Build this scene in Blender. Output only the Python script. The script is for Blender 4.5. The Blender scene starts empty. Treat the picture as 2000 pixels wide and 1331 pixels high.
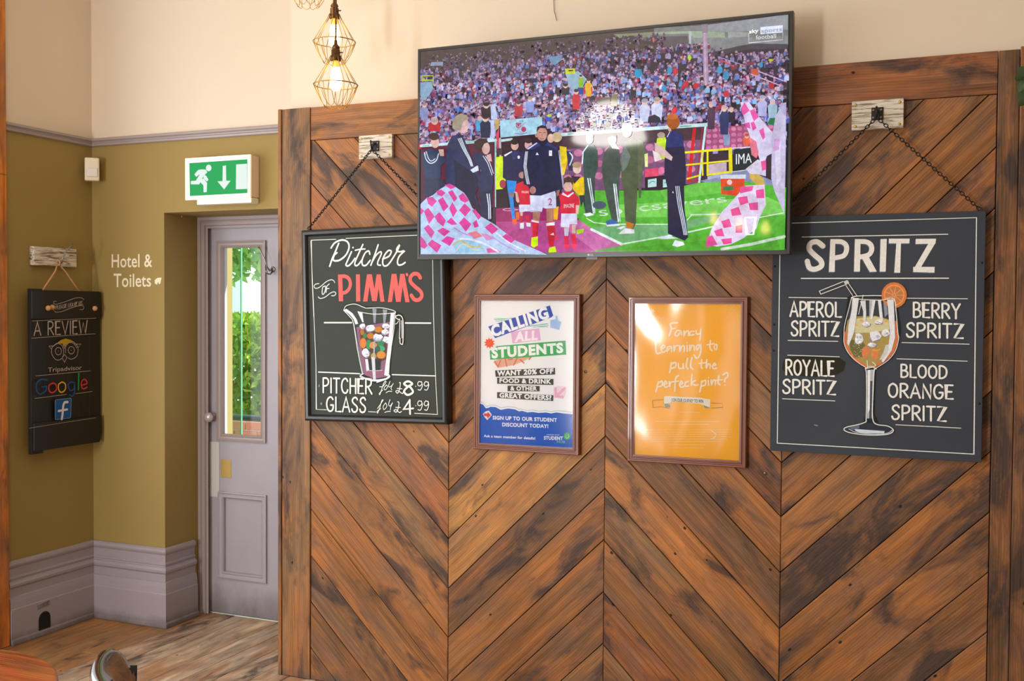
import bpy, bmesh, math, random
from mathutils import Vector, Matrix
from mathutils.geometry import tessellate_polygon
R = math.radians
SC = bpy.context.scene
COL = SC.collection

# ============================================================ camera, world, lights, exposure
cam_d = bpy.data.cameras.new('camera'); cam_d.sensor_width = 36.0; cam_d.lens = 37.44
cam_d.clip_start = 0.02; cam_d.clip_end = 200
cam = bpy.data.objects.new('camera', cam_d); COL.objects.link(cam)
YAW, PITCH, ROLL = R(23.103), R(1.602), R(-0.349)
def cam_matrix():
    fwd = Vector((-math.sin(YAW)*math.cos(PITCH), math.cos(YAW)*math.cos(PITCH), -math.sin(PITCH)))
    right = Vector((math.cos(YAW), math.sin(YAW), 0)); down = fwd.cross(right)
    c, s = math.cos(ROLL), math.sin(ROLL)
    r2 = right*c + down*s; d2 = down*c - right*s
    m = Matrix((( r2.x, -d2.x, -fwd.x, 0), (r2.y, -d2.y, -fwd.y, -3.955), (r2.z, -d2.z, -fwd.z, 1.64), (0, 0, 0, 1)))
    return m
cam.matrix_world = cam_matrix()
SC.camera = cam

vs = SC.view_settings
SC.display_settings.display_device = 'sRGB'
vs.view_transform = 'Standard'; vs.look = 'None'; vs.exposure = 0.0; vs.gamma = 1.0; vs.use_curve_mapping = False

world = bpy.data.worlds.new('world'); SC.world = world; world.use_nodes = True
wn = world.node_tree.nodes; wl = world.node_tree.links
bg = wn['Background']; bg.inputs['Color'].default_value = (0.94, 0.97, 1.0, 1); bg.inputs['Strength'].default_value = 1.6

def light(name, kind, loc, energy, color, size=None, size_y=None, look=None, spread=None, radius=None):
    d = bpy.data.lights.new(name, kind); d.energy = energy; d.color = color
    if kind == 'AREA':
        d.shape = 'RECTANGLE'; d.size = size; d.size_y = size_y
        if spread: d.spread = spread
    if radius is not None: d.shadow_soft_size = radius
    o = bpy.data.objects.new(name, d); COL.objects.link(o); o.location = loc
    if look is not None: o.rotation_euler = (Vector(look)-Vector(loc)).to_track_quat('-Z', 'Y').to_euler()
    return o
light('window_daylight_left', 'AREA', (-4.75, -2.9, 1.72), 104, (0.95, 0.98, 1.0), 4.2, 2.0, look=(0, -2.9, 1.72))
light('fill_light_front', 'AREA', (-3.50, -6.9, 1.25), 168, (0.97, 0.98, 1.0), 0.52, 1.9, look=(-3.50, 0, 1.25))  # unseen fill added to brighten the panelling, placed clear of the reflections
light('window_daylight_front_narrow', 'AREA', (-2.45, -6.9, 1.25), 7, (0.97, 0.98, 1.0), 0.34, 1.9, look=(-2.45, 0, 1.25))
light('fill_light_front_right', 'AREA', (1.5, -6.9, 1.4), 16, (0.98, 0.98, 1.0), 1.3, 2.0, look=(1.5, 0, 1.4))  # weak fill light added from the front right, out of view
light('warm_ceiling_fill', 'AREA', (-0.6, -2.4, 3.42), 7, (1.0, 0.78, 0.52), 3.0, 2.4, look=(-0.6, -2.4, 0))  # broad overhead fill added for warm bounce, no actual lamps
sun = light('sun', 'SUN', (-3, 8, 9), 10.0, (1.0, 0.96, 0.88), look=(-6.2, 6.6, 5.4)); sun.data.angle = R(1.0)

# ============================================================ helpers
def lin(c):
    return c/12.92 if c <= 0.04045 else ((c+0.055)/1.055)**2.4
def rgb(r, g, b): return (lin(r/255), lin(g/255), lin(b/255), 1.0)
def hexc(h): return (lin(int(h[0:2], 16)/255), lin(int(h[2:4], 16)/255), lin(int(h[4:6], 16)/255), 1.0)

class NT:
    def __init__(s, name):
        s.m = bpy.data.materials.new(name); s.m.use_nodes = True
        s.n = s.m.node_tree.nodes; s.l = s.m.node_tree.links
        s.b = s.n['Principled BSDF']; s.out = s.n['Material Output']
    def add(s, t, **k):
        n = s.n.new(t)
        for a, v in k.items(): setattr(n, a, v)
        return n
    def set(s, node, key, val):
        if hasattr(val, 'is_output') or hasattr(val, 'links'): s.l.new(val, node.inputs[key])
        else: node.inputs[key].default_value = val
    def math(s, op, a, b=0.0, c=None, clamp=False):
        n = s.add('ShaderNodeMath', operation=op, use_clamp=clamp); s.set(n, 0, a); s.set(n, 1, b)
        if c is not None: s.set(n, 2, c)
        return n.outputs[0]
    def mix(s, f, a, b, mode='MIX'):
        n = s.add('ShaderNodeMix', data_type='RGBA', blend_type=mode)
        s.set(n, 0, f); s.set(n, 6, a); s.set(n, 7, b); return n.outputs[2]
    def mapping(s, vec, scale=(1,1,1), loc=(0,0,0), rot=(0,0,0)):
        n = s.add('ShaderNodeMapping'); s.set(n, 'Vector', vec)
        n.inputs['Scale'].default_value = scale; n.inputs['Location'].default_value = loc; n.inputs['Rotation'].default_value = rot
        return n.outputs[0]
    def noise(s, vec, scale, detail=4, rough=0.55, dist=0.0):
        n = s.add('ShaderNodeTexNoise'); s.set(n, 'Vector', vec); s.set(n, 'Scale', scale)
        s.set(n, 'Detail', detail); s.set(n, 'Roughness', rough); s.set(n, 'Distortion', dist); return n.outputs[0]
    def ramp(s, f, stops):
        n = s.add('ShaderNodeValToRGB'); s.l.new(f, n.inputs[0]); e = n.color_ramp.elements
        while len(e) < len(stops): e.new(0.5)
        for i, (p, c) in enumerate(stops):
            e[i].position = p; e[i].color = c if isinstance(c, tuple) else (c, c, c, 1)
        return n.outputs[0]
    def bump(s, h, strength=0.3, dist=0.002, normal=None):
        n = s.add('ShaderNodeBump'); s.set(n, 'Strength', strength); s.set(n, 'Distance', dist); s.l.new(h, n.inputs['Height'])
        s.l.new(n.outputs[0], s.b.inputs['Normal']); return n.outputs[0]

def plain(name, c, rough=0.6, metal=0.0, spec=0.5, noise=0.0, nscale=8, bump=0.0, coat=0.0):
    t = NT(name); t.b.inputs['Roughness'].default_value = rough; t.b.inputs['Metallic'].default_value = metal
    t.b.inputs['Specular IOR Level'].default_value = spec; t.b.inputs['Coat Weight'].default_value = coat
    tc = t.add('ShaderNodeTexCoord').outputs['Object']
    nz = t.noise(tc, nscale, 5)
    f = t.math('MULTIPLY_ADD', nz, 2*noise, 1-noise)
    t.l.new(t.mix(1.0, c, f, 'MULTIPLY'), t.b.inputs['Base Color'])
    if bump: t.bump(t.noise(tc, nscale*6, 4), bump, 0.001)
    return t.m

def wood_mat(name, rough=0.5, dirt_z=None, gscale=1.0, across='Z'):
    t = NT(name)
    tc = t.add('ShaderNodeTexCoord').outputs['Object']; oi = t.add('ShaderNodeObjectInfo')
    comb = t.add('ShaderNodeCombineXYZ')
    for i, k in enumerate((53.0, 91.0, 17.0)): t.set(comb, i, t.math('MULTIPLY', oi.outputs['Random'], k))
    va = t.add('ShaderNodeVectorMath', operation='ADD'); t.l.new(tc, va.inputs[0]); t.l.new(comb.outputs[0], va.inputs[1]); v = va.outputs[0]
    g1 = t.noise(t.mapping(v, (2.2*gscale, 55*gscale, 55*gscale)), 1.0, 6, 0.62, 0.4)          # fine fibre streaks
    g2 = t.noise(t.mapping(v, (7, 240, 240)), 1.0, 3, 0.6)
    warp = t.noise(t.mapping(v, (1.6, 5, 5)), 1.0, 3, 0.5)
    wv = t.add('ShaderNodeTexWave', wave_type='BANDS', bands_direction=across, wave_profile='SIN')
    t.set(wv, 'Vector', t.mapping(v, (0.30, 1.0, 1.0))); t.set(wv, 'Scale', 34.0); t.set(wv, 'Distortion', 12.0); t.set(wv, 'Detail', 2.5); t.set(wv, 'Detail Scale', 0.35); t.set(wv, 'Detail Roughness', 0.45)
    blot = t.noise(t.mapping(v, (3.0, 8, 8)), 1.0, 5, 0.6, 0.6)
    blot2 = t.noise(t.mapping(v, (5.5, 17, 17), loc=(9, 4, 2)), 1.0, 4, 0.55, 0.3)
    hue = t.noise(t.mapping(v, (1.7, 5.5, 5.5), loc=(3, 7, 1)), 1.0, 4, 0.6)
    # value from the grain
    val = t.math('MULTIPLY_ADD', g1, 1.9, 0.05)
    val = t.math('ADD', val, t.math('MULTIPLY_ADD', wv.outputs[1], -0.20, 0.10))
    val = t.math('ADD', val, t.math('MULTIPLY_ADD', g2, 0.55, -0.275))
    val = t.math('ADD', val, t.math('MULTIPLY_ADD', warp, 0.8, -0.40))
    val = t.math('MAXIMUM', val, 0.25)
    base = t.mix(1.0, oi.outputs['Color'], val, 'MULTIPLY')
    hb_ = t.math('ADD', hue, t.math('MULTIPLY_ADD', g1, 0.25, -0.125))
    bright = t.mix(t.ramp(hb_, [(0.46, 0.0), (0.70, 0.75)]), base, t.mix(1.0, base, (1.55, 1.38, 1.12, 1), 'MULTIPLY'))
    pt = t.noise(t.mapping(v, (2.4, 9, 9), loc=(31, 5, 2)), 1.0, 5, 0.62, 0.5)
    pt = t.math('ADD', pt, t.math('MULTIPLY_ADD', g1, 0.3, -0.15))
    bright = t.mix(t.ramp(pt, [(0.44, 0.0), (0.66, 0.75)]), bright, t.mix(1.0, rgb(158, 98, 50), val, 'MULTIPLY'))
    gb = t.math('ADD', blot2, t.math('MULTIPLY_ADD', g1, 0.35, -0.175))
    grey = t.mix(t.ramp(gb, [(0.42, 0.0), (0.74, 0.70)]), bright, t.mix(1.0, rgb(102, 80, 68), val, 'MULTIPLY'))
    thr = t.math('MULTIPLY_ADD', oi.outputs['Alpha'], -0.15, 0.60)
    bs = t.math('ADD', blot, t.math('MULTIPLY_ADD', g1, 0.30, -0.15))
    sm = t.math('MULTIPLY', t.math('SUBTRACT', bs, thr), 8.0, clamp=True)
    stain = t.mix(t.math('MULTIPLY', sm, 0.85), grey, t.mix(1.0, rgb(54, 44, 42), val, 'MULTIPLY'))
    vo = t.add('ShaderNodeTexVoronoi'); t.set(vo, 'Vector', t.mapping(v, (7, 0.0, 10) if across == 'Z' else (7, 10, 0.0))); t.set(vo, 'Scale', 1.0)
    hole = t.ramp(vo.outputs['Distance'], [(0.035, 1.0), (0.06, 0.0)])
    colr = t.mix(hole, stain, rgb(26, 18, 14))
    # pale scratches
    scr = t.noise(t.mapping(v, (22, 150, 150), rot=(0, R(50), 0) if across == 'Z' else (0, 0, R(50))), 1.0, 3, 0.6)
    scr2 = t.math('MULTIPLY', t.ramp(scr, [(0.64, 0.0), (0.80, 0.35)]), t.ramp(blot2, [(0.36, 1.0), (0.56, 0.0)]))
    colr = t.mix(scr2, colr, rgb(176, 134, 98))
    if dirt_z is not None:
        geo = t.add('ShaderNodeNewGeometry'); sep = t.add('ShaderNodeSeparateXYZ'); t.l.new(geo.outputs['Position'], sep.inputs[0])
        dn = t.noise(geo.outputs['Position'], 9.0, 4)
        zz = t.math('SUBTRACT', t.math('MULTIPLY_ADD', dn, 0.16, dirt_z-0.08), sep.outputs[2])
        colr = t.mix(t.math('MULTIPLY', zz, 14.0, clamp=True), colr, rgb(74, 68, 66))
    t.l.new(colr, t.b.inputs['Base Color'])
    t.l.new(t.math('MULTIPLY_ADD', g1, 0.25, rough-0.12), t.b.inputs['Roughness'])
    t.b.inputs['Specular IOR Level'].default_value = 0.28
    h = t.math('ADD', t.math('MULTIPLY', g1, 0.7), t.math('ADD', t.math('MULTIPLY', g2, 0.35), t.math('MULTIPLY', hole, -1.5)))
    t.bump(h, 0.45, 0.0025)
    return t.m

def painted(name, c, c2=None, rough=0.45, dirt=None, amount=0.25):
    t = NT(name); t.b.inputs['Roughness'].default_value = rough
    geo = t.add('ShaderNodeNewGeometry').outputs['Position']
    n1 = t.noise(geo, 3.0, 5); n2 = t.noise(geo, 30.0, 4)
    col = t.mix(t.math('MULTIPLY', t.ramp(n1, [(0.35, 0.0), (0.75, 1.0)]), amount), c, c2 or c)
    if dirt:
        sep = t.add('ShaderNodeSeparateXYZ'); t.l.new(geo, sep.inputs[0])
        dn = t.noise(t.mapping(geo, (6, 6, 3)), 1.0, 5, 0.65)
        zz = t.math('SUBTRACT', t.math('MULTIPLY_ADD', dn, dirt[1]*2, dirt[0]-dirt[1]), sep.outputs[2])
        col = t.mix(t.math('MULTIPLY', t.math('MULTIPLY', zz, dirt[2], clamp=True), dirt[3]), col, rgb(70, 58, 46))
    t.l.new(col, t.b.inputs['Base Color']); t.bump(n2, 0.12, 0.001)
    return t.m

def wall_mat(name):
    t = NT(name); t.b.inputs['Roughness'].default_value = 0.75
    geo = t.add('ShaderNodeNewGeometry').outputs['Position']; sep = t.add('ShaderNodeSeparateXYZ'); t.l.new(geo, sep.inputs[0])
    up = t.math('GREATER_THAN', sep.outputs[2], 2.505)
    n = t.noise(geo, 1.6, 4)
    olive = t.mix(t.math('MULTIPLY', n, 0.5), rgb(146, 122, 65), rgb(158, 134, 76))
    cream = t.mix(t.math('MULTIPLY', n, 0.4), rgb(219, 202, 180), rgb(212, 192, 167))
    # small chips of bare plaster
    vo = t.add('ShaderNodeTexVoronoi'); t.set(vo, 'Vector', geo); t.set(vo, 'Scale', 3.0)
    chip = t.ramp(vo.outputs['Distance'], [(0.018, 1.0), (0.022, 0.0)])
    olive = t.mix(chip, olive, rgb(230, 215, 180))
    t.l.new(t.mix(up, olive, cream), t.b.inputs['Base Color']); t.bump(t.noise(geo, 60.0, 3), 0.08, 0.001)
    return t.m

def vcol_mat(name, rough=0.6, emit=False, mottle=False, grit=0.22):
    t = NT(name); a = t.add('ShaderNodeVertexColor'); a.layer_name = 'Col'
    t.b.inputs['Roughness'].default_value = rough
    if emit:
        t.b.inputs['Base Color'].default_value = (0.01, 0.01, 0.01, 1)
        tc = t.add('ShaderNodeTexCoord').outputs['Object']
        f = t.math('ADD', t.math('MULTIPLY_ADD', t.noise(tc, 55.0, 3, 0.6), 0.9, 0.35), t.math('MULTIPLY_ADD', t.noise(tc, 14.0, 2, 0.5), 0.6, -0.12)) if mottle else t.math('ADD', 1.0, 0.0)
        t.l.new(t.mix(1.0, a.outputs[0], f, 'MULTIPLY'), t.b.inputs['Emission Color']); t.b.inputs['Emission Strength'].default_value = 1.0
        t.b.inputs['Specular IOR Level'].default_value = 0.4
    else:
        tc = t.add('ShaderNodeTexCoord').outputs['Object']
        n = t.noise(tc, 60.0 if grit < .3 else 130.0, 4, 0.7); f = t.math('MULTIPLY_ADD', n, grit, 0.98-grit/2)
        t.l.new(t.mix(1.0, a.outputs[0], f, 'MULTIPLY'), t.b.inputs['Base Color'])
        t.b.inputs['Specular IOR Level'].default_value = 0.3
    return t.m

def glass_mat(name, rough=0.02, tint=(1,1,1,1), wavy=0.0, ior=1.5, wscale=4.0):
    t = NT(name)
    tr = t.add('ShaderNodeBsdfTransparent'); tr.inputs[0].default_value = tint
    gl = t.add('ShaderNodeBsdfGlossy'); gl.inputs['Roughness'].default_value = rough
    fr = t.add('ShaderNodeFresnel'); fr.inputs[0].default_value = ior
    mx = t.add('ShaderNodeMixShader')
    if wavy:
        tc = t.add('ShaderNodeTexCoord').outputs['Object']
        bn = t.add('ShaderNodeBump'); bn.inputs['Strength'].default_value = 1.0; bn.inputs['Distance'].default_value = wavy
        t.l.new(t.noise(t.mapping(tc, (1, 1, 0.55)), wscale, 0.0, 0.4, 0.5), bn.inputs['Height']); t.l.new(bn.outputs[0], gl.inputs['Normal']); t.l.new(bn.outputs[0], fr.inputs['Normal'])
    t.l.new(fr.outputs[0], mx.inputs[0]); t.l.new(tr.outputs[0], mx.inputs[1]); t.l.new(gl.outputs[0], mx.inputs[2])
    t.l.new(mx.outputs[0], t.out.inputs[0]); t.n.remove(t.b)
    return t.m

def emit_mat(name, c, strength):
    t = NT(name); t.b.inputs['Base Color'].default_value = c; t.b.inputs['Emission Color'].default_value = c
    t.b.inputs['Emission Strength'].default_value = strength; return t.m

def leaf_mat(name, c1, c2):
    t = NT(name); oi = t.add('ShaderNodeNewGeometry')
    t.l.new(t.mix(oi.outputs['Random Per Island'], c1, c2), t.b.inputs['Base Color']); t.b.inputs['Roughness'].default_value = 0.5
    tl = t.add('ShaderNodeBsdfTranslucent'); t.l.new(t.mix(oi.outputs['Random Per Island'], c1, c2), tl.inputs[0])
    ad = t.add('ShaderNodeMixShader'); ad.inputs[0].default_value = 0.35; t.l.new(t.b.outputs[0], ad.inputs[1]); t.l.new(tl.outputs[0], ad.inputs[2]); t.l.new(ad.outputs[0], t.out.inputs[0])
    return t.m

# ---- mesh builder
class MB:
    def __init__(s): s.v = []; s.f = []; s.smooth = []
    def quadbox(s, lo, hi):
        x0, y0, z0 = lo; x1, y1, z1 = hi; b = len(s.v)
        s.v += [(x0,y0,z0),(x1,y0,z0),(x1,y1,z0),(x0,y1,z0),(x0,y0,z1),(x1,y0,z1),(x1,y1,z1),(x0,y1,z1)]
        for f in ((0,3,2,1),(4,5,6,7),(0,1,5,4),(1,2,6,5),(2,3,7,6),(3,0,4,7)): s.f.append(tuple(b+i for i in f)); s.smooth.append(False)
        return s
    def prism(s, pts, y0, y1):                      # pts (x,z) CCW seen from -Y; extruded from y0 (front) to y1
        n = len(pts); b = len(s.v)
        s.v += [(x, y0, z) for x, z in pts] + [(x, y1, z) for x, z in pts]
        s.f.append(tuple(b+i for i in range(n))); s.f.append(tuple(b+n+i for i in reversed(range(n))))
        for i in range(n): j = (i+1) % n; s.f.append((b+i, b+n+i, b+n+j, b+j))
        s.smooth += [False]*(n+2); return s
    def tube(s, pts, r, n=8, closed=False, caps=True):
        pts = [Vector(p) for p in pts]; m = len(pts); b = len(s.v); rr = r if isinstance(r, (list, tuple)) else [r]*m
        prev = None
        for i, p in enumerate(pts):
            a = pts[(i-1) % m] if (closed or i > 0) else p; c = pts[(i+1) % m] if (closed or i < m-1) else p
            t = (c-a).normalized() if (c-a).length > 1e-9 else Vector((0,0,1))
            if prev is None:
                up = Vector((0,0,1)) if abs(t.z) < 0.9 else Vector((1,0,0)); u = t.cross(up).normalized()
            else: u = (prev - t*prev.dot(t)).normalized()
            prev = u; w = t.cross(u)
            for k in range(n):
                th = 2*math.pi*k/n; q = p + (u*math.cos(th)+w*math.sin(th))*rr[i]; s.v.append(tuple(q))
        segs = m if closed else m-1
        for i in range(segs):
            i2 = (i+1) % m
            for k in range(n):
                k2 = (k+1) % n; s.f.append((b+i*n+k, b+i*n+k2, b+i2*n+k2, b+i2*n+k)); s.smooth.append(True)
        if caps and not closed:
            s.f.append(tuple(b+k for k in reversed(range(n)))); s.f.append(tuple(b+(m-1)*n+k for k in range(n))); s.smooth += [False, False]
        return s
    def lathe(s, prof, c=(0,0,0), n=24, axis='Z'):  # prof (r,h)
        b = len(s.v); m = len(prof)
        for r, h in prof:
            for k in range(n):
                th = 2*math.pi*k/n; x, y = r*math.cos(th), r*math.sin(th)
                s.v.append((c[0]+x, c[1]+y, c[2]+h) if axis == 'Z' else ((c[0]+x, c[1]-h, c[2]+y) if axis == 'Y' else (c[0]+h, c[1]+x, c[2]+y)))
        for i in range(m-1):
            for k in range(n):
                k2 = (k+1) % n; s.f.append((b+i*n+k, b+i*n+k2, b+(i+1)*n+k2, b+(i+1)*n+k)); s.smooth.append(True)
        for i in (0, m-1):
            if prof[i][0] > 1e-6: s.f.append(tuple(b+i*n+k for k in range(n))); s.smooth.append(False)
        return s
    def sweep(s, prof, path, up=(0,0,1)):           # prof (out, z) swept along a horizontal path; out to the right of travel
        b = len(s.v); m = len(prof); n = len(path); P = [Vector((p[0], p[1], 0)) for p in path]
        for i, p in enumerate(P):
            d0 = (P[i]-P[i-1]).normalized() if i > 0 else None; d1 = (P[i+1]-P[i]).normalized() if i < n-1 else None
            nr = lambda d: Vector((d.y, -d.x, 0))
            if d0 is None: o = nr(d1)
            elif d1 is None: o = nr(d0)
            else:
                a, c = nr(d0), nr(d1); o = (a+c); o = o/ (o.dot(a)) if abs(o.dot(a)) > 1e-6 else a
            for (q, z) in prof: s.v.append((p.x+o.x*q, p.y+o.y*q, z))
        for i in range(n-1):
            for k in range(m-1): s.f.append((b+i*m+k, b+i*m+k+1, b+(i+1)*m+k+1, b+(i+1)*m+k)); s.smooth.append(False)
        s.f.append(tuple(b+k for k in range(m))); s.f.append(tuple(b+(n-1)*m+k for k in reversed(range(m)))); s.smooth += [False, False]
        return s
    def frame_rect(s, w, h, prof):                  # mitred picture frame in XZ, prof (inset, depth towards -Y)
        b = len(s.v); m = len(prof)
        for d, y in prof:
            for sx, sz in ((-1,-1),(1,-1),(1,1),(-1,1)): s.v.append((sx*(w/2-d), -y, sz*(h/2-d)))
        for i in range(m-1):
            for k in range(4): k2 = (k+1) % 4; s.f.append((b+i*4+k, b+i*4+k2, b+(i+1)*4+k2, b+(i+1)*4+k)); s.smooth.append(False)
        return s
    def build(s, name, mat, parent=None, loc=None, rot=None, bevel=0.0, seg=2, fix=True):
        me = bpy.data.meshes.new(name); me.from_pydata(s.v, [], s.f); 
        me.polygons.foreach_set('use_smooth', s.smooth[:len(me.polygons)] + [False]*(len(me.polygons)-len(s.smooth)))
        if fix:
            bm = bmesh.new(); bm.from_mesh(me); bmesh.ops.recalc_face_normals(bm, faces=bm.faces); bm.to_mesh(me); bm.free()
        me.materials.append(mat); me.update()
        o = bpy.data.objects.new(name, me); COL.objects.link(o)
        if parent is not None: o.parent = parent
        if loc is not None: o.location = loc
        if rot is not None: o.rotation_euler = rot
        if bevel:
            md = o.modifiers.new('bevel', 'BEVEL'); md.width = bevel; md.segments = seg; md.limit_method = 'ANGLE'; md.angle_limit = R(40)
        return o
def box(lo, hi): return MB().quadbox(lo, hi)

def thing(name, label, cat, loc=(0,0,0), rot=(0,0,0), group=None):
    o = bpy.data.objects.new(name, None); COL.objects.link(o); o.empty_display_size = 0.05
    o.location = loc; o.rotation_euler = rot; o['label'] = label; o['category'] = cat
    if group: o['group'] = group
    return o
def tag(o, label, cat, group=None):
    o['label'] = label; o['category'] = cat
    if group: o['group'] = group
    return o
def struct(o): o['kind'] = 'structure'; return o
def stuff(o): o['kind'] = 'stuff'; return o

# ---- stroke lettering (height 10, baseline 0)
GL = {
'A': (7, 'l0,0,3.5,10,7,0;l1.3,3.3,5.7,3.3'), 'B': (6, 'l.4,0,.4,10;c.4,10,3.5,10,5,8.6,4.6,6.3,2.6,5.3,.5,5.2;c.5,5.2,3.8,5.1,5.8,3.6,5.5,1.2,3,0,.4,0'),
'C': (6.3, 'c6,8.2,5,9.7,3.3,10,1.1,8.4,.2,5,1,1.6,3.2,0,5.2,.5,6.2,2.2'), 'D': (6.6, 'l.4,0,.4,10;c.4,10,3.2,9.8,5.7,8,6.4,5,5.5,2,3,.3,.4,0'),
'E': (5.4, 'l5.2,10,.4,10,.4,0,5.4,0;l.4,5.2,4.4,5.2'), 'F': (5, 'l5,10,.4,10,.4,0;l.4,5.2,4,5.2'),
'G': (6.8, 'c6.3,8.4,5,9.8,3.3,10,1.1,8.5,.1,5,1.2,1.3,3.4,0,5.6,.8,6.5,2.6,6.6,4.4;l6.6,4.4,4.2,4.4'), 'H': (6, 'l.4,0,.4,10;l5.8,0,5.8,10;l.4,5,5.8,5'),
'I': (1, 'l.5,0,.5,10'), 'K': (6, 'l.4,0,.4,10;l5.6,10,.6,4.6;l2.2,6.2,6,0'), 'L': (5, 'l.4,10,.4,0,5.2,0'), 'M': (8, 'l0,0,1.4,10,4,2.5,6.6,10,8,0'),
'N': (6.6, 'l.4,0,.4,10,6.2,0,6.2,10'), 'O': (7, 'c3.5,10,1,8.4,.2,5,1,1.6,3.5,0,6,1.6,6.8,5,6,8.4,3.5,10'),
'P': (5.8, 'l.4,0,.4,10;c.4,10,3.6,10,5.5,8.6,5.4,6.2,3.4,4.8,.5,4.5'), 'R': (6.2, 'l.4,0,.4,10;c.4,10,3.6,10,5.5,8.6,5.2,6.3,3.2,5,.5,4.7;l2.4,4.8,6.2,0'),
'S': (5.8, 'c5.5,8.6,4.4,9.9,2.8,10,1,8.9,.8,7.2,2.4,5.6,4.4,4.4,5.5,2.8,4.8,.8,2.8,0,1,.5,.2,2'), 'T': (6, 'l0,10,6,10;l3,10,3,0'),
'U': (6.4, 'c.4,10,.4,3,1.6,.4,3.2,0,5,.6,6,3,6,10'), 'V': (6.6, 'l0,10,3.3,0,6.6,10'), 'W': (9.4, 'l0,10,2.3,0,4.7,8,7.1,0,9.4,10'),
'Y': (6.4, 'l0,10,3.2,5,6.4,10;l3.2,5,3.2,0'), 'Z': (6.2, 'l.2,10,6,10,.2,0,6.2,0'), '.': (1, 'l.4,0,.6,.2'), ' ': (3.4, ''),
}
def catmull(p, sub=5):
    n = len(p)
    if n < 3: return p
    out = []
    for i in range(n-1):
        p0 = p[i-1] if i > 0 else p[i]; p1 = p[i]; p2 = p[i+1]; p3 = p[i+2] if i+2 < n else p[i+1]
        for k in range(sub):
            t = k/sub; t2 = t*t; t3 = t2*t
            out.append(tuple(0.5*((2*p1[j]) + (-p0[j]+p2[j])*t + (2*p0[j]-5*p1[j]+4*p2[j]-p3[j])*t2 + (-p0[j]+3*p1[j]-3*p2[j]+p3[j])*t3) for j in (0, 1)))
    out.append(p[-1]); return out
def glyph_strokes(txt, gap=2.0):
    x = 0; out = []
    for ch in txt:
        w, d = GL[ch]
        for st in filter(None, d.split(';')):
            n = [float(q) for q in st[1:].split(',')]; pts = [(x+n[i], n[i+1]) for i in range(0, len(n), 2)]
            out.append(catmull(pts) if st[0] == 'c' else pts)
        x += w+gap
    return out, x-gap
_font_cache = {}
def font_tris(txt, bold):
    key = (txt, bold)
    if key in _font_cache: return _font_cache[key]
    def mesh_of(body, off):
        cu = bpy.data.curves.new('lettering', 'FONT'); cu.body = body; cu.size = 1.0; cu.offset = off; cu.resolution_u = 3; cu.space_character = 1.0+off*2.2
        o = bpy.data.objects.new('lettering', cu); COL.objects.link(o)
        dg = bpy.context.evaluated_depsgraph_get(); me = bpy.data.meshes.new_from_object(o.evaluated_get(dg))
        me.calc_loop_triangles(); v = [(q.co.x, q.co.y) for q in me.vertices]; t = [tuple(q.vertices) for q in me.loop_triangles]
        bpy.data.objects.remove(o); bpy.data.curves.remove(cu); bpy.data.meshes.remove(me); return v, t
    v, t = mesh_of(txt, bold); cv, _ = mesh_of('H', 0.0); cap = max(q[1] for q in cv)
    x0 = min(q[0] for q in v); x1 = max(q[0] for q in v)
    v = [((a-x0)/(x1-x0), b/cap) for a, b in v]
    _font_cache[key] = (v, t); return v, t

PAL = {0: ['54424c', '3c2c34', '2c1c22', '685870', '4a3038', '221820', '50465c'],
       1: ['8480b0', '4a405c', '20141e', '7484c0', '803848', '382838', '9c94c4', '281c28', '6070ac', '181018', '785878', '303060'],
       2: ['98a8ec', '4458a0', '181020', 'b8c4f8', 'a82440', '281c34', 'a89cc8', '140e1a', '5070c8', 'd4dafa', '903860', '6080d0', '20204a', '2a2030', '88b8e8', '1c1424'],
       3: ['98a8ec', '4058a0', '1c1428', 'b8c4f8', 'c01c34', 'a02c54', 'a89cc8', '20162c', '6080d8', 'd4dafa', 'c81c3c', '1c2850', '5c9ce0', '181020'],
       4: ['9088d8', '4854a0', '28204a', 'b0aeec', 'a82854', '804880', 'a898d8', '201840', '6870c8', 'c8ccf4', '140e20']}
SKIN = ['c8a0c0', 'a888b0', '9070a0', 'd0b0cc', '806088', '705078', 'd8a8b0']

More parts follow.
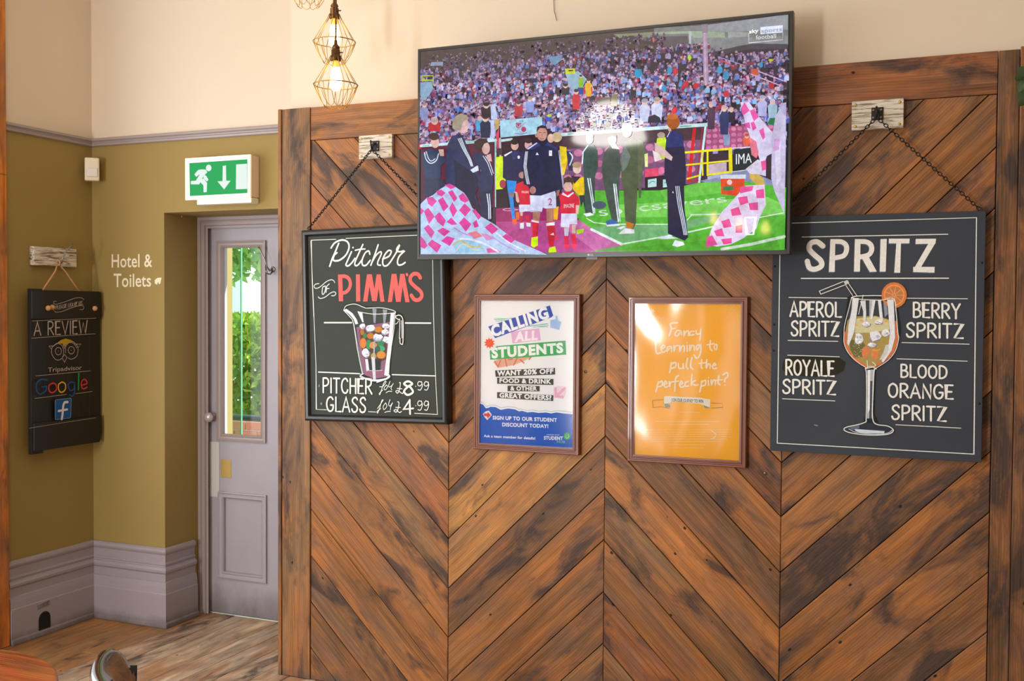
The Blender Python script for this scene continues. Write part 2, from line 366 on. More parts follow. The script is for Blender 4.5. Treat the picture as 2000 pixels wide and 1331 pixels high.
def paint(name, items, mat, parent, y0=0.0, step=0.00004):
    """flat print: coloured shapes laid over one another on a face that looks along -Y; data in 0.1 mm"""
    V = []; F = []; C = []; K = 1e-4; lay = [0]
    def addf(vs, fs, col, climb=0.0):
        b = len(V); y = y0 - lay[0]*step; m = max(len(vs)-1, 1)
        V.extend((x, y - climb*step*i/m, z) for i, (x, z) in enumerate(vs)); F.extend(tuple(b+i for i in f) for f in fs); C.extend([col]*len(fs))
    def poly(p, col):
        tr = tessellate_polygon([[Vector((x, z, 0)) for x, z in p]]); addf(p, tr, col)
    def ell(cx, cz, ax, az, bx, bz, col, n=20):
        p = [(cx+ax*math.cos(t)+bx*math.sin(t), cz+az*math.cos(t)+bz*math.sin(t)) for t in (2*math.pi*k/n for k in range(n))]
        addf(p, [tuple(range(n))], col)
    def stroke(p, w, col):
        vs = []; fs = []; r = w/2
        q = [p[0]] + [b for a, b in zip(p, p[1:]) if (abs(a[0]-b[0])+abs(a[1]-b[1])) > 1e-7]
        if len(q) < 2: return
        for i, (x, z) in enumerate(q):
            a = q[max(i-1, 0)]; b = q[min(i+1, len(q)-1)]
            dx, dz = b[0]-a[0], b[1]-a[1]; L = math.hypot(dx, dz) or 1e-9; nx, nz = -dz/L, dx/L; m = 1.0
            if 0 < i < len(q)-1:
                e0 = (x-a[0], z-a[1]); l0 = math.hypot(*e0) or 1e-9; c = abs((-e0[1]*nx+e0[0]*nz)/l0); m = 1/max(c, 0.5)
            vs += [(x+nx*r*m, z+nz*r*m), (x-nx*r*m, z-nz*r*m)]
        for i in range(len(q)-1):
            for tr in ((2*i, 2*i+1, 2*i+3), (2*i, 2*i+3, 2*i+2)):
                (ax, az), (bx, bz), (cx, cz) = (vs[t_] for t_ in tr)
                if abs((bx-ax)*(cz-az)-(cx-ax)*(bz-az)) > 2e-9: fs.append(tr)
        addf(vs, fs, col, 0.5); l0_ = lay[0]
        for (x, z), dl in ((q[0], .25), (q[-1], .75)):
            lay[0] = l0_+dl; addf([(x+r*math.cos(t), z+r*math.sin(t)) for t in (2*math.pi*k/10 for k in range(10))], [tuple(range(10))], col)
        lay[0] = l0_+.95
    def bil(q):
        (ax, az), (bx, bz), (cx, cz), (dx, dz) = [(q[i]*K, q[i+1]*K) for i in (0, 2, 4, 6)]
        return lambda u, v: ((ax*(1-u)+bx*u)*(1-v)+(cx*(1-u)+dx*u)*v, (az*(1-u)+bz*u)*(1-v)+(cz*(1-u)+dz*u)*v)
    prev = None
    for it in items:
        k = it[0]; L0 = lay[0]; col = hexc(it[1]) if k != 'c' else None
        if k == 'p': a = it[2]; poly([(a[i]*K, a[i+1]*K) for i in range(0, len(a), 2)], col)
        elif k == 's':
            a = it[3]; p = [(a[i]*K, a[i+1]*K) for i in range(0, len(a), 2)]; stroke(catmull(p) if it[4] else p, it[2]*K, col)
        elif k == 'e':
            a = [q*K for q in it[2]]; ell(a[0], a[1], a[2]-a[0], a[3]-a[1], a[4]-a[0], a[5]-a[1], col)
        elif k == 't':
            st, w = glyph_strokes(it[3]); m = bil(it[4])
            for s_ in st:
                s2 = []                                     # subdivide so that long strokes follow the slant
                for p, q in zip(s_, s_[1:]): s2 += [p, ((p[0]+q[0])/2, (p[1]+q[1])/2)]
                s2.append(s_[-1]); stroke([m(x/w, z/10) for x, z in (s_ if len(s_) > 3 else s_)], it[2]*K, col)
        elif k == 'f':
            v, t = font_tris(it[3], it[2]); m = bil(it[4]); addf([m(a, b) for a, b in v], t, col)
        elif k == 'c':
            rnd = random.Random(it[1]); a = it[6]; pg = [(a[i]*K, a[i+1]*K) for i in range(0, len(a), 2)]
            xs = [p[0] for p in pg]; zs = [p[1] for p in pg]
            def inside(x, z):
                c = False; j = len(pg)-1
                for i in range(len(pg)):
                    if (pg[i][1] > z) != (pg[j][1] > z) and x < (pg[j][0]-pg[i][0])*(z-pg[i][1])/(pg[j][1]-pg[i][1])+pg[i][0]: c = not c
                    j = i
                return c
            pts = []
            while len(pts) < it[2]:
                x, z = rnd.uniform(min(xs), max(xs)), rnd.uniform(min(zs), max(zs))
                if inside(x, z): pts.append((z, x))
            pts.sort(reverse=True)
            for z, x in pts:
                r = rnd.uniform(it[3], it[4])*K; pc = hexc(rnd.choice(PAL[it[5]])); sk = hexc(rnd.choice(SKIN)); sc = 0.45 if it[5] == 0 else (0.8 if it[5] == 1 else 1.0)
                sk = tuple(q*sc for q in sk[:3])+(1,)
                lx = rnd.uniform(-.3, .3)*r
                addf([(x-1.5*r, z-3.6*r), (x+1.5*r, z-3.6*r), (x+1.5*r, z-1.2*r), (x+.7*r, z-.5*r), (x-.7*r, z-.5*r), (x-1.5*r, z-1.2*r)], [(0,1,2,3,4,5)], pc)
                if rnd.random() < .5: addf([(x+.2*r, z-1.2*r), (x+1.6*r, z-1.4*r), (x+1.2*r, z-.7*r)], [(0,1,2)], sk)
                addf([(x+lx+.95*r*math.cos(t), z+1.15*r*math.sin(t)) for t in (k2*math.pi/3 for k2 in range(6))], [(0,1,2,3,4,5)], sk)
                if rnd.random() < .6: addf([(x+lx-.95*r, z+.3*r), (x+lx+.95*r, z+.3*r), (x+lx+.5*r, z+1.25*r), (x+lx-.5*r, z+1.25*r)], [(0,1,2,3)], hexc(rnd.choice(['302428', '6a5860', '4a3030', '908090'])))
                lay[0] += 1 if rnd.random() < 0.06 else 0
        flat = k == 's' and len(it[3]) == 4 and prev == (it[1], it[2])          # runs of short straight strokes share a layer
        prev = (it[1], it[2]) if k == 's' and len(it[3]) == 4 else None
        lay[0] = L0 if flat else (lay[0]+.1 if k in 'st' else lay[0]+1)
    me = bpy.data.meshes.new(name); me.from_pydata(V, [], F)
    ca = me.color_attributes.new('Col', 'FLOAT_COLOR', 'CORNER'); buf = []
    for f, c in zip(me.polygons, C): buf += list(c)*f.loop_total
    ca.data.foreach_set('color', buf)
    # make every face look along -Y
    bm = bmesh.new(); bm.from_mesh(me); bm.normal_update()
    fl = [f for f in bm.faces if f.normal.y > 0]; bmesh.ops.reverse_faces(bm, faces=fl); bm.to_mesh(me); bm.free()
    me.materials.append(mat); me.update(); o = bpy.data.objects.new(name, me); COL.objects.link(o); o.parent = parent
    return o

# ============================================================ materials
M = {}
M['wall'] = wall_mat('wall_paint')
M['cream'] = painted('cream_paint', rgb(219, 202, 180), rgb(212, 192, 167), 0.75)
M['ceiling'] = painted('ceiling_paint', rgb(235, 228, 215), rgb(225, 218, 205), 0.8)
M['lilac'] = painted('grey_lilac_gloss', rgb(158, 144, 142), rgb(144, 130, 127), 0.38)
M['lilac_base'] = painted('grey_lilac_skirting', rgb(158, 148, 153), rgb(142, 132, 135), 0.4, dirt=(0.06, 0.05, 16.0, 0.75))
M['door'] = painted('grey_lilac_door', rgb(164, 158, 166), rgb(150, 144, 150), 0.42, dirt=(0.17, 0.15, 6.0, 0.6), amount=0.5)
M['plank'] = wood_mat('reclaimed_wood', 0.5, 0.045)
M['floorwood'] = wood_mat('floor_wood', 0.55, None, 0.8, 'Y')
M['tablewood'] = wood_mat('table_wood', 0.22, None, 1.0, 'Y')
M['dark'] = plain('dark_gap', rgb(22, 15, 11), 0.9)
M['frame_brown'] = plain('brown_frame_paint', rgb(120, 66, 44), 0.35, noise=0.12, nscale=20, coat=0.2)
M['board'] = plain('chalkboard_paint', rgb(50, 55, 48), 0.55, spec=0.2, noise=0.28, nscale=3.5, bump=0.25)
M['board_grey'] = plain('slate_grey_board_paint', rgb(60, 64, 72), 0.65, spec=0.15, noise=0.22, nscale=4, bump=0.35)
M['black_frame'] = plain('black_frame_paint', rgb(34, 33, 33), 0.32, noise=0.1)
M['black_wood'] = plain('black_painted_wood', rgb(20, 18, 18), 0.5, noise=0.25, nscale=9, bump=0.3)
M['chalk'] = vcol_mat('chalk_paint', 0.75, grit=0.55)
M['print'] = vcol_mat('printed_paper', 0.7)
M['screen'] = vcol_mat('screen_picture', 0.05, emit=True, mottle=True)
M['paper'] = plain('paper_white', rgb(246, 245, 246), 0.8, noise=0.03, nscale=3)
M['orange'] = plain('paper_orange', rgb(255, 190, 56), 0.8, noise=0.06, nscale=5)
M['glaze'] = glass_mat('picture_glazing', 0.08, wavy=0.004, wscale=2.0)
M['glaze_wavy'] = glass_mat('wavy_picture_glazing', 0.10, wavy=0.012, wscale=5.0)
M['pane'] = glass_mat('window_glass', 0.02, ior=1.22, tint=(0.96, 0.99, 0.97, 1))
M['pane_green'] = glass_mat('greenish_glass', 0.03, tint=(0.80, 0.95, 0.88, 1))
M['bezel'] = plain('tv_bezel', rgb(44, 42, 42), 0.3, noise=0.05)
M['bezel_dark'] = plain('tv_back', rgb(22, 22, 24), 0.5)
M['iron'] = plain('dark_iron', rgb(46, 40, 38), 0.45, 0.7, noise=0.2, nscale=30)
M['steel'] = plain('worn_steel', rgb(150, 145, 140), 0.35, 0.9, noise=0.15, nscale=30)
M['brass'] = plain('aged_brass', rgb(196, 164, 96), 0.42, 0.55, noise=0.25, nscale=14)
M['gold_wire'] = plain('brass_wire', rgb(190, 150, 70), 0.35, 0.85)
M['socket'] = plain('bronze_socket', rgb(96, 64, 34), 0.4, 0.7)
M['whitewash'] = None
M['plastic'] = plain('white_plastic', rgb(228, 216, 192), 0.45)
M['exitbox'] = plain('exit_box_plastic', rgb(232, 205, 186), 0.5)
M['exit_edge'] = emit_mat('exit_diffuser_edge', rgb(255, 250, 225), 0.32)
M['exit_face'] = vcol_mat('exit_sign_face', 0.4, emit=True); M['exit_face'].node_tree.nodes['Principled BSDF'].inputs['Emission Strength'].default_value = 0.9; M['exit_face'].node_tree.nodes['Principled BSDF'].inputs['Specular IOR Level'].default_value = 0.1
M['rope'] = plain('rope', rgb(190, 140, 90), 0.85, noise=0.2, nscale=60)
M['bulb'] = emit_mat('bulb_glow', (1.0, 0.70, 0.32, 1), 14.0)
M['bulb_neck'] = emit_mat('bulb_neck', (1.0, 0.42, 0.06, 1), 1.2)
M['lampglass'] = emit_mat('milk_glass', (1.0, 0.95, 0.88, 1), 24.0)
M['bulbglobe'] = emit_mat('small_bulb_glow', (1.0, 0.60, 0.18, 1), 26.0)
M['leather'] = plain('dark_polished_wood', rgb(44, 30, 26), 0.18, noise=0.2, nscale=6, coat=0.6)
M['brick'] = plain('garden_brick', rgb(190, 120, 95), 0.9, noise=0.2, nscale=9)
M['mortar'] = plain('mortar', rgb(190, 180, 165), 0.95)
M['ground'] = plain('paving', rgb(170, 165, 155), 0.9, noise=0.1)
M['rail'] = plain('rail_paint', rgb(40, 62, 62), 0.5)
M['leaf'] = leaf_mat('hedge_leaf', rgb(70, 120, 30), rgb(170, 200, 70))
M['leaf_pale'] = leaf_mat('tree_leaf', rgb(110, 170, 90), rgb(170, 215, 120))
M['ivy'] = leaf_mat('ivy_leaf', rgb(52, 74, 44), rgb(84, 110, 70))
M['ink'] = plain('black_ink', rgb(36, 28, 30), 0.7)
M['white_letter'] = vcol_mat('white_letter_paint', 0.6)
def whitewash():
    t = NT('whitewashed_wood'); tc = t.add('ShaderNodeTexCoord').outputs['Object']
    g = t.noise(t.mapping(tc, (9, 60, 130)), 1.0, 4, 0.6, 0.8); g2 = t.noise(t.mapping(tc, (4, 14, 22)), 1.0, 4, 0.6)
    c = t.mix(t.ramp(g, [(0.38, 1.0), (0.52, 0.0)]), rgb(214, 204, 188), rgb(120, 98, 78))
    c = t.mix(t.ramp(g2, [(0.58, 0.0), (0.74, 0.6)]), c, rgb(150, 128, 104))
    t.l.new(c, t.b.inputs['Base Color']); t.b.inputs['Roughness'].default_value = 0.8; t.bump(g, 0.6, 0.002); return t.m
M['whitewash'] = whitewash()

# ============================================================ room shell
WB, WL, DY = 0.37, -4.265, 0.665           # back wall plane, left wall plane, door leaf plane
HC = 3.55
b = MB()
b.quadbox((WL-0.2, WB, 0), (-3.784, 0.85, HC)).quadbox((-3.784, WB, 2.13), (-2.90, 0.85, HC)).quadbox((-2.90, WB, 0), (-2.774, 0.85, HC))
struct(b.build('wall_back', M['wall']))
struct(box((-2.774, 0.03, 0), (2.8, 0.85, HC)).build('wall_chimney', M['cream']))
b = MB(); b.quadbox((WL-0.2, -0.30, 0), (WL, WB, HC)).quadbox((WL-0.2, -5.1, 0), (WL, -0.30, 0.7)).quadbox((WL-0.2, -5.1, 3.1), (WL, -0.30, HC)).quadbox((WL-0.2, -7.1, 0), (WL, -5.1, HC))
struct(b.build('wall_left', M['wall']))
struct(box((2.6, -7.1, 0), (2.8, 0.03, HC)).build('wall_right', M['wall']))
struct(box((WL-0.2, -7.3, 0), (2.8, -7.1, HC)).build('wall_front', M['wall']))
struct(box((WL-0.2, -7.3, HC), (2.8, 0.85, HC+0.15)).build('ceiling', M['ceiling']))
# floor with boards running away from the camera
fl = struct(box((WL-0.2, -7.3, -0.12), (2.8, 0.9, -0.022)).build('floor', M['dark']))
rnd = random.Random(11); x = WL; i = 0
while x < 1.2:
    w = rnd.uniform(0.125, 0.15); joints = [-4.2] + ([rnd.uniform(-2.6, -0.4)] if rnd.random() < .75 else []) + [0.90]
    if i == 3: joints = [-4.2, -0.12, 0.90]
    for y0, y1 in zip(joints, joints[1:]):
        o = MB().quadbox((-(y1-y0)/2+0.001, -w/2+0.0012, -0.022), ((y1-y0)/2-0.001, w/2-0.0012, -rnd.uniform(0, 0.0012))).build('floorboard', M['floorwood'], fl, (x+w/2, (y0+y1)/2, 0), (0, 0, R(90)), bevel=0.0015, seg=1)
        k = rnd.uniform(0.86, 1.1); o.color = (lin(192/255)*k, lin(170/255)*k, lin(148/255)*k, rnd.uniform(0.0, 0.45))
        if x < -3.8: o.color = (lin(166/255)*k, lin(124/255)*k, lin(80/255)*k, rnd.uniform(0.0, 0.4))
    x += w; i += 1
struct(box((-3.74, 0.665, -0.02), (-2.9, 0.80, 0.004)).build('trim_1', plain('threshold_painted_light', rgb(205, 222, 214), .3)))     # threshold strip, its pale colour imitates light coming under the door

# skirting boards
SK = [(0, .405), (.010, .405), (.020, .398), (.022, .388), (.020, .380), (.012, .368), (.009, .330), (.017, .324), (.017, .318), (.013, .314), (.013, .308), (.022, .303), (.028, .292), (.026, .280), (.017, .270), (.016, .232), (.024, .228), (.028, .205), (.030, .175), (.033, .170), (.033, .028), (.044, .022), (.046, .004), (.046, 0.001), (0, 0.001)]
struct(MB().sweep(SK, [(WL, -0.195), (WL, WB-.001)]).build('baseboard_left', M['lilac_base']))
struct(MB().sweep(SK, [(WL+.001, WB), (-3.784, WB), (-3.784, 0.585)]).build('baseboard_back', M['lilac_base']))
DR = [(0, 2.533), (.016, 2.533), (.024, 2.528), (.024, 2.519), (.014, 2.513), (.012, 2.508), (.017, 2.502), (.015, 2.494), (.004, 2.490), (0, 2.490)]
struct(MB().sweep(DR, [(WL, -0.195), (WL, WB-.001)]).build('trim_2', M['lilac']))
struct(MB().sweep(DR, [(WL+.001, WB), (-2.775, WB)]).build('trim_3', M['lilac']))
# window in the left wall
wf = struct(bpy.data.objects.new('window_1', None)); COL.objects.link(wf); wf.location = (-4.40, -2.7, 0.7)
for y0, y1, z0, z1 in ((-2.4, -2.33, 0, 2.4), (2.33, 2.4, 0, 2.4), (-2.33, 2.33, 0, .07), (-2.33, 2.33, 2.33, 2.4)):
    box((-.03, y0, z0), (.03, y1, z1)).build('window_frame', M['lilac'], wf, bevel=.004)
for y0 in (-.80, .75): box((-.02, y0, .07), (.02, y0+.045, 2.33)).build('mullion', M['lilac'], wf, bevel=.003)
# worn timber post where the left wall ends at the window bay
o = struct(box((0.0, -.06, -.0475), (HC, .06, .0475)).build('trim_4', wood_mat('post_wood', 0.4), None, (-4.2825, -.26, 0), (0, R(-90), 0), bevel=0.004)); o.color = (lin(190/255), lin(112/255), lin(40/255), 0.1)

# mouse hole painted on the skirting
mh = thing('mouse_hole', 'small black arched mouse hole with a tiny sign, on the left skirting board', 'mouse hole', (WL+.0338, 0.006, 0.02), (0, 0, R(90)))
pts = [(-.037, .004), (.037, .004), (.037, .060)] + [(.037*math.cos(a), .060+.037*math.sin(a)) for a in [R(15*k) for k in range(1, 12)]] + [(-.037, .060)]
MB().prism(pts, -0.0008, 0.0).build('hole', M['dark'], mh)
paint('sign', [('s', '2a2024', 14, [-330, 1180, 330, 1240, 330, 1420, -330, 1360, -330, 1180], 0), ('s', '2a2024', 14, [-330, 1210, -430, 1150, -400, 1250, -430, 1330, -330, 1340], 0), ('t', '2a2024', 14, 'MOUSE', [-250, 1235, 260, 1280, -250, 1330, 260, 1375])], M['print'], mh, -0.0008)

# ---- door
dr = struct(bpy.data.objects.new('door_1', None)); COL.objects.link(dr); dr.location = (-3.3, DY, 0)
X0 = lambda v: v+3.3
def slab_with_hole(x0, x1, z0, z1, holes, y0, y1):
    """door leaf made of stiles and rails round rectangular holes stacked vertically"""
    b = MB(); hz = sorted(holes, key=lambda h: h[2]); hx0 = hz[0][0]; hx1 = hz[0][1]
    b.quadbox((x0, y0, z0), (hx0, y1, z1)).quadbox((hx1, y0, z0), (x1, y1, z1)); z = z0
    for h in hz: b.quadbox((hx0, y0, z), (hx1, y1, h[2])); z = h[3]
    b.quadbox((hx0, y0, z), (hx1, y1, z1)); return b
slab_with_hole(X0(-3.742), X0(-2.93), 0.008, 2.088, [(X0(-3.655), X0(-3.392), 0.215, 0.645), (X0(-3.655), X0(-3.392), 0.962, 1.975)], 0, 0.045).build('door_leaf', M['door'], dr)
mould = [(0, 0), (0, .012), (.006, .014), (.012, .008), (.022, .007), (.028, .011), (.034, .004), (.036, -.012)]
def panel_mould(name, xa, xb, za, zb, mat):
    return MB().frame_rect(xb-xa, zb-za, mould).build(name, mat, dr, ((X0(xa)+X0(xb))/2, 0, (za+zb)/2))
panel_mould('glazing_bead', -3.683, -3.368, 0.937, 2.0, M['lilac'])
panel_mould('panel_moulding', -3.676, -3.364, 0.197, 0.663, M['door'])
box((X0(-3.655), .012, .215), (X0(-3.392), .03, .645)).build('lower_panel', M['door'], dr)
box((X0(-3.655), .018, .962), (X0(-3.392), .024, 1.975)).build('glass_pane', M['pane'], dr)
box((X0(-3.735), -.004, .63), (X0(-3.672), 0.0, .926)).build('push_strip', plain('zinc_strip', rgb(205, 205, 200), .4, .2), dr)['label'] = 'pale metal cover strip beside the lock'
box((X0(-3.662), -.003, .738), (X0(-3.594), 0.0, .834)).build('brass_plate', M['brass'], dr, bevel=.001)['label'] = 'small aged brass plate'
MB().lathe([(0, .0), (.018, .0), (.018, .004), (.010, .008), (.010, .022), (.020, .030), (.027, .042), (.024, .056), (.012, .062), (0, .063)], (X0(-3.708), 0, 1.062), 20, 'Y').build('door_knob', plain('glassy_knob', rgb(190, 175, 180), .12, .3), dr)
# architrave, lining and reveal stop
fr_ = struct(bpy.data.objects.new('door_frame', None)); COL.objects.link(fr_); fr_.location = (-3.3, .6, 0)
AR = [(0, 0), (0, .030), (.004, .034), (.020, .034), (.024, .026), (.028, .026), (.030, .031), (.046, .031), (.050, .020), (.062, .020)]
def arch_side(prof, x, z1, mirror=False):
    b = MB(); n = len(prof); s_ = -1 if mirror else 1
    for z in (0.001, z1):
        for d, y in prof: b.v.append((x+s_*d, -y, z if z < 1 else z1-d))
    for k in range(n-1): b.f.append((k, k+1, n+k+1, n+k)); b.smooth.append(False)
    return b
arch_side(AR, X0(-3.784), 2.13).build('architrave', M['lilac'], fr_, (0, .055, 0))
b = MB(); n = len(AR)
for xx in (X0(-3.784), X0(-2.90)):
    for d, y in AR: b.v.append((xx + (d if xx < 0 else -d), -y, 2.13-d))
for k in range(n-1): b.f.append((k, k+1, n+k+1, n+k)); b.smooth.append(False)
b.build('head_architrave', M['lilac'], fr_, (0, .055, 0))
arch_side(AR, X0(-2.90), 2.13, True).build('architrave', M['lilac'], fr_, (0, .055, 0))
b = MB(); b.quadbox((X0(-3.784), .035, 0.001), (X0(-3.742), .14, 2.13)).quadbox((X0(-2.93), .035, 0.001), (X0(-2.90), .14, 2.13)).quadbox((X0(-3.742), .035, 2.09), (X0(-2.93), .14, 2.13))
b.build('door_lining', M['lilac'], fr_)
# coat hook on the door
hk = thing('coat_hook', 'worn steel double coat hook screwed to the lilac door near the timber panelling', 'hook', (-3.325, DY, 1.87))
MB().lathe([(0, 0), (.014, 0), (.014, .004), (.008, .006), (0, .006)], (0, 0, -.022), 14, 'Y').build('back_plate', M['steel'], hk)
MB().tube([(0, -.005, -.02), (0, -.03, -.03), (-.006, -.045, -.012), (-.018, -.05, .03), (-.036, -.058, .068), (-.044, -.066, .092)], [.005, .005, .0045, .004, .004, .005], 8).build('upper_arm', M['steel'], hk)
MB().tube([(0, -.005, -.03), (.0, -.025, -.048), (-.006, -.045, -.046), (-.012, -.05, -.026)], .0045, 8).build('lower_arm', M['steel'], hk)

# ============================================================ outdoors seen through the door glass
struct(box((-9.5, .9, -0.15), (-1.5, 14, -0.02)).build('ground', M['ground']))
struct(box((-4.9, .97, 0), (-3.90, 1.07, 2.6)).build('wall_porch', plain('olive_render', rgb(140, 128, 78), .8, noise=.05)))
gp = thing('glass_screen', 'frameless greenish glass screen standing outside behind the door', 'glass', (-4.43, 1.6, -.02))
box((-.2, -.006, 0), (.185, .006, 2.6)).build('glass_sheet', M['pane_green'], gp)
box((.185, -.006, 0), (.191, .006, 2.6)).build('glass_edge', plain('green_glass_edge', rgb(90, 160, 130), .2), gp)
rl = thing('handrail', 'dark green metal handrail outside behind the glass of the door', 'rail', (-4.6, 1.9, -.02))
MB().tube([(-1.2, 0, .93), (1.1, 0, .93)], .022, 10).build('top_rail', M['rail'], rl)
for xx in (-1.15, 1.05): MB().tube([(xx, 0, 0), (xx, 0, .93)], .018, 8).build('post', M['rail'], rl)
bw = thing('brick_wall', 'low sunlit brick garden wall beneath the hedge outside the door', 'wall', (-5.3, 3.0, -.02))
box((-1.2, .01, 0), (1.2, .21, .77)).build('mortar', M['mortar'], bw)
for r_ in range(10):
    for k in range(11):
        xx = -1.2+k*.225+(.11 if r_ % 2 else 0)
        if xx+.215 < 1.25 and r_ > 4: MB().quadbox((0, 0, 0), (.215, .1, .065)).build('brick', M['brick'], bw, (xx, -.004+.003*((k*7+r_) % 3), .005+r_*.077), bevel=.003, seg=1)
def foliage(name, mat, n, boxlo, boxhi, size, seed, ell=False):
    rn = random.Random(seed); b = MB()
    for i in range(n):
        while True:
            p = [rn.uniform(-1, 1) for _ in range(3)]
            if not ell or sum(q*q for q in p) < 1: break
        c = [(boxlo[k]+boxhi[k])/2 + p[k]*(boxhi[k]-boxlo[k])/2 for k in range(3)]
        a = Vector((rn.gauss(0, 1), rn.gauss(0, 1), rn.gauss(0, .6))).normalized(); u = a.orthogonal().normalized(); w = a.cross(u)
        th = rn.uniform(0, 6.28); u, w = u*math.cos(th)+w*math.sin(th), w*math.cos(th)-u*math.sin(th); s_ = size*rn.uniform(.6, 1.2); C_ = Vector(c); bb = len(b.v)
        for q in (C_-u*s_, C_+w*s_*.45-u*s_*.1+a*s_*.1, C_+u*s_, C_-w*s_*.45-u*s_*.1+a*s_*.1): b.v.append(tuple(q))
        b.f.append((bb, bb+1, bb+2, bb+3)); b.smooth.append(False)
    return b
hd = thing('hedge', 'bright sunlit leafy hedge above the low brick wall outside the door', 'hedge', (-5.6, 3.85, -.02))
stuff(foliage('foliage', None, 9000, (-1.5, -.35, .70), (1.5, .5, 1.62), .055, 5).build('foliage', M['leaf'], hd, fix=False))
for xx in (-.8, 0, .8): MB().tube([(xx, .1, 0), (xx+.05, .1, .8), (xx-.03, .12, 1.3)], [.03, .022, .01], 7).build('stem', M['socket'], hd)
tr_ = thing('garden_tree', 'pale green tree behind the hedge outside the door', 'tree', (-9.0, 6.6, -.02))
stuff(foliage('foliage', None, 6000, (-1.3, -1.2, 1.98), (3.2, 1.2, 4.2), .11, 8, True).build('foliage', M['leaf_pale'], tr_, fix=False))
MB().tube([(0, 0, 0), (.05, 0, 1.2), (.3, .1, 2.2), (.7, .2, 3.1)], [.14, .11, .08, .04], 9).build('trunk', M['socket'], tr_)

# ============================================================ herringbone panelling
pn = struct(box((-2.815, .012, 0), (.40, .03, 2.50)).build('wall_panelling', M['dark']))
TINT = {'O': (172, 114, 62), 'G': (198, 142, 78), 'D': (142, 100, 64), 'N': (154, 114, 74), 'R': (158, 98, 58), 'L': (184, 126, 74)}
def clip(poly, axis, val, keep_less):
    out = []
    for i in range(len(poly)):
        a, c = poly[i], poly[(i+1) % len(poly)]
        ia = (a[axis] <= val) if keep_less else (a[axis] >= val); ic = (c[axis] <= val) if keep_less else (c[axis] >= val)
        if ia: out.append(a)
        if ia != ic:
            t = (val-a[axis])/(c[axis]-a[axis]); out.append((a[0]+(c[0]-a[0])*t, a[1]+(c[1]-a[1])*t))
    return out
prnd = random.Random(4)
def plank(poly, ang, tint, stain, name='plank', y0=None, bevel=.0025):
    cx = sum(p[0] for p in poly)/len(poly); cz = sum(p[1] for p in poly)/len(poly); c, s = math.cos(-ang), math.sin(-ang)
    loc = [((x-cx)*c-(z-cz)*s, (x-cx)*s+(z-cz)*c) for x, z in poly]
    y0 = prnd.uniform(-.0012, .0018) if y0 is None else y0
    o = MB().prism(loc, y0, .013).build(name, M['plank'], pn, (cx, 0, cz), (0, -ang, 0), bevel=bevel, seg=2)
    k = prnd.uniform(.56, .80); t = TINT[tint]; o.color = (lin(t[0]/255)*k, lin(t[1]/255)*k, lin(t[2]/255)*k, stain); return o
S1 = [-1.15, -.945, -.745, -.54, -.335, -.13, .076, .274, .48, .689, .891, 1.091, 1.31, 1.512, 1.713, 1.918, 2.122, 2.327, 2.53]
S2 = [-1.09, -.90, -.70, -.49, -.285, -.08, .122, .327, .528, .740, .946, 1.148, 1.358, 1.559, 1.764, 1.968, 2.172, 2.376, 2.58]
S3 = [-1.155, -.95, -.745, -.548, -.345, -.14, .066, .272, .479, .686, .892, 1.091, 1.305, 1.510, 1.712, 1.915, 2.12, 2.325, 2.53]
SX = [-2.648, -1.970, -1.290, -.613, .083]
# (left seam x, right seam x, heights at the left seam, heights at the right seam)
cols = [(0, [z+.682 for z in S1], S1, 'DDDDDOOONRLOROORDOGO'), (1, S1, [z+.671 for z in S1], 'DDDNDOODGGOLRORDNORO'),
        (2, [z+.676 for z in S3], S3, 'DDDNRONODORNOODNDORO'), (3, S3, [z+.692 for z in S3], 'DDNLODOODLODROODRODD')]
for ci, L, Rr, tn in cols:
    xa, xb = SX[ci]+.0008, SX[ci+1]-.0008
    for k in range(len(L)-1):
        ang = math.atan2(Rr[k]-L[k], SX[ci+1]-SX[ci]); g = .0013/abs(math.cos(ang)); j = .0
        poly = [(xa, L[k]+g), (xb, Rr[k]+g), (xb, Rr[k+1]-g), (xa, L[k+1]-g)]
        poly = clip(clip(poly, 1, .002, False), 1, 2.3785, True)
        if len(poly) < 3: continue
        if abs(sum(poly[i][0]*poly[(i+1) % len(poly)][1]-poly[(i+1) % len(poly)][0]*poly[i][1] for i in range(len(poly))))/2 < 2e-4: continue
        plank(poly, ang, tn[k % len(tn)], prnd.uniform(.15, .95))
def upright(x0, x1, z0, z1, tint, stain, y0, name='post_board'):
    o = plank([(x0, z0), (x1, z0), (x1, z1), (x0, z1)], R(90) if (z1-z0) > (x1-x0) else 0, tint, stain, name, y0); return o
for sx_, sz_ in ((-1.372, 1.402), (-.672, 1.048)): MB().lathe([(0, 0), (.006, 0), (.006, .001), (.0, .0025)], (sx_, -.0015, sz_), 10, 'Y').build('screw', M['steel'], pn)
upright(-2.815, -2.797, .002, 2.524, 'O', .7, -.010, 'edge_strip')
upright(-2.7955, -2.649, .002, 2.523, 'N', .55, -.006)
upright(.0845, .150, .002, 2.523, 'D', .8, -.004)
upright(.1515, .40, .002, 2.53, 'D', .9, -.012)
upright(-2.6475, -1.35, 2.380, 2.522, 'O', .35, -.003, 'header_board')
upright(-1.3485, .083, 2.380, 2.524, 'R', .55, -.003, 'header_board')

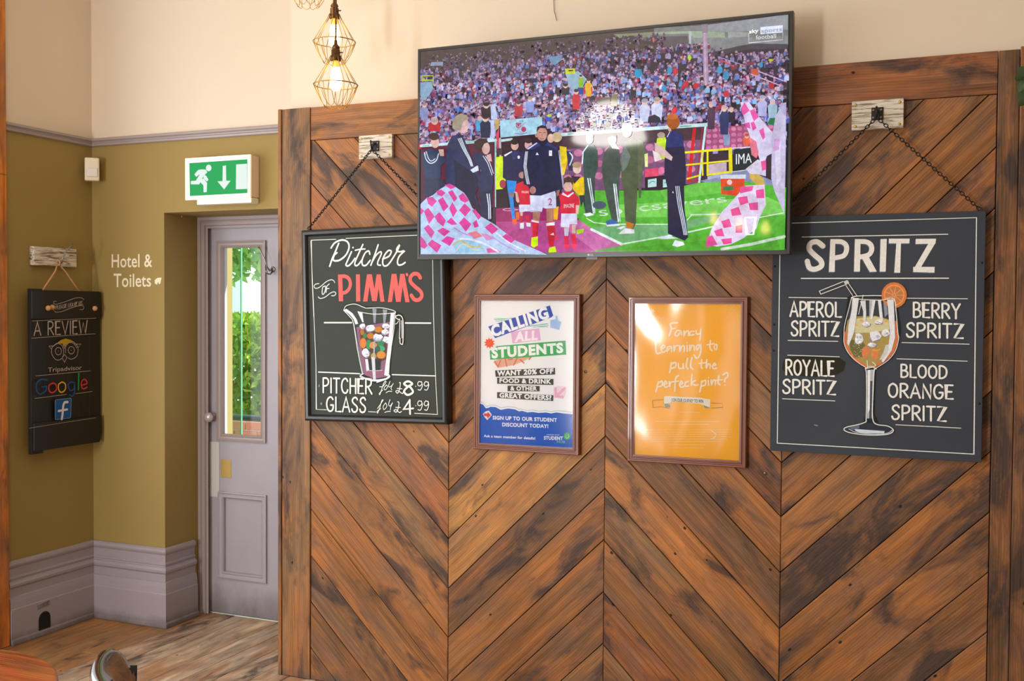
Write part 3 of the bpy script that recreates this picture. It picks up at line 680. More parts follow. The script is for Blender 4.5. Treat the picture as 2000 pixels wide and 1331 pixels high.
# ============================================================ television
tv = thing('television', 'large flat television showing a football match, hung above the chalkboards on the timber panelling', 'television', (-1.304, -.156, 2.264))
W_, H_ = 1.469, .843
MB().frame_rect(W_, H_, [(0, -.035), (0, -.001), (.002, .002), (.011, .002), (.013, -.001)]).build('bezel', M['bezel'], tv)
box((-W_/2+.012, -.0015, -H_/2), (W_/2-.012, .002, -H_/2+.022)).build('bottom_bezel', M['bezel'], tv, bevel=.001)
box((-W_/2+.002, .002, -H_/2+.002), (W_/2-.002, .03, H_/2-.002)).build('back_cover', M['bezel_dark'], tv, bevel=.003)
box((-.45, .03, -.32), (.45, .06, .12)).build('rear_housing', M['bezel_dark'], tv, bevel=.01)
b = MB(); b.quadbox((-.25, .06, -.15), (.25, .075, .15)).quadbox((-.2, .125, -.12), (.2, .140, .12)).quadbox((-.18, .07, -.1), (-.14, .13, .1)).quadbox((.14, .07, -.1), (.18, .13, .1)); b.build('wall_bracket', M['iron'], tv)
SCREEN = [
('p','3a2a38',[-7251,4083,7184,4110,7168,-4060,-7160,-4014]),
('p','4a3a38',[-7228,4092,-1555,4105,2818,4099,2827,3213,-3237,3167,-7224,3094]),
('p','7d8668',[838,4016,2389,3960,2819,3951,2823,3647,2103,3686,1665,3867,1225,3825,1077,3867]),
('p','3a302e',[1077,3853,1371,3923,1664,3895,1841,3739,2102,3798,2392,3659,2823,3647,2825,3453,1079,3669]),
('p','77787a',[2375,4097,4336,4025,7175,4099,7188,3047,4696,2990,2442,3512]),
('p','8f929a',[4336,4025,7175,4099,7173,3577,5091,3694,4339,3767]),
('p','9aa09c',[5091,3709,5831,3609,5847,3452,5093,3495]),
('p','98a690',[2438,3950,3693,3858,4105,3818,4976,3691,4978,3506,3843,3613,3694,3771,2438,3863]),
('p','5c5258',[2439,3790,3636,3690,3728,3393,3760,3160,2443,3453]),
('p','86888c',[3755,3622,5834,3425,7171,3355,7174,3076,5949,3217,4695,3076,4231,3003]),
('p','46404a',[4580,3029,5383,3156,5949,3203,7174,3082,7177,2895,5951,3019,4697,2904]),
('p','a8b0b4',[3678,3859,3767,3851,3772,3389,3683,3426]),
('e','e05060',[2456,3627,2577,3616,2457,3540]),
('c',1,420,34,40,0,[-7204,3866,-1554,3990,2820,3914,2827,3286,-1135,3221,-7201,3092]),
('c',2,900,44,52,1,[-7202,3398,-1551,3527,4326,3369,5607,2892,7200,2874,7177,1940,2840,2011,-1130,2606,-7199,2481]),
('c',3,1100,52,64,2,[-7200,2787,-1131,2798,7175,2117,7179,436,4359,435,-1121,1547,-7196,1768]),
('c',4,420,72,84,3,[-7174,2072,-4096,2052,-3978,619,-5300,135,-7167,338]),
('c',5,420,60,72,2,[-4095,1953,902,1406,4260,989,4359,435,-1114,584,-1949,1023,-4047,1158]),
('c',6,160,57,64,4,[4353,983,7175,791,7192,-539,4368,-387]),
('p','a98ba8',[4179,3739,4354,3737,4418,1911,4243,1924]),
('p','c0a4bc',[4223,3735,4281,3735,4354,1916,4287,1921]),
('p','867886',[4132,4045,4365,4045,4368,3735,4179,3739]),
('p','c85838',[5932,2330,6171,2296,6174,2070,5920,2119]),
('s','d8a8d8',34,[6186,2210,7150,1769],0),
('s','d8a8d8',34,[5934,2132,6973,1643],0),
('s','a890c8',29,[4755,2842,5676,2464],0),
('s','d04048',46,[4872,2718,5277,2455],0),
('s','d8a8d8',22,[6719,1970,6721,1802],0),
('e','3a90c0',[5051,2161,5162,2152,5053,2004]),
('e','3a90c0',[4819,2380,4919,2371,4820,2237]),
('e','3a90c0',[3417,2032,3475,2027,3418,1951]),
('e','3a90c0',[2791,1876,2885,1869,2792,1745]),
('e','3a90c0',[2994,2501,3089,2494,2996,2370]),
('e','3a90c0',[6268,2429,6336,2423,6269,2330]),
('e','c02838',[3204,2455,3308,2447,3205,2339]),
('e','c02838',[6640,1668,6737,1661,6641,1556]),
('e','c02838',[3596,1960,3699,1952,3597,1844]),
('e','c02838',[3951,1875,4053,1867,3952,1759]),
('e','c02838',[5059,1505,5160,1497,5060,1390]),
('e','c02838',[3189,1061,3293,1054,3190,944]),
('e','b8e020',[3718,2904,3783,2898,3719,2803]),
('e','b8d020',[6601,2569,6684,2561,6601,2529]),
('f','ffffff',0.03,'sky',[5840,3566,6169,3576,5839,3684,6168,3694]),
('p','d8def4',[6229,3747,7001,3739,7004,3487,6232,3500]),
('f','8a94b0',0.01,'sports',[6268,3539,6970,3535,6266,3679,6968,3675]),
('f','f0f0f4',0.0,'football',[6074,3332,6771,3323,6072,3479,6769,3463]),
('s','e8e8ee',14,[5832,3566,5836,3233,7002,3237,7004,3482],0),
('p','8fb0c8',[-1028,2713,-537,2759,-199,2417,-349,2143,-745,2058,-901,2300]),
('p','6a90b0',[-1748,3409,-1157,3415,-1217,3219,-1464,3067,-1590,3164]),
('p','c8d020',[-1045,2910,-660,2884,-628,2681,-1028,2699]),
('p','4a3020',[-906,2847,-721,2838,-721,2789,-905,2789]),
('s','a8c0d0',40,[-537,2759,-168,2415],0),
('p','4a4038',[230,1729,770,1689,743,1436,263,1470]),
('s','c02838',23,[246,1722,770,1695],0),
('p','7a7848',[799,1744,948,1818,1038,1698,1011,1361,773,1377]),
('p','88b830',[-519,2457,-456,2531,-370,2524,-305,2440,-324,2127,-495,2140]),
('e','e0b8b0',[-413,2559,-353,2554,-412,2495]),
('e','382820',[-413,2590,-354,2585,-413,2550]),
('p','2040a0',[-532,2157,-288,2138,-316,1883,-530,1898]),
('p','e8b020',[-243,2235,-162,2336,-53,2327,30,2214,7,1788,-212,1804]),
('e','e0b8b0',[-107,2374,-31,2368,-107,2292]),
('e','603020',[-108,2417,-31,2411,-107,2366]),
('s','d03020',57,[-272,2137,-286,1909],0),
('s','d03020',51,[16,2115,48,1884],0),
('p','c82838',[-759,1843,-659,1958,-524,1948,-422,1819,-452,1333,-721,1352]),
('e','e0b8b0',[-592,2002,-497,1995,-591,1901]),
('e','402828',[-592,2051,-498,2044,-592,1988]),
('p','2858c8',[-1825,1151,-1750,1190,-1649,1183,-1574,1134,-1598,962,-1798,975]),
('e','e0b8b0',[-1700,1204,-1630,1199,-1699,1129]),
('e','302828',[-1700,1221,-1630,1217,-1699,1175]),
('e','c8d830',[-1668,1184,-1574,1178,-1668,1126]),
('p','302838',[-1194,2193,-1092,2250,-956,2240,-854,2167,-886,1910,-1157,1930]),
('e','e0b8b0',[-1024,2271,-929,2263,-1023,2169]),
('e','282020',[-1024,2297,-929,2289,-1024,2233]),
('p','b83040',[-3114,1618,-3009,1699,-2868,1689,-2761,1594,-2794,1244,-3076,1262]),
('e','e0b8b0',[-2938,1729,-2840,1722,-2938,1626]),
('e','504040',[-2939,1765,-2840,1758,-2938,1700]),
('p','8898d8',[-2635,1746,-2531,1834,-2391,1824,-2286,1721,-2318,1344,-2597,1363]),
('e','e0b8b0',[-2461,1867,-2363,1860,-2460,1764]),
('e','a09088',[-2461,1905,-2363,1898,-2461,1841]),
('p','2090c0',[1676,2662,1939,2640,1970,2442,1826,2313,1679,2409]),
('p','c8d0f0',[1865,1259,1986,1384,2149,1373,2272,1231,2237,703,1911,724]),
('e','e0b8b0',[2067,1432,2181,1424,2069,1306]),
('e','a0a0b0',[2067,1485,2181,1477,2068,1406]),
('p','d0d4f4',[2315,1284,2444,1408,2617,1395,2747,1254,2710,728,2364,751]),
('e','e0b8b0',[2530,1454,2651,1446,2531,1321]),
('e','a89890',[2529,1507,2650,1499,2530,1424]),
('p','302c44',[2218,886,2448,954,2651,830,2711,631,2191,664]),
('p','88a8c8',[-7210,2869,-6715,2864,-6620,2589,-6789,2334,-7130,2089,-7208,2364]),
('s','a8c020',47,[-7135,3126,-6633,3092,-6632,2724],0),
('s','a8c020',47,[-7116,3124,-7115,2946,-6632,2918],0),
('p','8890b0',[-6719,3635,-6191,3606,-6191,3456,-6756,3487]),
('p','4aa8e0',[-4753,1146,-4655,1231,-4524,1222,-4425,1125,-4456,766,-4718,782]),
('e','e0b8b0',[-4590,1263,-4498,1257,-4589,1168]),
('e','d8b0b0',[-4590,1299,-4498,1293,-4589,1240]),
('p','202848',[-4570,1069,-4429,1200,-4240,1187,-4099,1039,-4142,484,-4520,506]),
('e','e0b8b0',[-4335,1249,-4203,1241,-4334,1113]),
('e','483838',[-4335,1305,-4203,1297,-4335,1220]),
('p','9098d0',[-7187,1807,-7084,1909,-6947,1900,-6843,1784,-6876,1349,-7150,1367]),
('e','e0b8b0',[-7015,1948,-6919,1942,-7015,1851]),
('e','908890',[-7016,1992,-6920,1985,-7015,1932]),
('p','c02030',[-6841,1212,-6671,1277,-6444,1262,-6274,1176,-6329,879,-6783,906]),
('e','e0b8b0',[-6557,1300,-6398,1290,-6556,1139]),
('e','c8a0a0',[-6557,1330,-6399,1320,-6557,1229]),
('p','302030',[-4537,1659,-4396,1739,-4208,1726,-4066,1626,-4111,1269,-4488,1294]),
('e','e0b8b0',[-4302,1769,-4170,1760,-4301,1632]),
('e','281820',[-4302,1805,-4170,1796,-4302,1720]),
('p','b8c4e8',[-4117,1155,-3955,1177,-3933,456,-4095,465]),
('p','b8a060',[-3955,1194,-3740,1196,-3755,838,-3898,748]),
('p','d04060',[-3897,585,-3755,838,-3732,-13,-3822,-8]),
('p','b8c4e8',[-4121,1712,-3941,1798,-3849,1399,-3811,1184,-4081,1202]),
('p','5a1c38',[-7166,277,-3976,341,-3895,-2222,-7156,-2117]),
('p','30182c',[-3759,487,-1904,612,-1841,-2270,-3742,-2327]),
('s','c8e0e8',99,[-3715,346,-3219,377],0),
('p','7a5078',[-1153,336,4323,383,4104,-1619,-1136,-1828]),
('e','c87aa4',[-901,-295,-726,-304,-900,-430]),
('e','c87aa4',[-491,-288,-318,-297,-490,-422]),
('e','c87aa4',[-85,-280,87,-289,-84,-414]),
('e','c87aa4',[318,-273,489,-282,320,-406]),
('e','c87aa4',[718,-266,888,-275,720,-398]),
('e','c87aa4',[1115,-258,1283,-267,1117,-391]),
('e','c87aa4',[1509,-251,1675,-260,1510,-383]),
('e','c87aa4',[1900,-244,2065,-253,1901,-375]),
('e','c87aa4',[2287,-237,2451,-246,2289,-368]),
('e','c87aa4',[2672,-230,2834,-239,2673,-360]),
('e','c87aa4',[3053,-223,3215,-232,3055,-353]),
('e','c87aa4',[3432,-216,3592,-225,3433,-346]),
('e','c87aa4',[3808,-210,3967,-219,3809,-338]),
('e','b8688f',[-897,-757,-722,-766,-896,-892]),
('e','b8688f',[-487,-748,-314,-756,-486,-883]),
('e','b8688f',[-81,-739,91,-747,-80,-873]),
('e','b8688f',[323,-730,493,-738,324,-863]),
('e','b8688f',[723,-721,892,-729,724,-854]),
('e','b8688f',[1119,-712,1287,-720,1121,-844]),
('e','b8688f',[1513,-703,1680,-711,1515,-835]),
('e','b8688f',[1904,-694,2069,-702,1905,-825]),
('e','b8688f',[2292,-685,2456,-693,2293,-816]),
('e','b8688f',[2676,-677,2839,-685,2678,-807]),
('e','b8688f',[3058,-668,3220,-676,3059,-798]),
('e','b8688f',[3437,-659,3597,-668,3438,-789]),
('e','b8688f',[3813,-651,3972,-659,3814,-780]),
('e','c87aa4',[-893,-1220,-719,-1228,-892,-1355]),
('e','c87aa4',[-483,-1209,-310,-1217,-482,-1343]),
('e','c87aa4',[-77,-1198,95,-1205,-76,-1332]),
('e','c87aa4',[327,-1187,497,-1195,328,-1320]),
('e','c87aa4',[727,-1176,896,-1184,728,-1309]),
('e','c87aa4',[1124,-1165,1292,-1173,1125,-1298]),
('e','c87aa4',[1518,-1155,1684,-1162,1519,-1287]),
('e','c87aa4',[1908,-1144,2074,-1152,1910,-1275]),
('e','c87aa4',[2296,-1134,2460,-1141,2297,-1264]),
('e','c87aa4',[2681,-1123,2844,-1131,2682,-1253]),
('e','c87aa4',[3063,-1113,3224,-1120,3064,-1243]),
('e','c87aa4',[3442,-1102,3602,-1110,3443,-1232]),
('e','c87aa4',[3818,-1092,3977,-1100,3819,-1221]),
('p','4c3440',[-1153,374,4322,401,4290,-54,-1149,-128]),
('s','c8e8ee',125,[-1154,432,4359,463],0),
('s','c8e8ee',82,[4340,473,4122,-1602],0),
('s','70b8a8',48,[-907,437,-497,441],0),
('s','70b8a8',47,[512,448,911,443],0),
('s','70b8a8',46,[3425,457,3801,452],0),
('s','c8e8f0',107,[-7165,339,-3888,375],0),
('s','70c0b8',44,[-7064,338,-6813,342],0),
('s','70c0b8',44,[-5136,363,-4797,366],0),
('s','a8d0dc',78,[-3898,410,-3863,-2184],0),
('p','a85078',[4363,385,6759,319,6770,-532,5942,-445,4329,-464]),
('e','c068a0',[4450,252,4541,246,4451,180]),
('e','d880b0',[4673,251,4763,246,4674,179]),
('e','d880b0',[4896,250,4985,245,4896,178]),
('e','c068a0',[5117,249,5206,244,5118,178]),
('e','d880b0',[5337,249,5426,243,5338,177]),
('e','d880b0',[5556,248,5644,242,5557,176]),
('e','c068a0',[5774,247,5862,242,5775,176]),
('e','d880b0',[5991,246,6079,241,5992,175]),
('e','d880b0',[6208,245,6295,240,6208,175]),
('e','c068a0',[6423,245,6510,239,6424,174]),
('e','d880b0',[6637,244,6723,239,6638,173]),
('e','d880b0',[6850,243,6936,238,6851,173]),
('e','d880b0',[4453,48,4543,43,4453,-24]),
('e','d880b0',[4676,48,4766,42,4677,-25]),
('e','c068a0',[4898,47,4987,42,4899,-25]),
('e','d880b0',[5119,47,5208,42,5120,-25]),
('e','d880b0',[5339,46,5428,41,5340,-25]),
('e','c068a0',[5559,46,5647,41,5559,-25]),
('e','d880b0',[5777,46,5865,41,5778,-25]),
('e','d880b0',[5994,45,6081,40,5995,-26]),
('e','c068a0',[6210,45,6297,40,6211,-26]),
('e','d880b0',[6425,45,6512,40,6426,-26]),
('e','d880b0',[6640,44,6726,39,6640,-26]),
('e','c068a0',[6853,44,6939,39,6854,-26]),
('e','d880b0',[4455,-156,4545,-161,4456,-229]),
('e','c068a0',[4678,-156,4768,-161,4679,-228]),
('e','d880b0',[4900,-156,4990,-161,4901,-228]),
('e','d880b0',[5122,-156,5211,-161,5122,-228]),
('e','c068a0',[5342,-156,5430,-161,5343,-227]),
('e','d880b0',[5561,-156,5649,-161,5562,-227]),
('e','d880b0',[5779,-155,5867,-161,5780,-227]),
('e','c068a0',[5996,-155,6084,-160,5997,-227]),
('e','d880b0',[6213,-155,6300,-160,6213,-226]),
('e','d880b0',[6428,-155,6515,-160,6429,-226]),
('e','c068a0',[6642,-155,6728,-160,6643,-226]),
('e','d880b0',[6855,-155,6941,-160,6856,-225]),
('e','c068a0',[4457,-360,4548,-365,4458,-433]),
('e','d880b0',[4680,-360,4770,-365,4681,-432]),
('e','d880b0',[4903,-359,4992,-364,4904,-431]),
('e','c068a0',[5124,-359,5213,-363,5125,-430]),
('e','d880b0',[5344,-358,5433,-363,5345,-430]),
('e','d880b0',[5563,-357,5652,-362,5564,-429]),
('e','c068a0',[5782,-357,5869,-362,5782,-428]),
('e','d880b0',[5999,-356,6086,-361,6000,-427]),
('e','d880b0',[6215,-356,6302,-361,6216,-427]),
('e','c068a0',[6430,-355,6517,-360,6431,-426]),
('e','d880b0',[6645,-355,6731,-359,6646,-425]),
('e','d880b0',[6858,-354,6944,-359,6859,-424]),
('p','d02028',[3878,372,3995,373,3820,-1529,3681,-1558]),
('s','b02030',43,[4225,351,4038,-1560],0),
('s','c02030',43,[3689,-1558,4090,-1519],0),
('p','8890b8',[4125,-1542,4940,-1364,5783,-1192,7134,-1834,7140,-2249,6378,-2096,4944,-1746]),
('p','a8b0d0',[4426,-1384,5278,-1232,5322,-1339,4427,-1512]),
('p','c8b0c0',[4442,-959,5105,-907,5109,-1245,4468,-1343]),
('s','f0e020',77,[3612,-490,5269,-442],0),
('s','f0e020',68,[4415,-447,4425,-1342],0),
('s','f0e020',127,[5227,-449,5257,-1252],0),
('s','f0e020',60,[3639,-942,5274,-864],0),
('s','f0e020',68,[4425,-1333,5279,-1253],0),
('s','f0e020',51,[4221,-480,4252,-1334],0),
('s','f0e020',60,[3688,-1438,4166,-1330],0),
('s','e0e4ec',34,[5290,-431,5920,-423],0),
('p','1f2a34',[5333,-488,6067,-444,5993,-1201,5321,-1255]),
('s','d8dce8',30,[5279,-1265,5951,-1212],0),
('f','f4f8ff',0.0,'IMA',[5436,-1007,5990,-971,5432,-645,5986,-636]),
('p','8898c0',[4966,30,5042,110,5144,104,5221,16,5200,-321,4996,-309]),
('e','e0b8b0',[5093,141,5164,137,5094,60]),
('e','98a0b0',[5092,175,5164,171,5093,124]),
('p','302840',[5106,824,5194,902,5312,894,5402,804,5377,469,5139,484]),
('e','e0b8b0',[5253,932,5336,926,5254,837]),
('e','d0a8a0',[5252,965,5335,960,5253,906]),
('p','503850',[4378,936,4467,1089,4587,1081,4679,916,4656,282,4415,296]),
('e','e0b8b0',[4526,1149,4610,1143,4527,1053]),
('e','e0b0a8',[4525,1212,4609,1206,4526,1153]),
('p','303a68',[4830,757,4930,920,5067,911,5170,735,5144,62,4872,78]),
('e','e0b8b0',[4998,983,5093,976,4999,875]),
('e','d0a8a8',[4997,1050,5092,1044,4998,983]),
('p','e06040',[5665,-94,5753,-37,5870,-43,5958,-111,5932,-361,5698,-348]),
('e','e0b8b0',[5811,-15,5893,-20,5812,-109]),
('e','c05040',[5811,10,5893,5,5811,-48]),
('p','1a8050',[6753,838,6874,912,6842,252,6512,356]),
('p','b8b8e8',[6172,1106,6270,1214,6403,1205,6503,1083,6476,628,6211,645]),
('e','e0b8b0',[6336,1255,6428,1248,6337,1148]),
('e','a8a8c8',[6335,1301,6428,1294,6336,1234]),
('p','a8c8e0',[6525,978,6622,1075,6754,1065,6853,955,6826,543,6563,560]),
('e','e0b8b0',[6688,1112,6780,1105,6689,1005]),
('e','b8b8c8',[6687,1153,6779,1146,6688,1087]),
('p','55b636',[-520,-1697,2688,-1821,4122,-1602,5480,-1567,7192,-1889,7168,-4060,-53,-4015,-1913,-3907,-1088,-2604]),
('p','6cc44a',[2688,-1821,4122,-1602,5480,-1567,5122,-1970,2883,-2201]),
('p','7ad058',[936,-2284,6563,-2204,7148,-2492,7152,-2848,940,-2759]),
('p','6fae74',[17,-3109,696,-3018,3072,-3038,5005,-2720,5007,-2884,3076,-3458,1285,-3759,972,-3732]),
('p','a01e68',[-3851,-2228,-1256,-2270,-445,-2758,-443,-2967,-3846,-3008]),
('p','b84890',[-3848,-2791,-445,-2800,143,-3191,1444,-3841,2000,-3994,150,-4034,-2063,-4012,-3843,-3528]),
('p','c86aa8',[-1251,-2946,-445,-2800,143,-3191,1444,-3841,1958,-3981,273,-4028]),
('s','e8b0d8',22,[-3566,-2324,-3378,-2287,-2909,-2345,-3377,-2373,-3566,-2324],1),
('s','e4ece8',95,[63,-3174,1241,-3750],0),
('s','d0e8d0',51,[1241,-3750,3033,-3478,4010,-3312,5826,-2948],0),
('s','d4ecd0',39,[-123,-2759,152,-2918,696,-2997,3072,-3063],0),
('p','58b034',[70,-3996,1286,-3802,3334,-3505,6636,-3335,7043,-4069]),
('p','50a830',[434,-3980,3336,-3735,6838,-3582,7043,-4069]),
('f','cfe8cc',0.0,'specsavers',[400,-2688,5165,-2315,261,-2382,5038,-2065]),
('s','d8ecd8',34,[3833,-2739,5126,-2748],0),
('s','d8ecd8',34,[3704,-2920,3877,-2740],0),
('s','e4ece8',34,[3753,-3373,4704,-3182,6388,-2890,7134,-2767],0),
('s','c8dcc8',102,[4971,-3996,5983,-3845,7145,-3597],0),
('p','d8e0ec',[4897,-1362,5786,-1381,5787,-1528,4899,-1511]),
('p','e04828',[4899,-1490,5745,-1526,5732,-2156,4927,-2042]),
('p','2e8048',[4987,-1769,5348,-1762,5350,-1910,4989,-1909]),
('e','f0d0c8',[5220,-1630,5313,-1634,5221,-1723]),
('p','c8d8d0',[2513,-3540,3049,-3486,3404,-3581,2783,-3602]),
('p','a8d8f0',[-3706,1131,-1955,1154,-1936,518,-3679,466]),
('p','c8b8c0',[-3749,453,-3655,461,-3635,-423,-3720,-419]),
('s','b03868',34,[-3025,980,-2829,968,-2861,820,-2944,791,-3014,851,-3025,980],0),
('p','b03868',[-3001,957,-2861,949,-2907,832,-2968,848]),
('e','b83868',[-2707,726,-2605,719,-2706,623]),
('s','c090b0',30,[-2630,977,-3023,681],0),
('s','8878a8',30,[-3069,598,-2835,541,-2581,582],0),
('s','605070',21,[-2909,1046,-2723,1042],0),
('p','d8f020',[-3863,-282,-3580,-254,-3527,-1075,-3571,-1547,-3856,-1536]),
('e','483040',[-3722,-74,-3581,-82,-3722,-212]),
('p','20182a',[-3856,-1536,-3336,-1513,-3308,-2246,-3851,-2272]),
('p','d8e020',[-3574,-1159,-3389,-651,-3386,-995,-3525,-1420]),
('p','202450',[-3556,-212,-3205,-80,-2691,-129,-2661,-1198,-3385,-1210,-3574,-1073]),
('p','2c3468',[-3251,-77,-2878,-97,-3015,-411,-3156,-404]),
('p','e0e4f4',[-3533,-213,-3205,-80,-3181,-111,-3485,-280]),
('e','d8a8a0',[-3075,127,-2916,119,-3074,-53]),
('e','2c2024',[-3090,270,-2922,260,-3089,158]),
('e','f0f0ff',[-2909,-331,-2857,-334,-2908,-395]),
('p','1890e8',[-3409,-1187,-2986,-1248,-3077,-1695,-3122,-1865,-3047,-2684,-3164,-2681,-3310,-1858,-3359,-1598]),
('p','907878',[-3311,-1686,-3077,-1695,-3099,-1845,-3287,-1838]),
('p','f06028',[-3164,-2702,-2977,-2686,-2975,-2901,-3139,-2897]),
('p','e06820',[-3025,-2427,-2862,-2432,-2860,-2732,-3000,-2728]),
('e','b03858',[-3573,-1331,-3441,-1337,-3572,-1495]),
('e','d8a8a8',[-2508,117,-2351,109,-2507,-53]),
('e','382830',[-2509,288,-2343,278,-2508,177]),
('e','d0b890',[-1344,348,-1141,336,-1343,158]),
('p','f0d020',[-1229,5,-958,-52,-909,-600,-1040,-1099,-1175,-1093,-1226,-332]),
('e','e0b8a8',[-1593,320,-1457,312,-1592,151]),
('p','303858',[-957,-178,-733,-232,-638,-949,-862,-939]),
('s','d8e0f0',50,[-822,-269,-709,-443,-819,-731],1),
('p','f0c818',[-680,-1282,-236,-1197,-101,-1474,-187,-1721,-275,-1884,-452,-1878,-677,-1660]),
('e','e8c8c0',[-527,-870,-358,-878,-526,-1071]),
('e','b89878',[-542,-744,-364,-752,-541,-853]),
('p','302838',[-771,-1131,-636,-1158,-369,-1191,-634,-1452]),
('p','2c3040',[-430,-1879,-9,-1894,84,-2523,-181,-2515,-272,-2135,-359,-2342]),
('p','e8c8c0',[-232,-1635,-122,-1640,-29,-2102,-117,-2141]),
('p','e8b020',[-1459,-2348,-1256,-2270,-1297,-2776,-1456,-2772]),
('e','b88880',[-2755,-1023,-2606,-1029,-2754,-1151]),
('p','d02038',[-3009,-1354,-2730,-1259,-2451,-1377,-2422,-2168,-2840,-2154,-3077,-1652]),
('s','f0d8e0',30,[-3077,-1661,-2983,-1681],0),
('p','e0b0a8',[-3044,-1675,-2951,-1700,-2864,-2046,-2934,-2086,-3005,-1998]),
('p','d8dcf4',[-2887,-2152,-2422,-2168,-2398,-2425,-2629,-2418,-2699,-2437,-2862,-2432]),
('f','f4e0e8',0.0,'IMAGINE',[-2773,-1715,-2486,-1726,-2774,-1629,-2486,-1641]),
('p','e0b0a8',[-2838,-2433,-2722,-2436,-2730,-2607,-2814,-2605]),
('p','c82038',[-2837,-2583,-2707,-2587,-2719,-2843,-2822,-2841]),
('p','c82038',[-2605,-2568,-2443,-2573,-2441,-2851,-2580,-2847]),
('p','e8e8f0',[-2835,-2862,-2673,-2845,-2680,-3080,-2834,-3076]),
('p','e8e8f0',[-2580,-2847,-2394,-2873,-2393,-3010,-2556,-2998]),
('p','b07868',[-2305,-2406,-1984,-2374,-2048,-2925,-2302,-2919]),
('p','b07868',[-1755,-2318,-1460,-2306,-1478,-2898,-1728,-2891]),
('p','d4d8f4',[-2434,-1805,-1988,-1842,-1374,-1675,-1346,-2331,-1801,-2337,-1893,-2292,-1937,-2460,-2397,-2446]),
('s','302840',13,[-2398,-2404,-1983,-2451],0),
('f','b03888',0.01,'2',[-1674,-2223,-1519,-2211,-1676,-1960,-1521,-1948]),
('p','1e2248',[-2599,-48,-2163,204,-1729,180,-1273,-77,-1081,-1602,-1327,-1867,-1419,-1673,-1988,-1842,-2402,-1785,-2497,-1461,-2706,-1367,-2713,-341]),
('p','2c3874',[-2163,204,-2461,72,-2599,-48,-2322,-63,-2002,89,-1729,180,-1273,-77,-1363,-157,-1636,27]),
('s','e4e8f8',26,[-2622,-132,-2688,-684,-2630,-1028,-2544,-1374],0),
('s','e4e8f8',26,[-2580,-134,-2641,-686,-2579,-1030,-2497,-1375],0),
('s','e4e8f8',26,[-2539,-137,-2595,-688,-2528,-1033,-2451,-1377],0),
('s','c8d0f0',21,[-1273,-161,-1177,-840,-1081,-1560],0),
('s','c8d0f0',21,[-1232,-164,-1137,-842,-1045,-1561],0),
('p','d0d8f0',[-2576,-28,-2163,192,-2140,157,-2507,-62]),
('p','1a1c38',[-2163,204,-2095,349,-1752,308,-1719,180,-1887,-2,-2002,89]),
('e','c08c80',[-1950,510,-1731,497,-1948,235]),
('e','c08c80',[-2179,460,-2124,457,-2178,384]),
('p','2c2228',[-2179,566,-2144,776,-1962,841,-1779,787,-1709,580,-1755,625,-1824,714,-2052,728,-2134,627]),
('s','40282c',21,[-2060,559,-1982,554],0),
('s','40282c',21,[-1891,549,-1813,544],0),
('s','903c40',17,[-2004,323,-1866,315],0),
('s','8c5c50',17,[-1936,509,-1949,404],0),
('p','e8ecff',[-2206,-282,-2147,-179,-2072,-289]),
('p','f0f0ff',[-1658,-141,-1535,-147,-1534,-350,-1656,-344]),
('s','b03868',17,[-1635,-184,-1552,-294],0),
('e','b88078',[-2311,-1617,-2182,-1622,-2310,-1762]),
('p','a87068',[-1351,-1676,-1216,-1639,-1237,-1849,-1327,-1888]),
('p','d02038',[-2349,-2747,-2049,-2819,-2105,-3393,-2298,-3410]),
('p','d02038',[-1751,-2848,-1410,-2836,-1383,-3366,-1448,-3788,-1630,-3785,-1704,-3147]),
('p','e8e8f4',[-1751,-2891,-1410,-2857,-1409,-2984,-1750,-2997]),
('p','e8d0dc',[-2358,-2746,-2045,-2819,-2053,-2883,-2358,-2823]),
('p','c8f010',[-2353,-3430,-2091,-3393,-2088,-3734,-2249,-3817,-2365,-3750]),
('p','c8f010',[-1616,-3828,-1380,-3781,-1324,-4002,-1651,-4014]),
('p','f4e0e8',[-1588,-3340,-1452,-3259,-1420,-3365]),
('e','e0b8ac',[-879,-1547,-691,-1554,-878,-1736]),
('p','503830',[-1059,-1476,-1048,-1224,-860,-1149,-658,-1262,-678,-1492,-769,-1383,-970,-1375]),
('p','d82040',[-1237,-1849,-1080,-1728,-676,-1723,-429,-1962,-405,-2214,-469,-2548,-1164,-2560,-1190,-2104]),
('p','e8e0f0',[-1080,-1749,-899,-1882,-676,-1752,-631,-1787,-854,-1947,-1124,-1832]),
('f','f8e8f0',0.0,'IMAGINE',[-1039,-2341,-627,-2333,-1040,-2197,-628,-2190]),
('p','e0b8ac',[-560,-2251,-427,-2256,-455,-2590,-558,-2545]),
('p','d8d8f4',[-1141,-2548,-513,-2567,-497,-2966,-801,-2958,-822,-3084,-1160,-3054]),
('p','e0b8ac',[-1015,-3079,-822,-3084,-842,-3336,-1000,-3332]),
('p','e0b8ac',[-711,-2981,-554,-2986,-565,-3300,-699,-3297]),
('p','d8d0e8',[-1024,-3121,-835,-3126,-864,-3399,-999,-3396]),
('p','e0284c',[-1013,-3395,-842,-3399,-816,-3800,-996,-3839]),
('p','e0284c',[-753,-3338,-565,-3342,-503,-3847,-659,-3866]),
('p','f03868',[-1019,-3712,-772,-3716,-793,-3863,-1009,-3872]),
('p','f03868',[-750,-3717,-504,-3721,-516,-3881,-659,-3866]),
('p','a8e020',[-522,-3175,-220,-3141,-263,-3286,-507,-3344]),
('p','f03868',[-1406,-3366,-1248,-3369,-1247,-3496,-1391,-3514]),
('p','28385c',[-7088,15,-6712,208,-6313,85,-6014,-305,-6261,-514,-6258,-1000,-6958,-1014]),
('e','d8b0a8',[-6514,428,-6325,417,-6513,215]),
('e','483028',[-6565,674,-6336,660,-6564,523]),
('s','e0e8f8',40,[-6987,54,-6911,-216,-6710,-381,-6461,-283,-6362,-23],1),
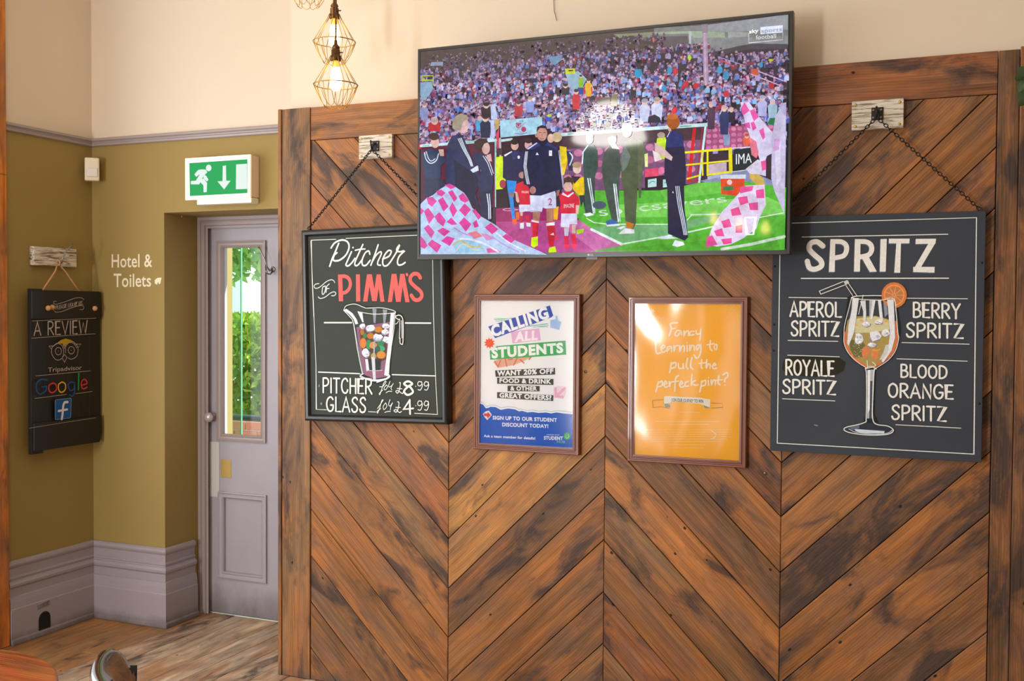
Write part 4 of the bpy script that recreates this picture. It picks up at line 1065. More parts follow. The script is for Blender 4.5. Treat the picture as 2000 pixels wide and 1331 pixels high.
('s','e0e8f8',31,[-6912,95,-6811,-177,-6685,-294,-6511,-214],1),
('p','d8b0a8',[-6363,154,-6140,142,-6114,-124,-6287,-115]),
('p','28304c',[-6983,-968,-6134,-1049,-6034,-1230,-6306,-1440,-6704,-1669,-6980,-1725]),
('e','e8c8c0',[-6215,278,-6210,278,-6215,274]),
('p','28345c',[-5968,309,-5773,649,-5479,698,-5234,531,-4890,-317,-4574,-681,-4547,-1291,-4738,-1632,-4492,-2424,-5075,-1881,-5615,-1335,-6010,-1231,-6039,-304]),
('p','1c2444',[-5670,-278,-5277,-560,-4693,-936,-4547,-1291,-4785,-1804,-4299,-2604,-5075,-1881,-5615,-1291]),
('e','d8b0b0',[-5286,1058,-5033,1042,-5284,730]),
('p','a89888',[-5750,955,-5751,1306,-5483,1486,-5142,1441,-5044,1260,-5214,1228,-5334,1061,-5382,845,-5626,860]),
('p','20284c',[-5577,726,-5235,640,-5283,490,-5527,569]),
('s','e4ecfc',31,[-5502,524,-5281,96,-5035,-310,-4927,-577],0),
('s','e4ecfc',31,[-5434,533,-5222,93,-4987,-312,-4889,-579],0),
('s','e4ecfc',31,[-5366,542,-5164,90,-4938,-315,-4850,-581],0),
('p','e0e8fc',[-4960,-728,-4623,-548,-4598,-767,-4839,-843]),
('p','d8b0b0',[-4600,-375,-4409,-211,-4311,-563,-4501,-858,-4550,-682]),
('p','28345c',[-4890,-230,-4698,-44,-4314,-173,-4025,-620,-3973,-1228,-4019,-1572,-4497,-1641,-4643,-1287,-4502,-771]),
('e','d8b0ac',[-4291,86,-4119,77,-4290,-152]),
('p','3c2c2c',[-4771,69,-4797,375,-4557,483,-4270,453,-4197,319,-4364,264,-4506,11]),
('p','28305c',[-4771,3,-4385,-169,-4505,-249,-4794,-148]),
('s','e0e8f8',30,[-4409,-211,-4216,-481,-4023,-966],0),
('s','e0e8f8',30,[-4313,-216,-4121,-485,-3966,-904],0),
('p','d8b0b0',[-4266,-175,-4075,-142,-4026,-447,-4217,-394]),
('p','202850',[-4594,-1550,-4019,-1616,-4060,-2698,-4202,-2781,-4492,-2424]),
('s','e4ecfc',43,[-4233,-1694,-4158,-2174,-4146,-2652],0),
('s','e4ecfc',35,[-4137,-1698,-4087,-2177,-4069,-2654],0),
('p','b8d0f4',[-7155,-1987,-6904,-1772,-6604,-1650,-6306,-1440,-5960,-1255,-5615,-1357,-5223,-1613,-5027,-1883,-4880,-2194,-4491,-2555,-3916,-2875,-3392,-3256,-2978,-3545,-1671,-4102,-2974,-4052,-7147,-3997]),
('p','e040a0',[-6888,-1733,-6622,-1718,-6424,-1900,-6648,-2118,-6819,-1987]),
('p','e040a0',[-6452,-1491,-6228,-1450,-6031,-1582,-6198,-1726,-6395,-1644]),
('p','e040a0',[-5935,-1548,-5740,-1481,-5517,-1812,-5655,-1956]),
('p','e040a0',[-5465,-1725,-5273,-1608,-4996,-1915,-5188,-2007,-5381,-1901]),
('p','e040a0',[-6381,-1863,-6157,-1746,-5904,-2129,-6126,-2322]),
('p','e040a0',[-5876,-2200,-5738,-1956,-5514,-2311,-5707,-2554]),
('p','e040a0',[-5445,-2287,-5198,-2023,-4922,-2279,-5167,-2543]),
('p','e040a0',[-7004,-2288,-6805,-2143,-6521,-2503,-6774,-2798]),
('p','e040a0',[-6529,-2504,-6305,-2335,-6023,-2669,-6134,-2916,-6387,-2734]),
('p','e040a0',[-5979,-2731,-5784,-2562,-5505,-2844,-5755,-2862]),
('p','e040a0',[-5443,-2786,-5223,-2569,-4892,-2850,-5137,-3141]),
('p','e040a0',[-4878,-2309,-4742,-2264,-4468,-2568,-4603,-2687]),
('p','e040a0',[-4843,-2801,-4680,-2682,-4569,-2956,-4760,-3000]),
('p','e040a0',[-4331,-2990,-4062,-2825,-3738,-3078,-4005,-3268]),
('p','e040a0',[-7004,-2961,-6806,-2815,-6521,-3123,-6662,-3372]),
('p','e040a0',[-6406,-3072,-6154,-2953,-5818,-3111,-6096,-3305]),
('p','e040a0',[-6234,-3482,-5955,-3288,-5620,-3395,-5841,-3689]),
('p','e040a0',[-6832,-3594,-6634,-3422,-6210,-3656,-6406,-3954]),
('p','e040a0',[-7166,-3246,-6995,-3401,-6823,-3656,-6964,-3780,-7164,-3701]),
('p','e040a0',[-7161,-2124,-6990,-2255,-7103,-2403,-7160,-2376]),
('p','e040a0',[-6088,-1266,-5865,-1225,-5586,-1361,-5808,-1452]),
('p','e040a0',[-3616,-3397,-3403,-3255,-3030,-3507,-3188,-3625]),
('p','d890cc',[-4488,-3209,-4200,-3259,-3912,-3439,-4246,-3519]),
('p','e860a8',[-4244,-3824,-3910,-3786,-3624,-3964,-4195,-3990]),
('p','e88090',[-5068,-3196,-4681,-3117,-4391,-3342,-4776,-3421]),
('p','98c8e8',[-5702,-3578,-5213,-3412,-4485,-3645,-4291,-3954,-5553,-3977]),
('s','c8b878',62,[-5702,-3666,-5359,-3497,-4871,-3725,-4485,-3732],1),
('s','d8d0a0',44,[-5553,-3889,-5261,-3630,-4773,-3858,-4388,-3865],1),
('s','e8e8ff',70,[-5360,-3409,-4872,-3463,-4293,-3649,-3719,-3963],1),
('s','c890d8',44,[-5656,-2962,-5263,-3191,-4776,-3333],1),
('s','b8a0e8',52,[-4008,-3350,-3531,-3663,-2872,-3976],1),
('s','f0ecff',52,[-3818,-3224,-3249,-3625,-2593,-3938],1),
('p','38504c',[-305,-225,-101,-20,127,-11,288,-256,316,-858,183,-1239,195,-2574,-171,-2563,-251,-1177,-278,-658]),
('e','d8c8c0',[-34,191,112,183,-33,11]),
('e','c0b0a0',[-35,321,119,311,-34,217]),
('s','d8e8ec',52,[-315,-699,-282,-269,-101,-42],0),
('s','e0ecf4',47,[-90,-1270,53,-2009,149,-2573],0),
('s','e0ecf4',39,[1,-1274,121,-2012,203,-2553],0),
('e','485870',[374,-2279,645,-2288,375,-2429]),
('p','e8f0f8',[-262,-2582,12,-2547,195,-2639,-124,-2694]),
('p','40524c',[451,-865,537,-355,760,-110,1119,-215,1214,-901,1131,-1493,1144,-2902,875,-2894,642,-1987,524,-1425]),
('e','e8d8cc',[848,120,1018,110,849,-85]),
('p','504440',[667,194,711,341,867,387,1016,280,1026,173,846,269]),
('p','e8d8cc',[759,18,983,-37,1164,-260,850,-201]),
('s','e0ecf4',51,[930,-1528,1026,-2258,1121,-2901],0),
('s','e0ecf4',38,[1006,-1531,1102,-2260,1188,-2903],0),
('p','3868b0',[628,-2888,874,-2809,1167,-2988,697,-3070]),
('p','e0e8f0',[629,-3025,1167,-2988,1167,-3065,697,-3083]),
('p','505c44',[1210,-475,1339,28,1647,137,1913,-47,2093,-605,2013,-1319,1840,-1607,1788,-3004,1679,-3214,1389,-2951,1311,-1756,1219,-1412]),
('e','e0d8c8',[1424,405,1609,393,1426,171]),
('e','d8d0c0',[1422,553,1626,540,1424,400]),
('p','6a7a74',[1210,-475,1340,-100,1565,-536,1436,-911,1260,-1073]),
('p','606a50',[1824,85,2044,-12,2180,-567,2009,-938,1977,-2078,1889,-2075]),
('p','c87820',[1389,-2909,1722,-3003,1679,-3171,1458,-3166]),
('p','e8e8ee',[1126,-3371,1369,-3164,1724,-3215,1747,-3364]),
('p','e0e0ea',[1034,-3155,1323,-3077,1413,-3122,1236,-3203]),
('p','c8e830',[2565,84,2867,109,2933,-62,2918,-688,2508,-668,2525,-207]),
('e','b8a098',[2715,180,2862,172,2716,71]),
('p','e8f0a0',[2092,-478,2223,-443,2228,-949,2119,-943]),
('p','e04870',[2119,-1028,2619,-988,2644,-1304,2122,-1323]),
('e','e878a8',[2750,-1099,2879,-1105,2751,-1225]),
('p','201828',[2122,-1323,2967,-1276,2972,-1737,2127,-1788]),
('p','b8dce0',[2232,-1412,2558,-1376,2561,-1679,2235,-1699]),
('s','40a0a8',34,[2299,-1542,2386,-1482,2495,-1508],1),
('p','b8dce0',[2797,-1436,3119,-1400,3122,-1701,2800,-1722]),
('s','40a0a8',34,[2863,-1565,2948,-1506,3056,-1531],1),
('p','202044',[2861,-451,2922,150,3141,353,3495,160,3589,-403,3649,-1093,3625,-1650,3581,-1691,3612,-2552,3755,-3545,3625,-3671,3003,-3399,2964,-1752,2847,-1228]),
('p','283474',[2922,150,3141,353,3495,160,3566,-273,2882,-279]),
('e','a85820',[3160,631,3403,616,3163,364]),
('e','c86830',[3136,826,3335,813,3137,719]),
('e','e03040',[3178,1017,3267,1011,3179,922]),
('p','d8a090',[2941,430,3074,400,3098,291,3000,297]),
('p','e0c0c0',[2478,-84,2748,-229,3152,-638,3109,-766,2841,-623,2481,-388]),
('p','f0e0e8',[2391,-339,2662,-527,2753,-705,2485,-778]),
('s','dce6f8',30,[3273,-1700,3369,-2372,3507,-2979,3600,-3455],0),
('s','dce6f8',30,[3335,-1702,3430,-2374,3564,-2981,3653,-3457],0),
('s','dce6f8',30,[3397,-1705,3492,-2376,3621,-2982,3706,-3458],0),
('s','dce6f8',26,[2945,106,3031,273],0),
('p','e0e8f8',[3143,-1932,3173,-1856,3210,-1943]),
('p','e0e4f0',[3163,-3835,3272,-3643,3581,-3714,3626,-3822,3363,-3891]),
('p','d8e0e8',[2693,-3544,3048,-3443,3271,-3578,2916,-3592]),
('p','d8d0f0',[5566,1170,5880,1148,6261,580,6722,11,6772,-656,6526,-768,6367,-1219,6194,-626,5937,-110,5764,403]),
('p','e858a8',[5584,917,5713,1167,5904,849,5671,700]),
('p','e858a8',[5910,846,6049,907,6229,615,6054,462]),
('p','e858a8',[5731,412,5894,449,5944,212,5803,267]),
('p','e858a8',[5941,424,6057,463,6153,223,6015,138]),
('p','e858a8',[6232,136,6394,219,6453,-111,6376,-200]),
('p','e87890',[5895,-66,6147,-248,6236,-670,6155,-833,5986,-699]),
('p','c8c0e0',[6683,-153,6797,586,6997,945,7158,1058,7164,-1008,7147,-2829,6789,-1987,6681,-1566]),
('p','e0d8f4',[6767,-283,6971,-253,7029,-1581,6869,-1823]),
('p','d0a0d8',[6766,-199,6970,-170,6935,-582,6730,-613]),
('p','b8b0d8',[6914,992,7158,1058,7144,563,6999,738]),
('p','c8a850',[5911,-1365,6160,-1293,6412,-1555,6456,-1765,6208,-1797,5955,-1535]),
('p','d8d0e8',[5783,-1192,6197,-877,6488,-974,6494,-1475,6161,-1377,5953,-1367]),
('p','e0d0ec',[5124,-2515,5458,-2146,5791,-1780,6456,-1765,6507,-2476,6305,-2888,6185,-3304,5729,-3630,5309,-3832,4798,-3908,4410,-3816,4619,-3223,4955,-2679]),
('p','e85098',[5522,-2179,5851,-2144,5900,-2381,5619,-2466]),
('p','e85098',[5905,-2403,6231,-2367,6235,-2649,5955,-2640]),
('p','e85098',[5275,-2596,5558,-2510,5656,-2796,5326,-2834]),
('p','e85098',[6152,-1948,6430,-1912,6458,-2240,6179,-2230]),
('p','e85098',[4939,-3009,5224,-2922,5322,-3209,5037,-3250]),
('p','e85098',[4686,-3344,4972,-3256,5071,-3544,4784,-3537]),
('p','e85098',[4436,-3543,4628,-3499,4825,-3837,4392,-3925]),
('p','e85098',[5458,-3190,5694,-3149,5697,-3432,5461,-3427]),
('p','e85098',[4943,-3648,5324,-3608,5327,-3798,5041,-3840]),
('p','e85098',[5599,-1805,6068,-1800,6023,-1963,5602,-2041]),
('p','e85098',[6311,-951,6496,-913,6500,-1240,6361,-1280]),
('s','ffffff',63,[5783,-2894,6159,-2905,6083,-3503,5853,-3498,5783,-2894],0)]
pic = paint('screen', SCREEN, M['screen'], tv, 0.0, step=.000012); pic['label'] = 'lit screen with footballers walking out before a crowd'
box((-.013, -.004, -.430), (.030, .0, -.4215)).build('sensor_bar', M['bezel'], tv)
paint('brand_mark', [('e', 'c8c8c8', [-60, -4125, -20, -4125, -60, -4085]), ('f', 'c8c8c8', .02, 'LG', [0, -4160, 120, -4160, 0, -4090, 120, -4090])], M['print'], tv, -.0022)

# ============================================================ chalkboards
pb = thing('chalkboard', 'framed chalkboard reading Pitcher of Pimm\'s with a painted jug, prices 8.99 and 4.99', 'chalkboard', (-2.306, -.045, 1.577), (0, -R(1.3), 0), None)
bw_, bh_ = .694, .828
MB().frame_rect(bw_, bh_, [(0, -.04), (0, .004), (.003, .010), (.010, .014), (.020, .012), (.026, .004), (.029, -.002), (.031, -.004)]).build('frame', M['black_frame'], pb)
box((-bw_/2+.02, .0005, -bh_/2+.02), (bw_/2-.02, .035, bh_/2-.02)).build('board', M['board'], pb)
PIMMS = [
('s','e6e6df',27,[-1769,3687,-3014,3702,-3010,1959,-2963,365],0),
('s','e6e6df',27,[-1268,3704,2171,3688],0),
('s','e6e6df',77,[-2020,3327,-1825,3541,-1476,3645,-1202,3559,-1121,3320,-1282,3002,-1597,2792,-1858,2772,-1926,2848,-1853,3024,-1729,3108],1),
('s','e6e6df',77,[-1635,3504,-1834,3112,-1978,2850,-2107,2543],1),
('s','e6e6df',65,[-1851,3098,-1782,3086],0),
('s','e6e6df',71,[-1005,3124,-1219,2734,-1291,2575,-1189,2527,-1015,2639,-840,2839],1),
('e','e6e6df',[-926,3298,-885,3296,-927,3260]),
('s','e6e6df',70,[-437,3410,-666,3008,-844,2662,-812,2529,-675,2568,-466,2796],1),
('s','e6e6df',59,[-816,3176,-594,3211,-339,3216],1),
('s','e6e6df',70,[-107,2987,-155,3121,-325,3054,-484,2767,-471,2547,-302,2526,-95,2724],1),
('s','e6e6df',70,[304,3365,145,2978,-66,2518],1),
('s','e6e6df',64,[-13,2633,212,2946,415,3069,446,2966,290,2681,271,2536,404,2502],1),
('s','e6e6df',70,[509,2760,811,2865,931,3064,782,3098,578,2874,506,2615,587,2467,805,2547,1178,3025,1331,3308,1214,3197,1195,3082,1343,3033,1540,3054,1306,2847,1219,2619,1266,2488,1431,2496,1580,2578],1),
('p','f2645f',[-1697,2173,-1489,2167,-1461,1027,-1676,1031]),
('s','f2645f',154,[-1577,2096,-1319,2082,-1149,1965,-1085,1757,-1158,1552,-1315,1414,-1558,1361],1),
('p','f2645f',[-803,2155,-608,2149,-611,1009,-816,999]),
('p','f2645f',[-259,2138,-57,2138,-265,996,-475,992]),
('p','f2645f',[-242,2138,-23,2131,173,1008,-29,997]),
('p','f2645f',[212,2124,403,2118,190,999,-12,1003]),
('p','f2645f',[212,2124,403,2118,568,970,374,966]),
('p','f2645f',[936,2122,1144,2116,923,949,724,947]),
('p','f2645f',[946,2122,1160,2115,1336,955,1121,945]),
('p','f2645f',[1341,2110,1538,2104,1336,946,1138,950]),
('p','f2645f',[1341,2110,1538,2104,1761,926,1565,921]),
('e','f2645f',[1659,2071,1714,2087,1687,2000]),
('s','f2645f',160,[2284,1924,2173,2070,1979,2090,1830,1966,1826,1764,2034,1558,2289,1351,2334,1149,2186,1009,1991,1028,1848,1203],1),
('s','e6e6df',33,[-2666,1814,-2843,1789,-2916,1686,-2812,1609,-2599,1678,-2278,1893,-2032,1961,-1911,1913,-1867,1831],1),
('s','e6e6df',33,[-2714,1247,-2610,1170,-2362,1224,-2079,1397,-1886,1437,-1818,1361,-1907,1274,-2046,1277],1),
('s','e6e6df',39,[-2345,1701,-2476,1645,-2507,1377,-2430,1360,-2338,1552,-2345,1701],1),
('s','e6e6df',36,[-2140,1785,-2265,1699,-2316,1417],0),
('s','e6e6df',33,[-2267,1580,-2151,1592],0),
('s','e6e6df',27,[2868,2620,2871,293,2917,-2104,2977,-3737],1),
('s','e6e6df',27,[2977,-3737,1907,-3706],0),
('s','e6e6df',27,[51,-3697,-304,-3683],0),
('s','e6e6df',28,[-2397,-3648,-2915,-3638,-2891,-1722,-3039,3669],0),
('s','e6e6df',63,[-2423,121,-1062,104],0),
('s','e6e6df',61,[1505,58,2731,36],0),
('s','e6e6df',49,[-2773,-2016,-708,-2073],0),
('s','e6e6df',48,[878,-2104,2916,-2144],0),
('p','20261f',[-1503,730,-1292,889,-844,969,-439,814,68,775,966,613,1425,432,1535,199,1500,-812,1301,-898,1185,-57,904,-867,782,-2031,876,-2321,137,-2503,-774,-2276,-564,-2009,-999,86,-1470,626]),
('p','39413a',[-1400,699,-846,895,-372,724,999,583,1062,408,799,-1158,679,-2177,-498,-2156,-865,-63,-962,233]),
('p','8a5f78',[-832,-93,857,121,679,-2177,7,-2299,-497,-2097,-654,-1450]),
('p','5b4038',[-698,-212,687,-80,627,-1449,-117,-1743,-516,-1332]),
('p','2f3631',[-314,-1449,360,-1449,317,-1917,-256,-1919]),
('e','a86a35',[-546,-302,-444,-303,-549,-434]),
('e','3e7a52',[-413,-450,-318,-451,-415,-567]),
('e','b8702e',[-142,-467,26,-468,-145,-599]),
('e','c07a28',[250,-207,451,-209,248,-329]),
('e','d07a3a',[-505,-773,-352,-773,-509,-993]),
('e','3c8a5c',[-234,-833,-99,-833,-238,-1038]),
('e','c98a4a',[-15,-863,170,-864,-18,-1010]),
('e','3a7f57',[339,-777,507,-778,336,-952]),
('e','48a070',[368,-1011,552,-1011,366,-1128]),
('e','35604a',[200,-1039,334,-1040,197,-1186]),
('e','c8863c',[363,-1274,580,-1274,360,-1434]),
('e','a89a48',[-8,-1332,127,-1332,-11,-1478]),
('p','8f90a4',[-393,-62,-411,-135,-499,-211,-613,-130,-675,-93,-583,26,-483,31,-384,12]),
('p','e2e3ee',[-402,-31,-434,-93,-539,-170,-605,-131,-662,-77,-674,-28,-599,39,-477,62,-413,43]),
('p','f6f6fa',[-405,-64,-440,-97,-492,-84,-486,-43,-440,-29]),
('p','b4b6c8',[-471,-113,-503,-140,-540,-130,-543,-87,-486,-79]),
('p','f6f6fa',[-544,-81,-562,-111,-614,-102,-623,-56,-572,-45]),
('p','b4b6c8',[-419,-94,-462,-121,-512,-106,-508,-76,-458,-67]),
('s','ffffff',15,[-631,-64,-553,28,-461,14],1),
('s','7c7e92',12,[-571,-118,-494,-79,-433,-106],1),
('p','8f90a4',[109,-177,41,-244,-138,-319,-313,-313,-370,-198,-263,-28,-129,-21,5,-26]),
('p','e2e3ee',[93,-130,16,-242,-110,-248,-253,-264,-331,-201,-355,-115,-266,-28,-91,2,9,-16]),
('p','f6f6fa',[-65,-229,-114,-262,-208,-248,-200,-189,-115,-175]),
('p','b4b6c8',[-162,-98,-230,-142,-303,-107,-306,-68,-222,-44]),
('p','f6f6fa',[-11,-214,-44,-248,-140,-233,-157,-174,-63,-156]),
('p','b4b6c8',[-201,-127,-256,-164,-331,-160,-338,-111,-238,-76]),
('s','ffffff',15,[-331,-160,-202,-38,-50,-57],1),
('s','7c7e92',12,[-231,-231,-103,-180,-2,-216],1),
('p','8f90a4',[850,-65,787,-170,659,-166,509,-165,441,-45,499,40,611,44,770,-3]),
('p','e2e3ee',[807,-50,733,-140,632,-166,557,-157,437,-112,455,1,506,45,672,45,757,0]),
('p','f6f6fa',[736,-9,677,-34,623,-18,607,18,678,32]),
('p','b4b6c8',[631,-106,601,-137,520,-129,510,-78,595,-63]),
('p','f6f6fa',[735,-107,680,-127,616,-120,623,-79,688,-61]),
('p','b4b6c8',[733,-102,699,-125,619,-120,614,-82,692,-65]),
('s','ffffff',15,[481,-62,582,29,702,14],1),
('s','7c7e92',12,[560,-115,660,-77,740,-104],1),
('p','8f90a4',[488,-549,356,-694,198,-723,59,-716,-57,-533,117,-450,287,-401,392,-461]),
('p','e2e3ee',[483,-513,367,-593,212,-658,133,-650,11,-577,13,-454,115,-368,275,-425,367,-409]),
('p','f6f6fa',[387,-593,315,-649,205,-625,233,-581,303,-564]),
('p','b4b6c8',[339,-619,275,-665,180,-650,188,-590,258,-583]),
('p','f6f6fa',[252,-463,180,-510,97,-506,92,-450,182,-430]),
('p','b4b6c8',[167,-572,116,-613,6,-594,11,-547,107,-522]),
('s','ffffff',15,[21,-559,158,-437,319,-456],1),
('s','7c7e92',12,[127,-630,263,-578,369,-614],1),
('p','8f90a4',[805,-307,714,-389,579,-464,413,-413,408,-334,484,-241,644,-185,693,-223]),
('p','e2e3ee',[765,-334,722,-371,609,-406,499,-379,394,-342,424,-243,489,-224,592,-166,712,-249]),
('p','f6f6fa',[630,-379,575,-410,506,-395,526,-346,583,-337]),
('p','b4b6c8',[653,-370,634,-412,558,-398,551,-359,639,-338]),
('p','f6f6fa',[727,-289,672,-328,609,-318,625,-274,683,-256]),
('p','b4b6c8',[725,-299,679,-324,615,-312,618,-276,704,-258]),
('s','ffffff',15,[442,-325,544,-228,664,-243],1),
('s','7c7e92',12,[521,-381,622,-340,701,-369],1),
('p','8f90a4',[862,-630,781,-799,686,-821,505,-728,507,-647,536,-542,608,-485,825,-574]),
('p','e2e3ee',[797,-650,760,-721,699,-776,570,-731,436,-674,487,-589,542,-483,676,-518,744,-514]),
('p','f6f6fa',[616,-598,586,-644,499,-626,507,-575,567,-570]),
('p','b4b6c8',[678,-707,633,-734,558,-721,573,-681,624,-666]),
('p','f6f6fa',[633,-667,593,-710,521,-702,516,-642,600,-630]),
('p','b4b6c8',[623,-590,581,-623,518,-626,527,-565,598,-560]),
('s','ffffff',15,[502,-648,605,-537,724,-553],1),
('s','7c7e92',12,[581,-713,682,-665,762,-698],1),
('p','8f90a4',[-149,-1193,-211,-1342,-364,-1429,-511,-1304,-576,-1252,-443,-1062,-379,-1036,-214,-1108]),
('p','e2e3ee',[-235,-1159,-227,-1296,-395,-1374,-474,-1346,-563,-1222,-581,-1147,-484,-1019,-354,-988,-253,-1085]),
('p','f6f6fa',[-227,-1198,-276,-1259,-346,-1238,-321,-1165,-281,-1155]),
('p','b4b6c8',[-350,-1102,-374,-1144,-454,-1110,-451,-1045,-391,-1043]),
('p','f6f6fa',[-285,-1080,-347,-1143,-389,-1122,-404,-1048,-324,-1032]),
('p','b4b6c8',[-257,-1243,-292,-1298,-366,-1280,-344,-1219,-300,-1208]),
('s','ffffff',15,[-520,-1207,-415,-1052,-293,-1075],1),
('s','7c7e92',12,[-440,-1295,-337,-1229,-257,-1273],1),
('s','a05a70',88,[-395,-2067,-21,-2021,449,-2018],1),
('p','dfe0e8',[864,484,1047,510,868,-1041,679,-2177,497,-2120,705,-866]),
('p','c9ccd6',[-110,-1361,59,-1361,90,-2328,-44,-2329]),
('p','a9abb5',[4,-717,72,-688,58,-1390,-9,-1390]),
('p','d8dae2',[-416,-1449,-281,-1449,-222,-1919,-359,-1979]),
('p','8d93a0',[-18,689,183,670,121,72,37,73]),
('p','8d93a0',[484,650,701,618,590,66,506,67]),
('p','d5d8e2',[-750,569,-512,521,-453,109,-521,110]),
('p','e8e8ee',[-1435,655,-1296,697,-991,499,-791,231,-726,53,-864,26,-961,263,-1163,473]),
('s','e6e6df',30,[-1417,684,-1293,830,-880,896,-507,771,-339,709],1),
('s','e6e6df',29,[-305,708,402,710,900,614,1097,524,1030,467],1),
('s','e6e6df',26,[-733,569,-377,504,61,453,598,459,931,483],1),
('s','e6e6df',36,[-1435,640,-1131,354,-965,86,-783,-1037,-565,-2068],1),
('s','a0a4b0',24,[-931,56,-715,-1096,-529,-2009],1),
('s','e6e6df',26,[1080,495,981,-345,796,-1303,713,-2177],1),
('s','e6e6ee',77,[-669,-2187,-433,-2273,6,-2358,544,-2295,746,-2177],1),
('s','c6c8d4',65,[-531,-2068,-669,-2157,-568,-2245,-128,-2300],1),
('s','e6e6ee',52,[648,-2061,763,-2176,611,-2280,139,-2430],1),
('s','b8bcc8',29,[-324,-1920,14,-1947,417,-1916],1),
('s','e6e6df',38,[1077,336,1259,391,1405,287,1449,-2,1419,-754,1351,-826,1287,-767,1290,-579],1),
('s','e6e6df',32,[1092,292,1223,203,1288,159,1257,-579],1),
('s','e6e6df',26,[1071,17,1170,59,1222,145],1),
('p','aab0b8',[1354,173,1446,171,1422,-580,1356,-580]),
('t','e6e6df',75,'PITCHER',[-2556,-2896,-117,-2925,-2543,-2275,-104,-2301]),
('t','e6e6df',75,'GLASS',[-2380,-3700,-431,-3722,-2367,-3095,-418,-3096]),
('e','707a78',[-2733,-2609,-2689,-2608,-2734,-2671]),
('e','707a78',[-2640,-3385,-2578,-3383,-2641,-3447]),
('s','e6e6df',30,[273,-2616,429,-2599,589,-2401,502,-2417,357,-2752,284,-2949,250,-2904,426,-2751],1),
('e','e6e6df',[533,-2613,543,-2613,533,-2623]),
('s','e6e6df',30,[603,-2537,480,-2674,547,-2749,654,-2612,603,-2537],1),
('s','e6e6df',30,[779,-2385,706,-2566,740,-2626,879,-2549,932,-2474,825,-2655,858,-2746],1),
('s','e6e6df',30,[580,-2870,702,-2808,857,-2812],1),
('s','e6e6df',36,[1224,-2441,1275,-2455,1218,-2741,1130,-2878,1046,-2803,1149,-2772,1352,-2890,1404,-2829],1),
('s','e6e6df',36,[1116,-2682,1338,-2695],0),
('s','e6e6df',90,[1629,-2601,1445,-2484,1633,-2377,1835,-2480,1629,-2601,1439,-2798,1606,-2946,1862,-2823,1731,-2615,1629,-2601],1),
('e','e6e6df',[1995,-2583,2015,-2582,1994,-2603]),
('s','e6e6df',36,[2257,-2401,2140,-2387,2087,-2507,2187,-2566,2289,-2475,2258,-2371,2305,-2549,2217,-2729,2100,-2716],1),
('s','e6e6df',36,[2575,-2413,2458,-2384,2389,-2504,2488,-2571,2590,-2487,2575,-2383,2606,-2546,2519,-2725,2402,-2712],1),
('s','e6e6df',30,[150,-3543,346,-3297,435,-3174,365,-3206,273,-3480,164,-3725,130,-3665,307,-3540],1),
('s','e6e6df',30,[554,-3293,430,-3447,462,-3582,603,-3444,554,-3293],1),
('s','e6e6df',30,[764,-3154,691,-3351,759,-3426,882,-3288,792,-3470,773,-3591],1),
('s','e6e6df',30,[494,-3703,651,-3654,772,-3652],1),
('s','e6e6df',36,[1123,-3239,1191,-3283,1134,-3554,1046,-3676,944,-3618,1048,-3571,1200,-3688,1303,-3641],1),
('s','e6e6df',36,[1033,-3481,1255,-3477],0),
('s','e6e6df',72,[1704,-3154,1407,-3549,1866,-3504],0),
('s','e6e6df',84,[1704,-3154,1709,-3738],0),
('e','e6e6df',[1986,-3389,2007,-3388,1986,-3409]),
('s','e6e6df',36,[2242,-3205,2125,-3192,2072,-3327,2172,-3385,2274,-3294,2243,-3175,2290,-3353,2202,-3564,2085,-3551],1),
('s','e6e6df',36,[2560,-3215,2444,-3187,2374,-3322,2473,-3386,2575,-3289,2560,-3185,2591,-3348,2504,-3558,2387,-3545],1)]
paint('chalk_lettering', PIMMS, M['chalk'], pb, 0.0, .000014)['label'] = 'white and red hand lettering with a painted glass jug of fruit and ice'
sb = thing('chalkboard', 'unframed grey chalkboard headed Spritz with a painted orange wine glass', 'chalkboard', (-.298, -.035, 1.561))
o = box((-.352, 0, -.424), (.352, .018, .424)).build('board', M['board_grey'], sb, bevel=.0015)
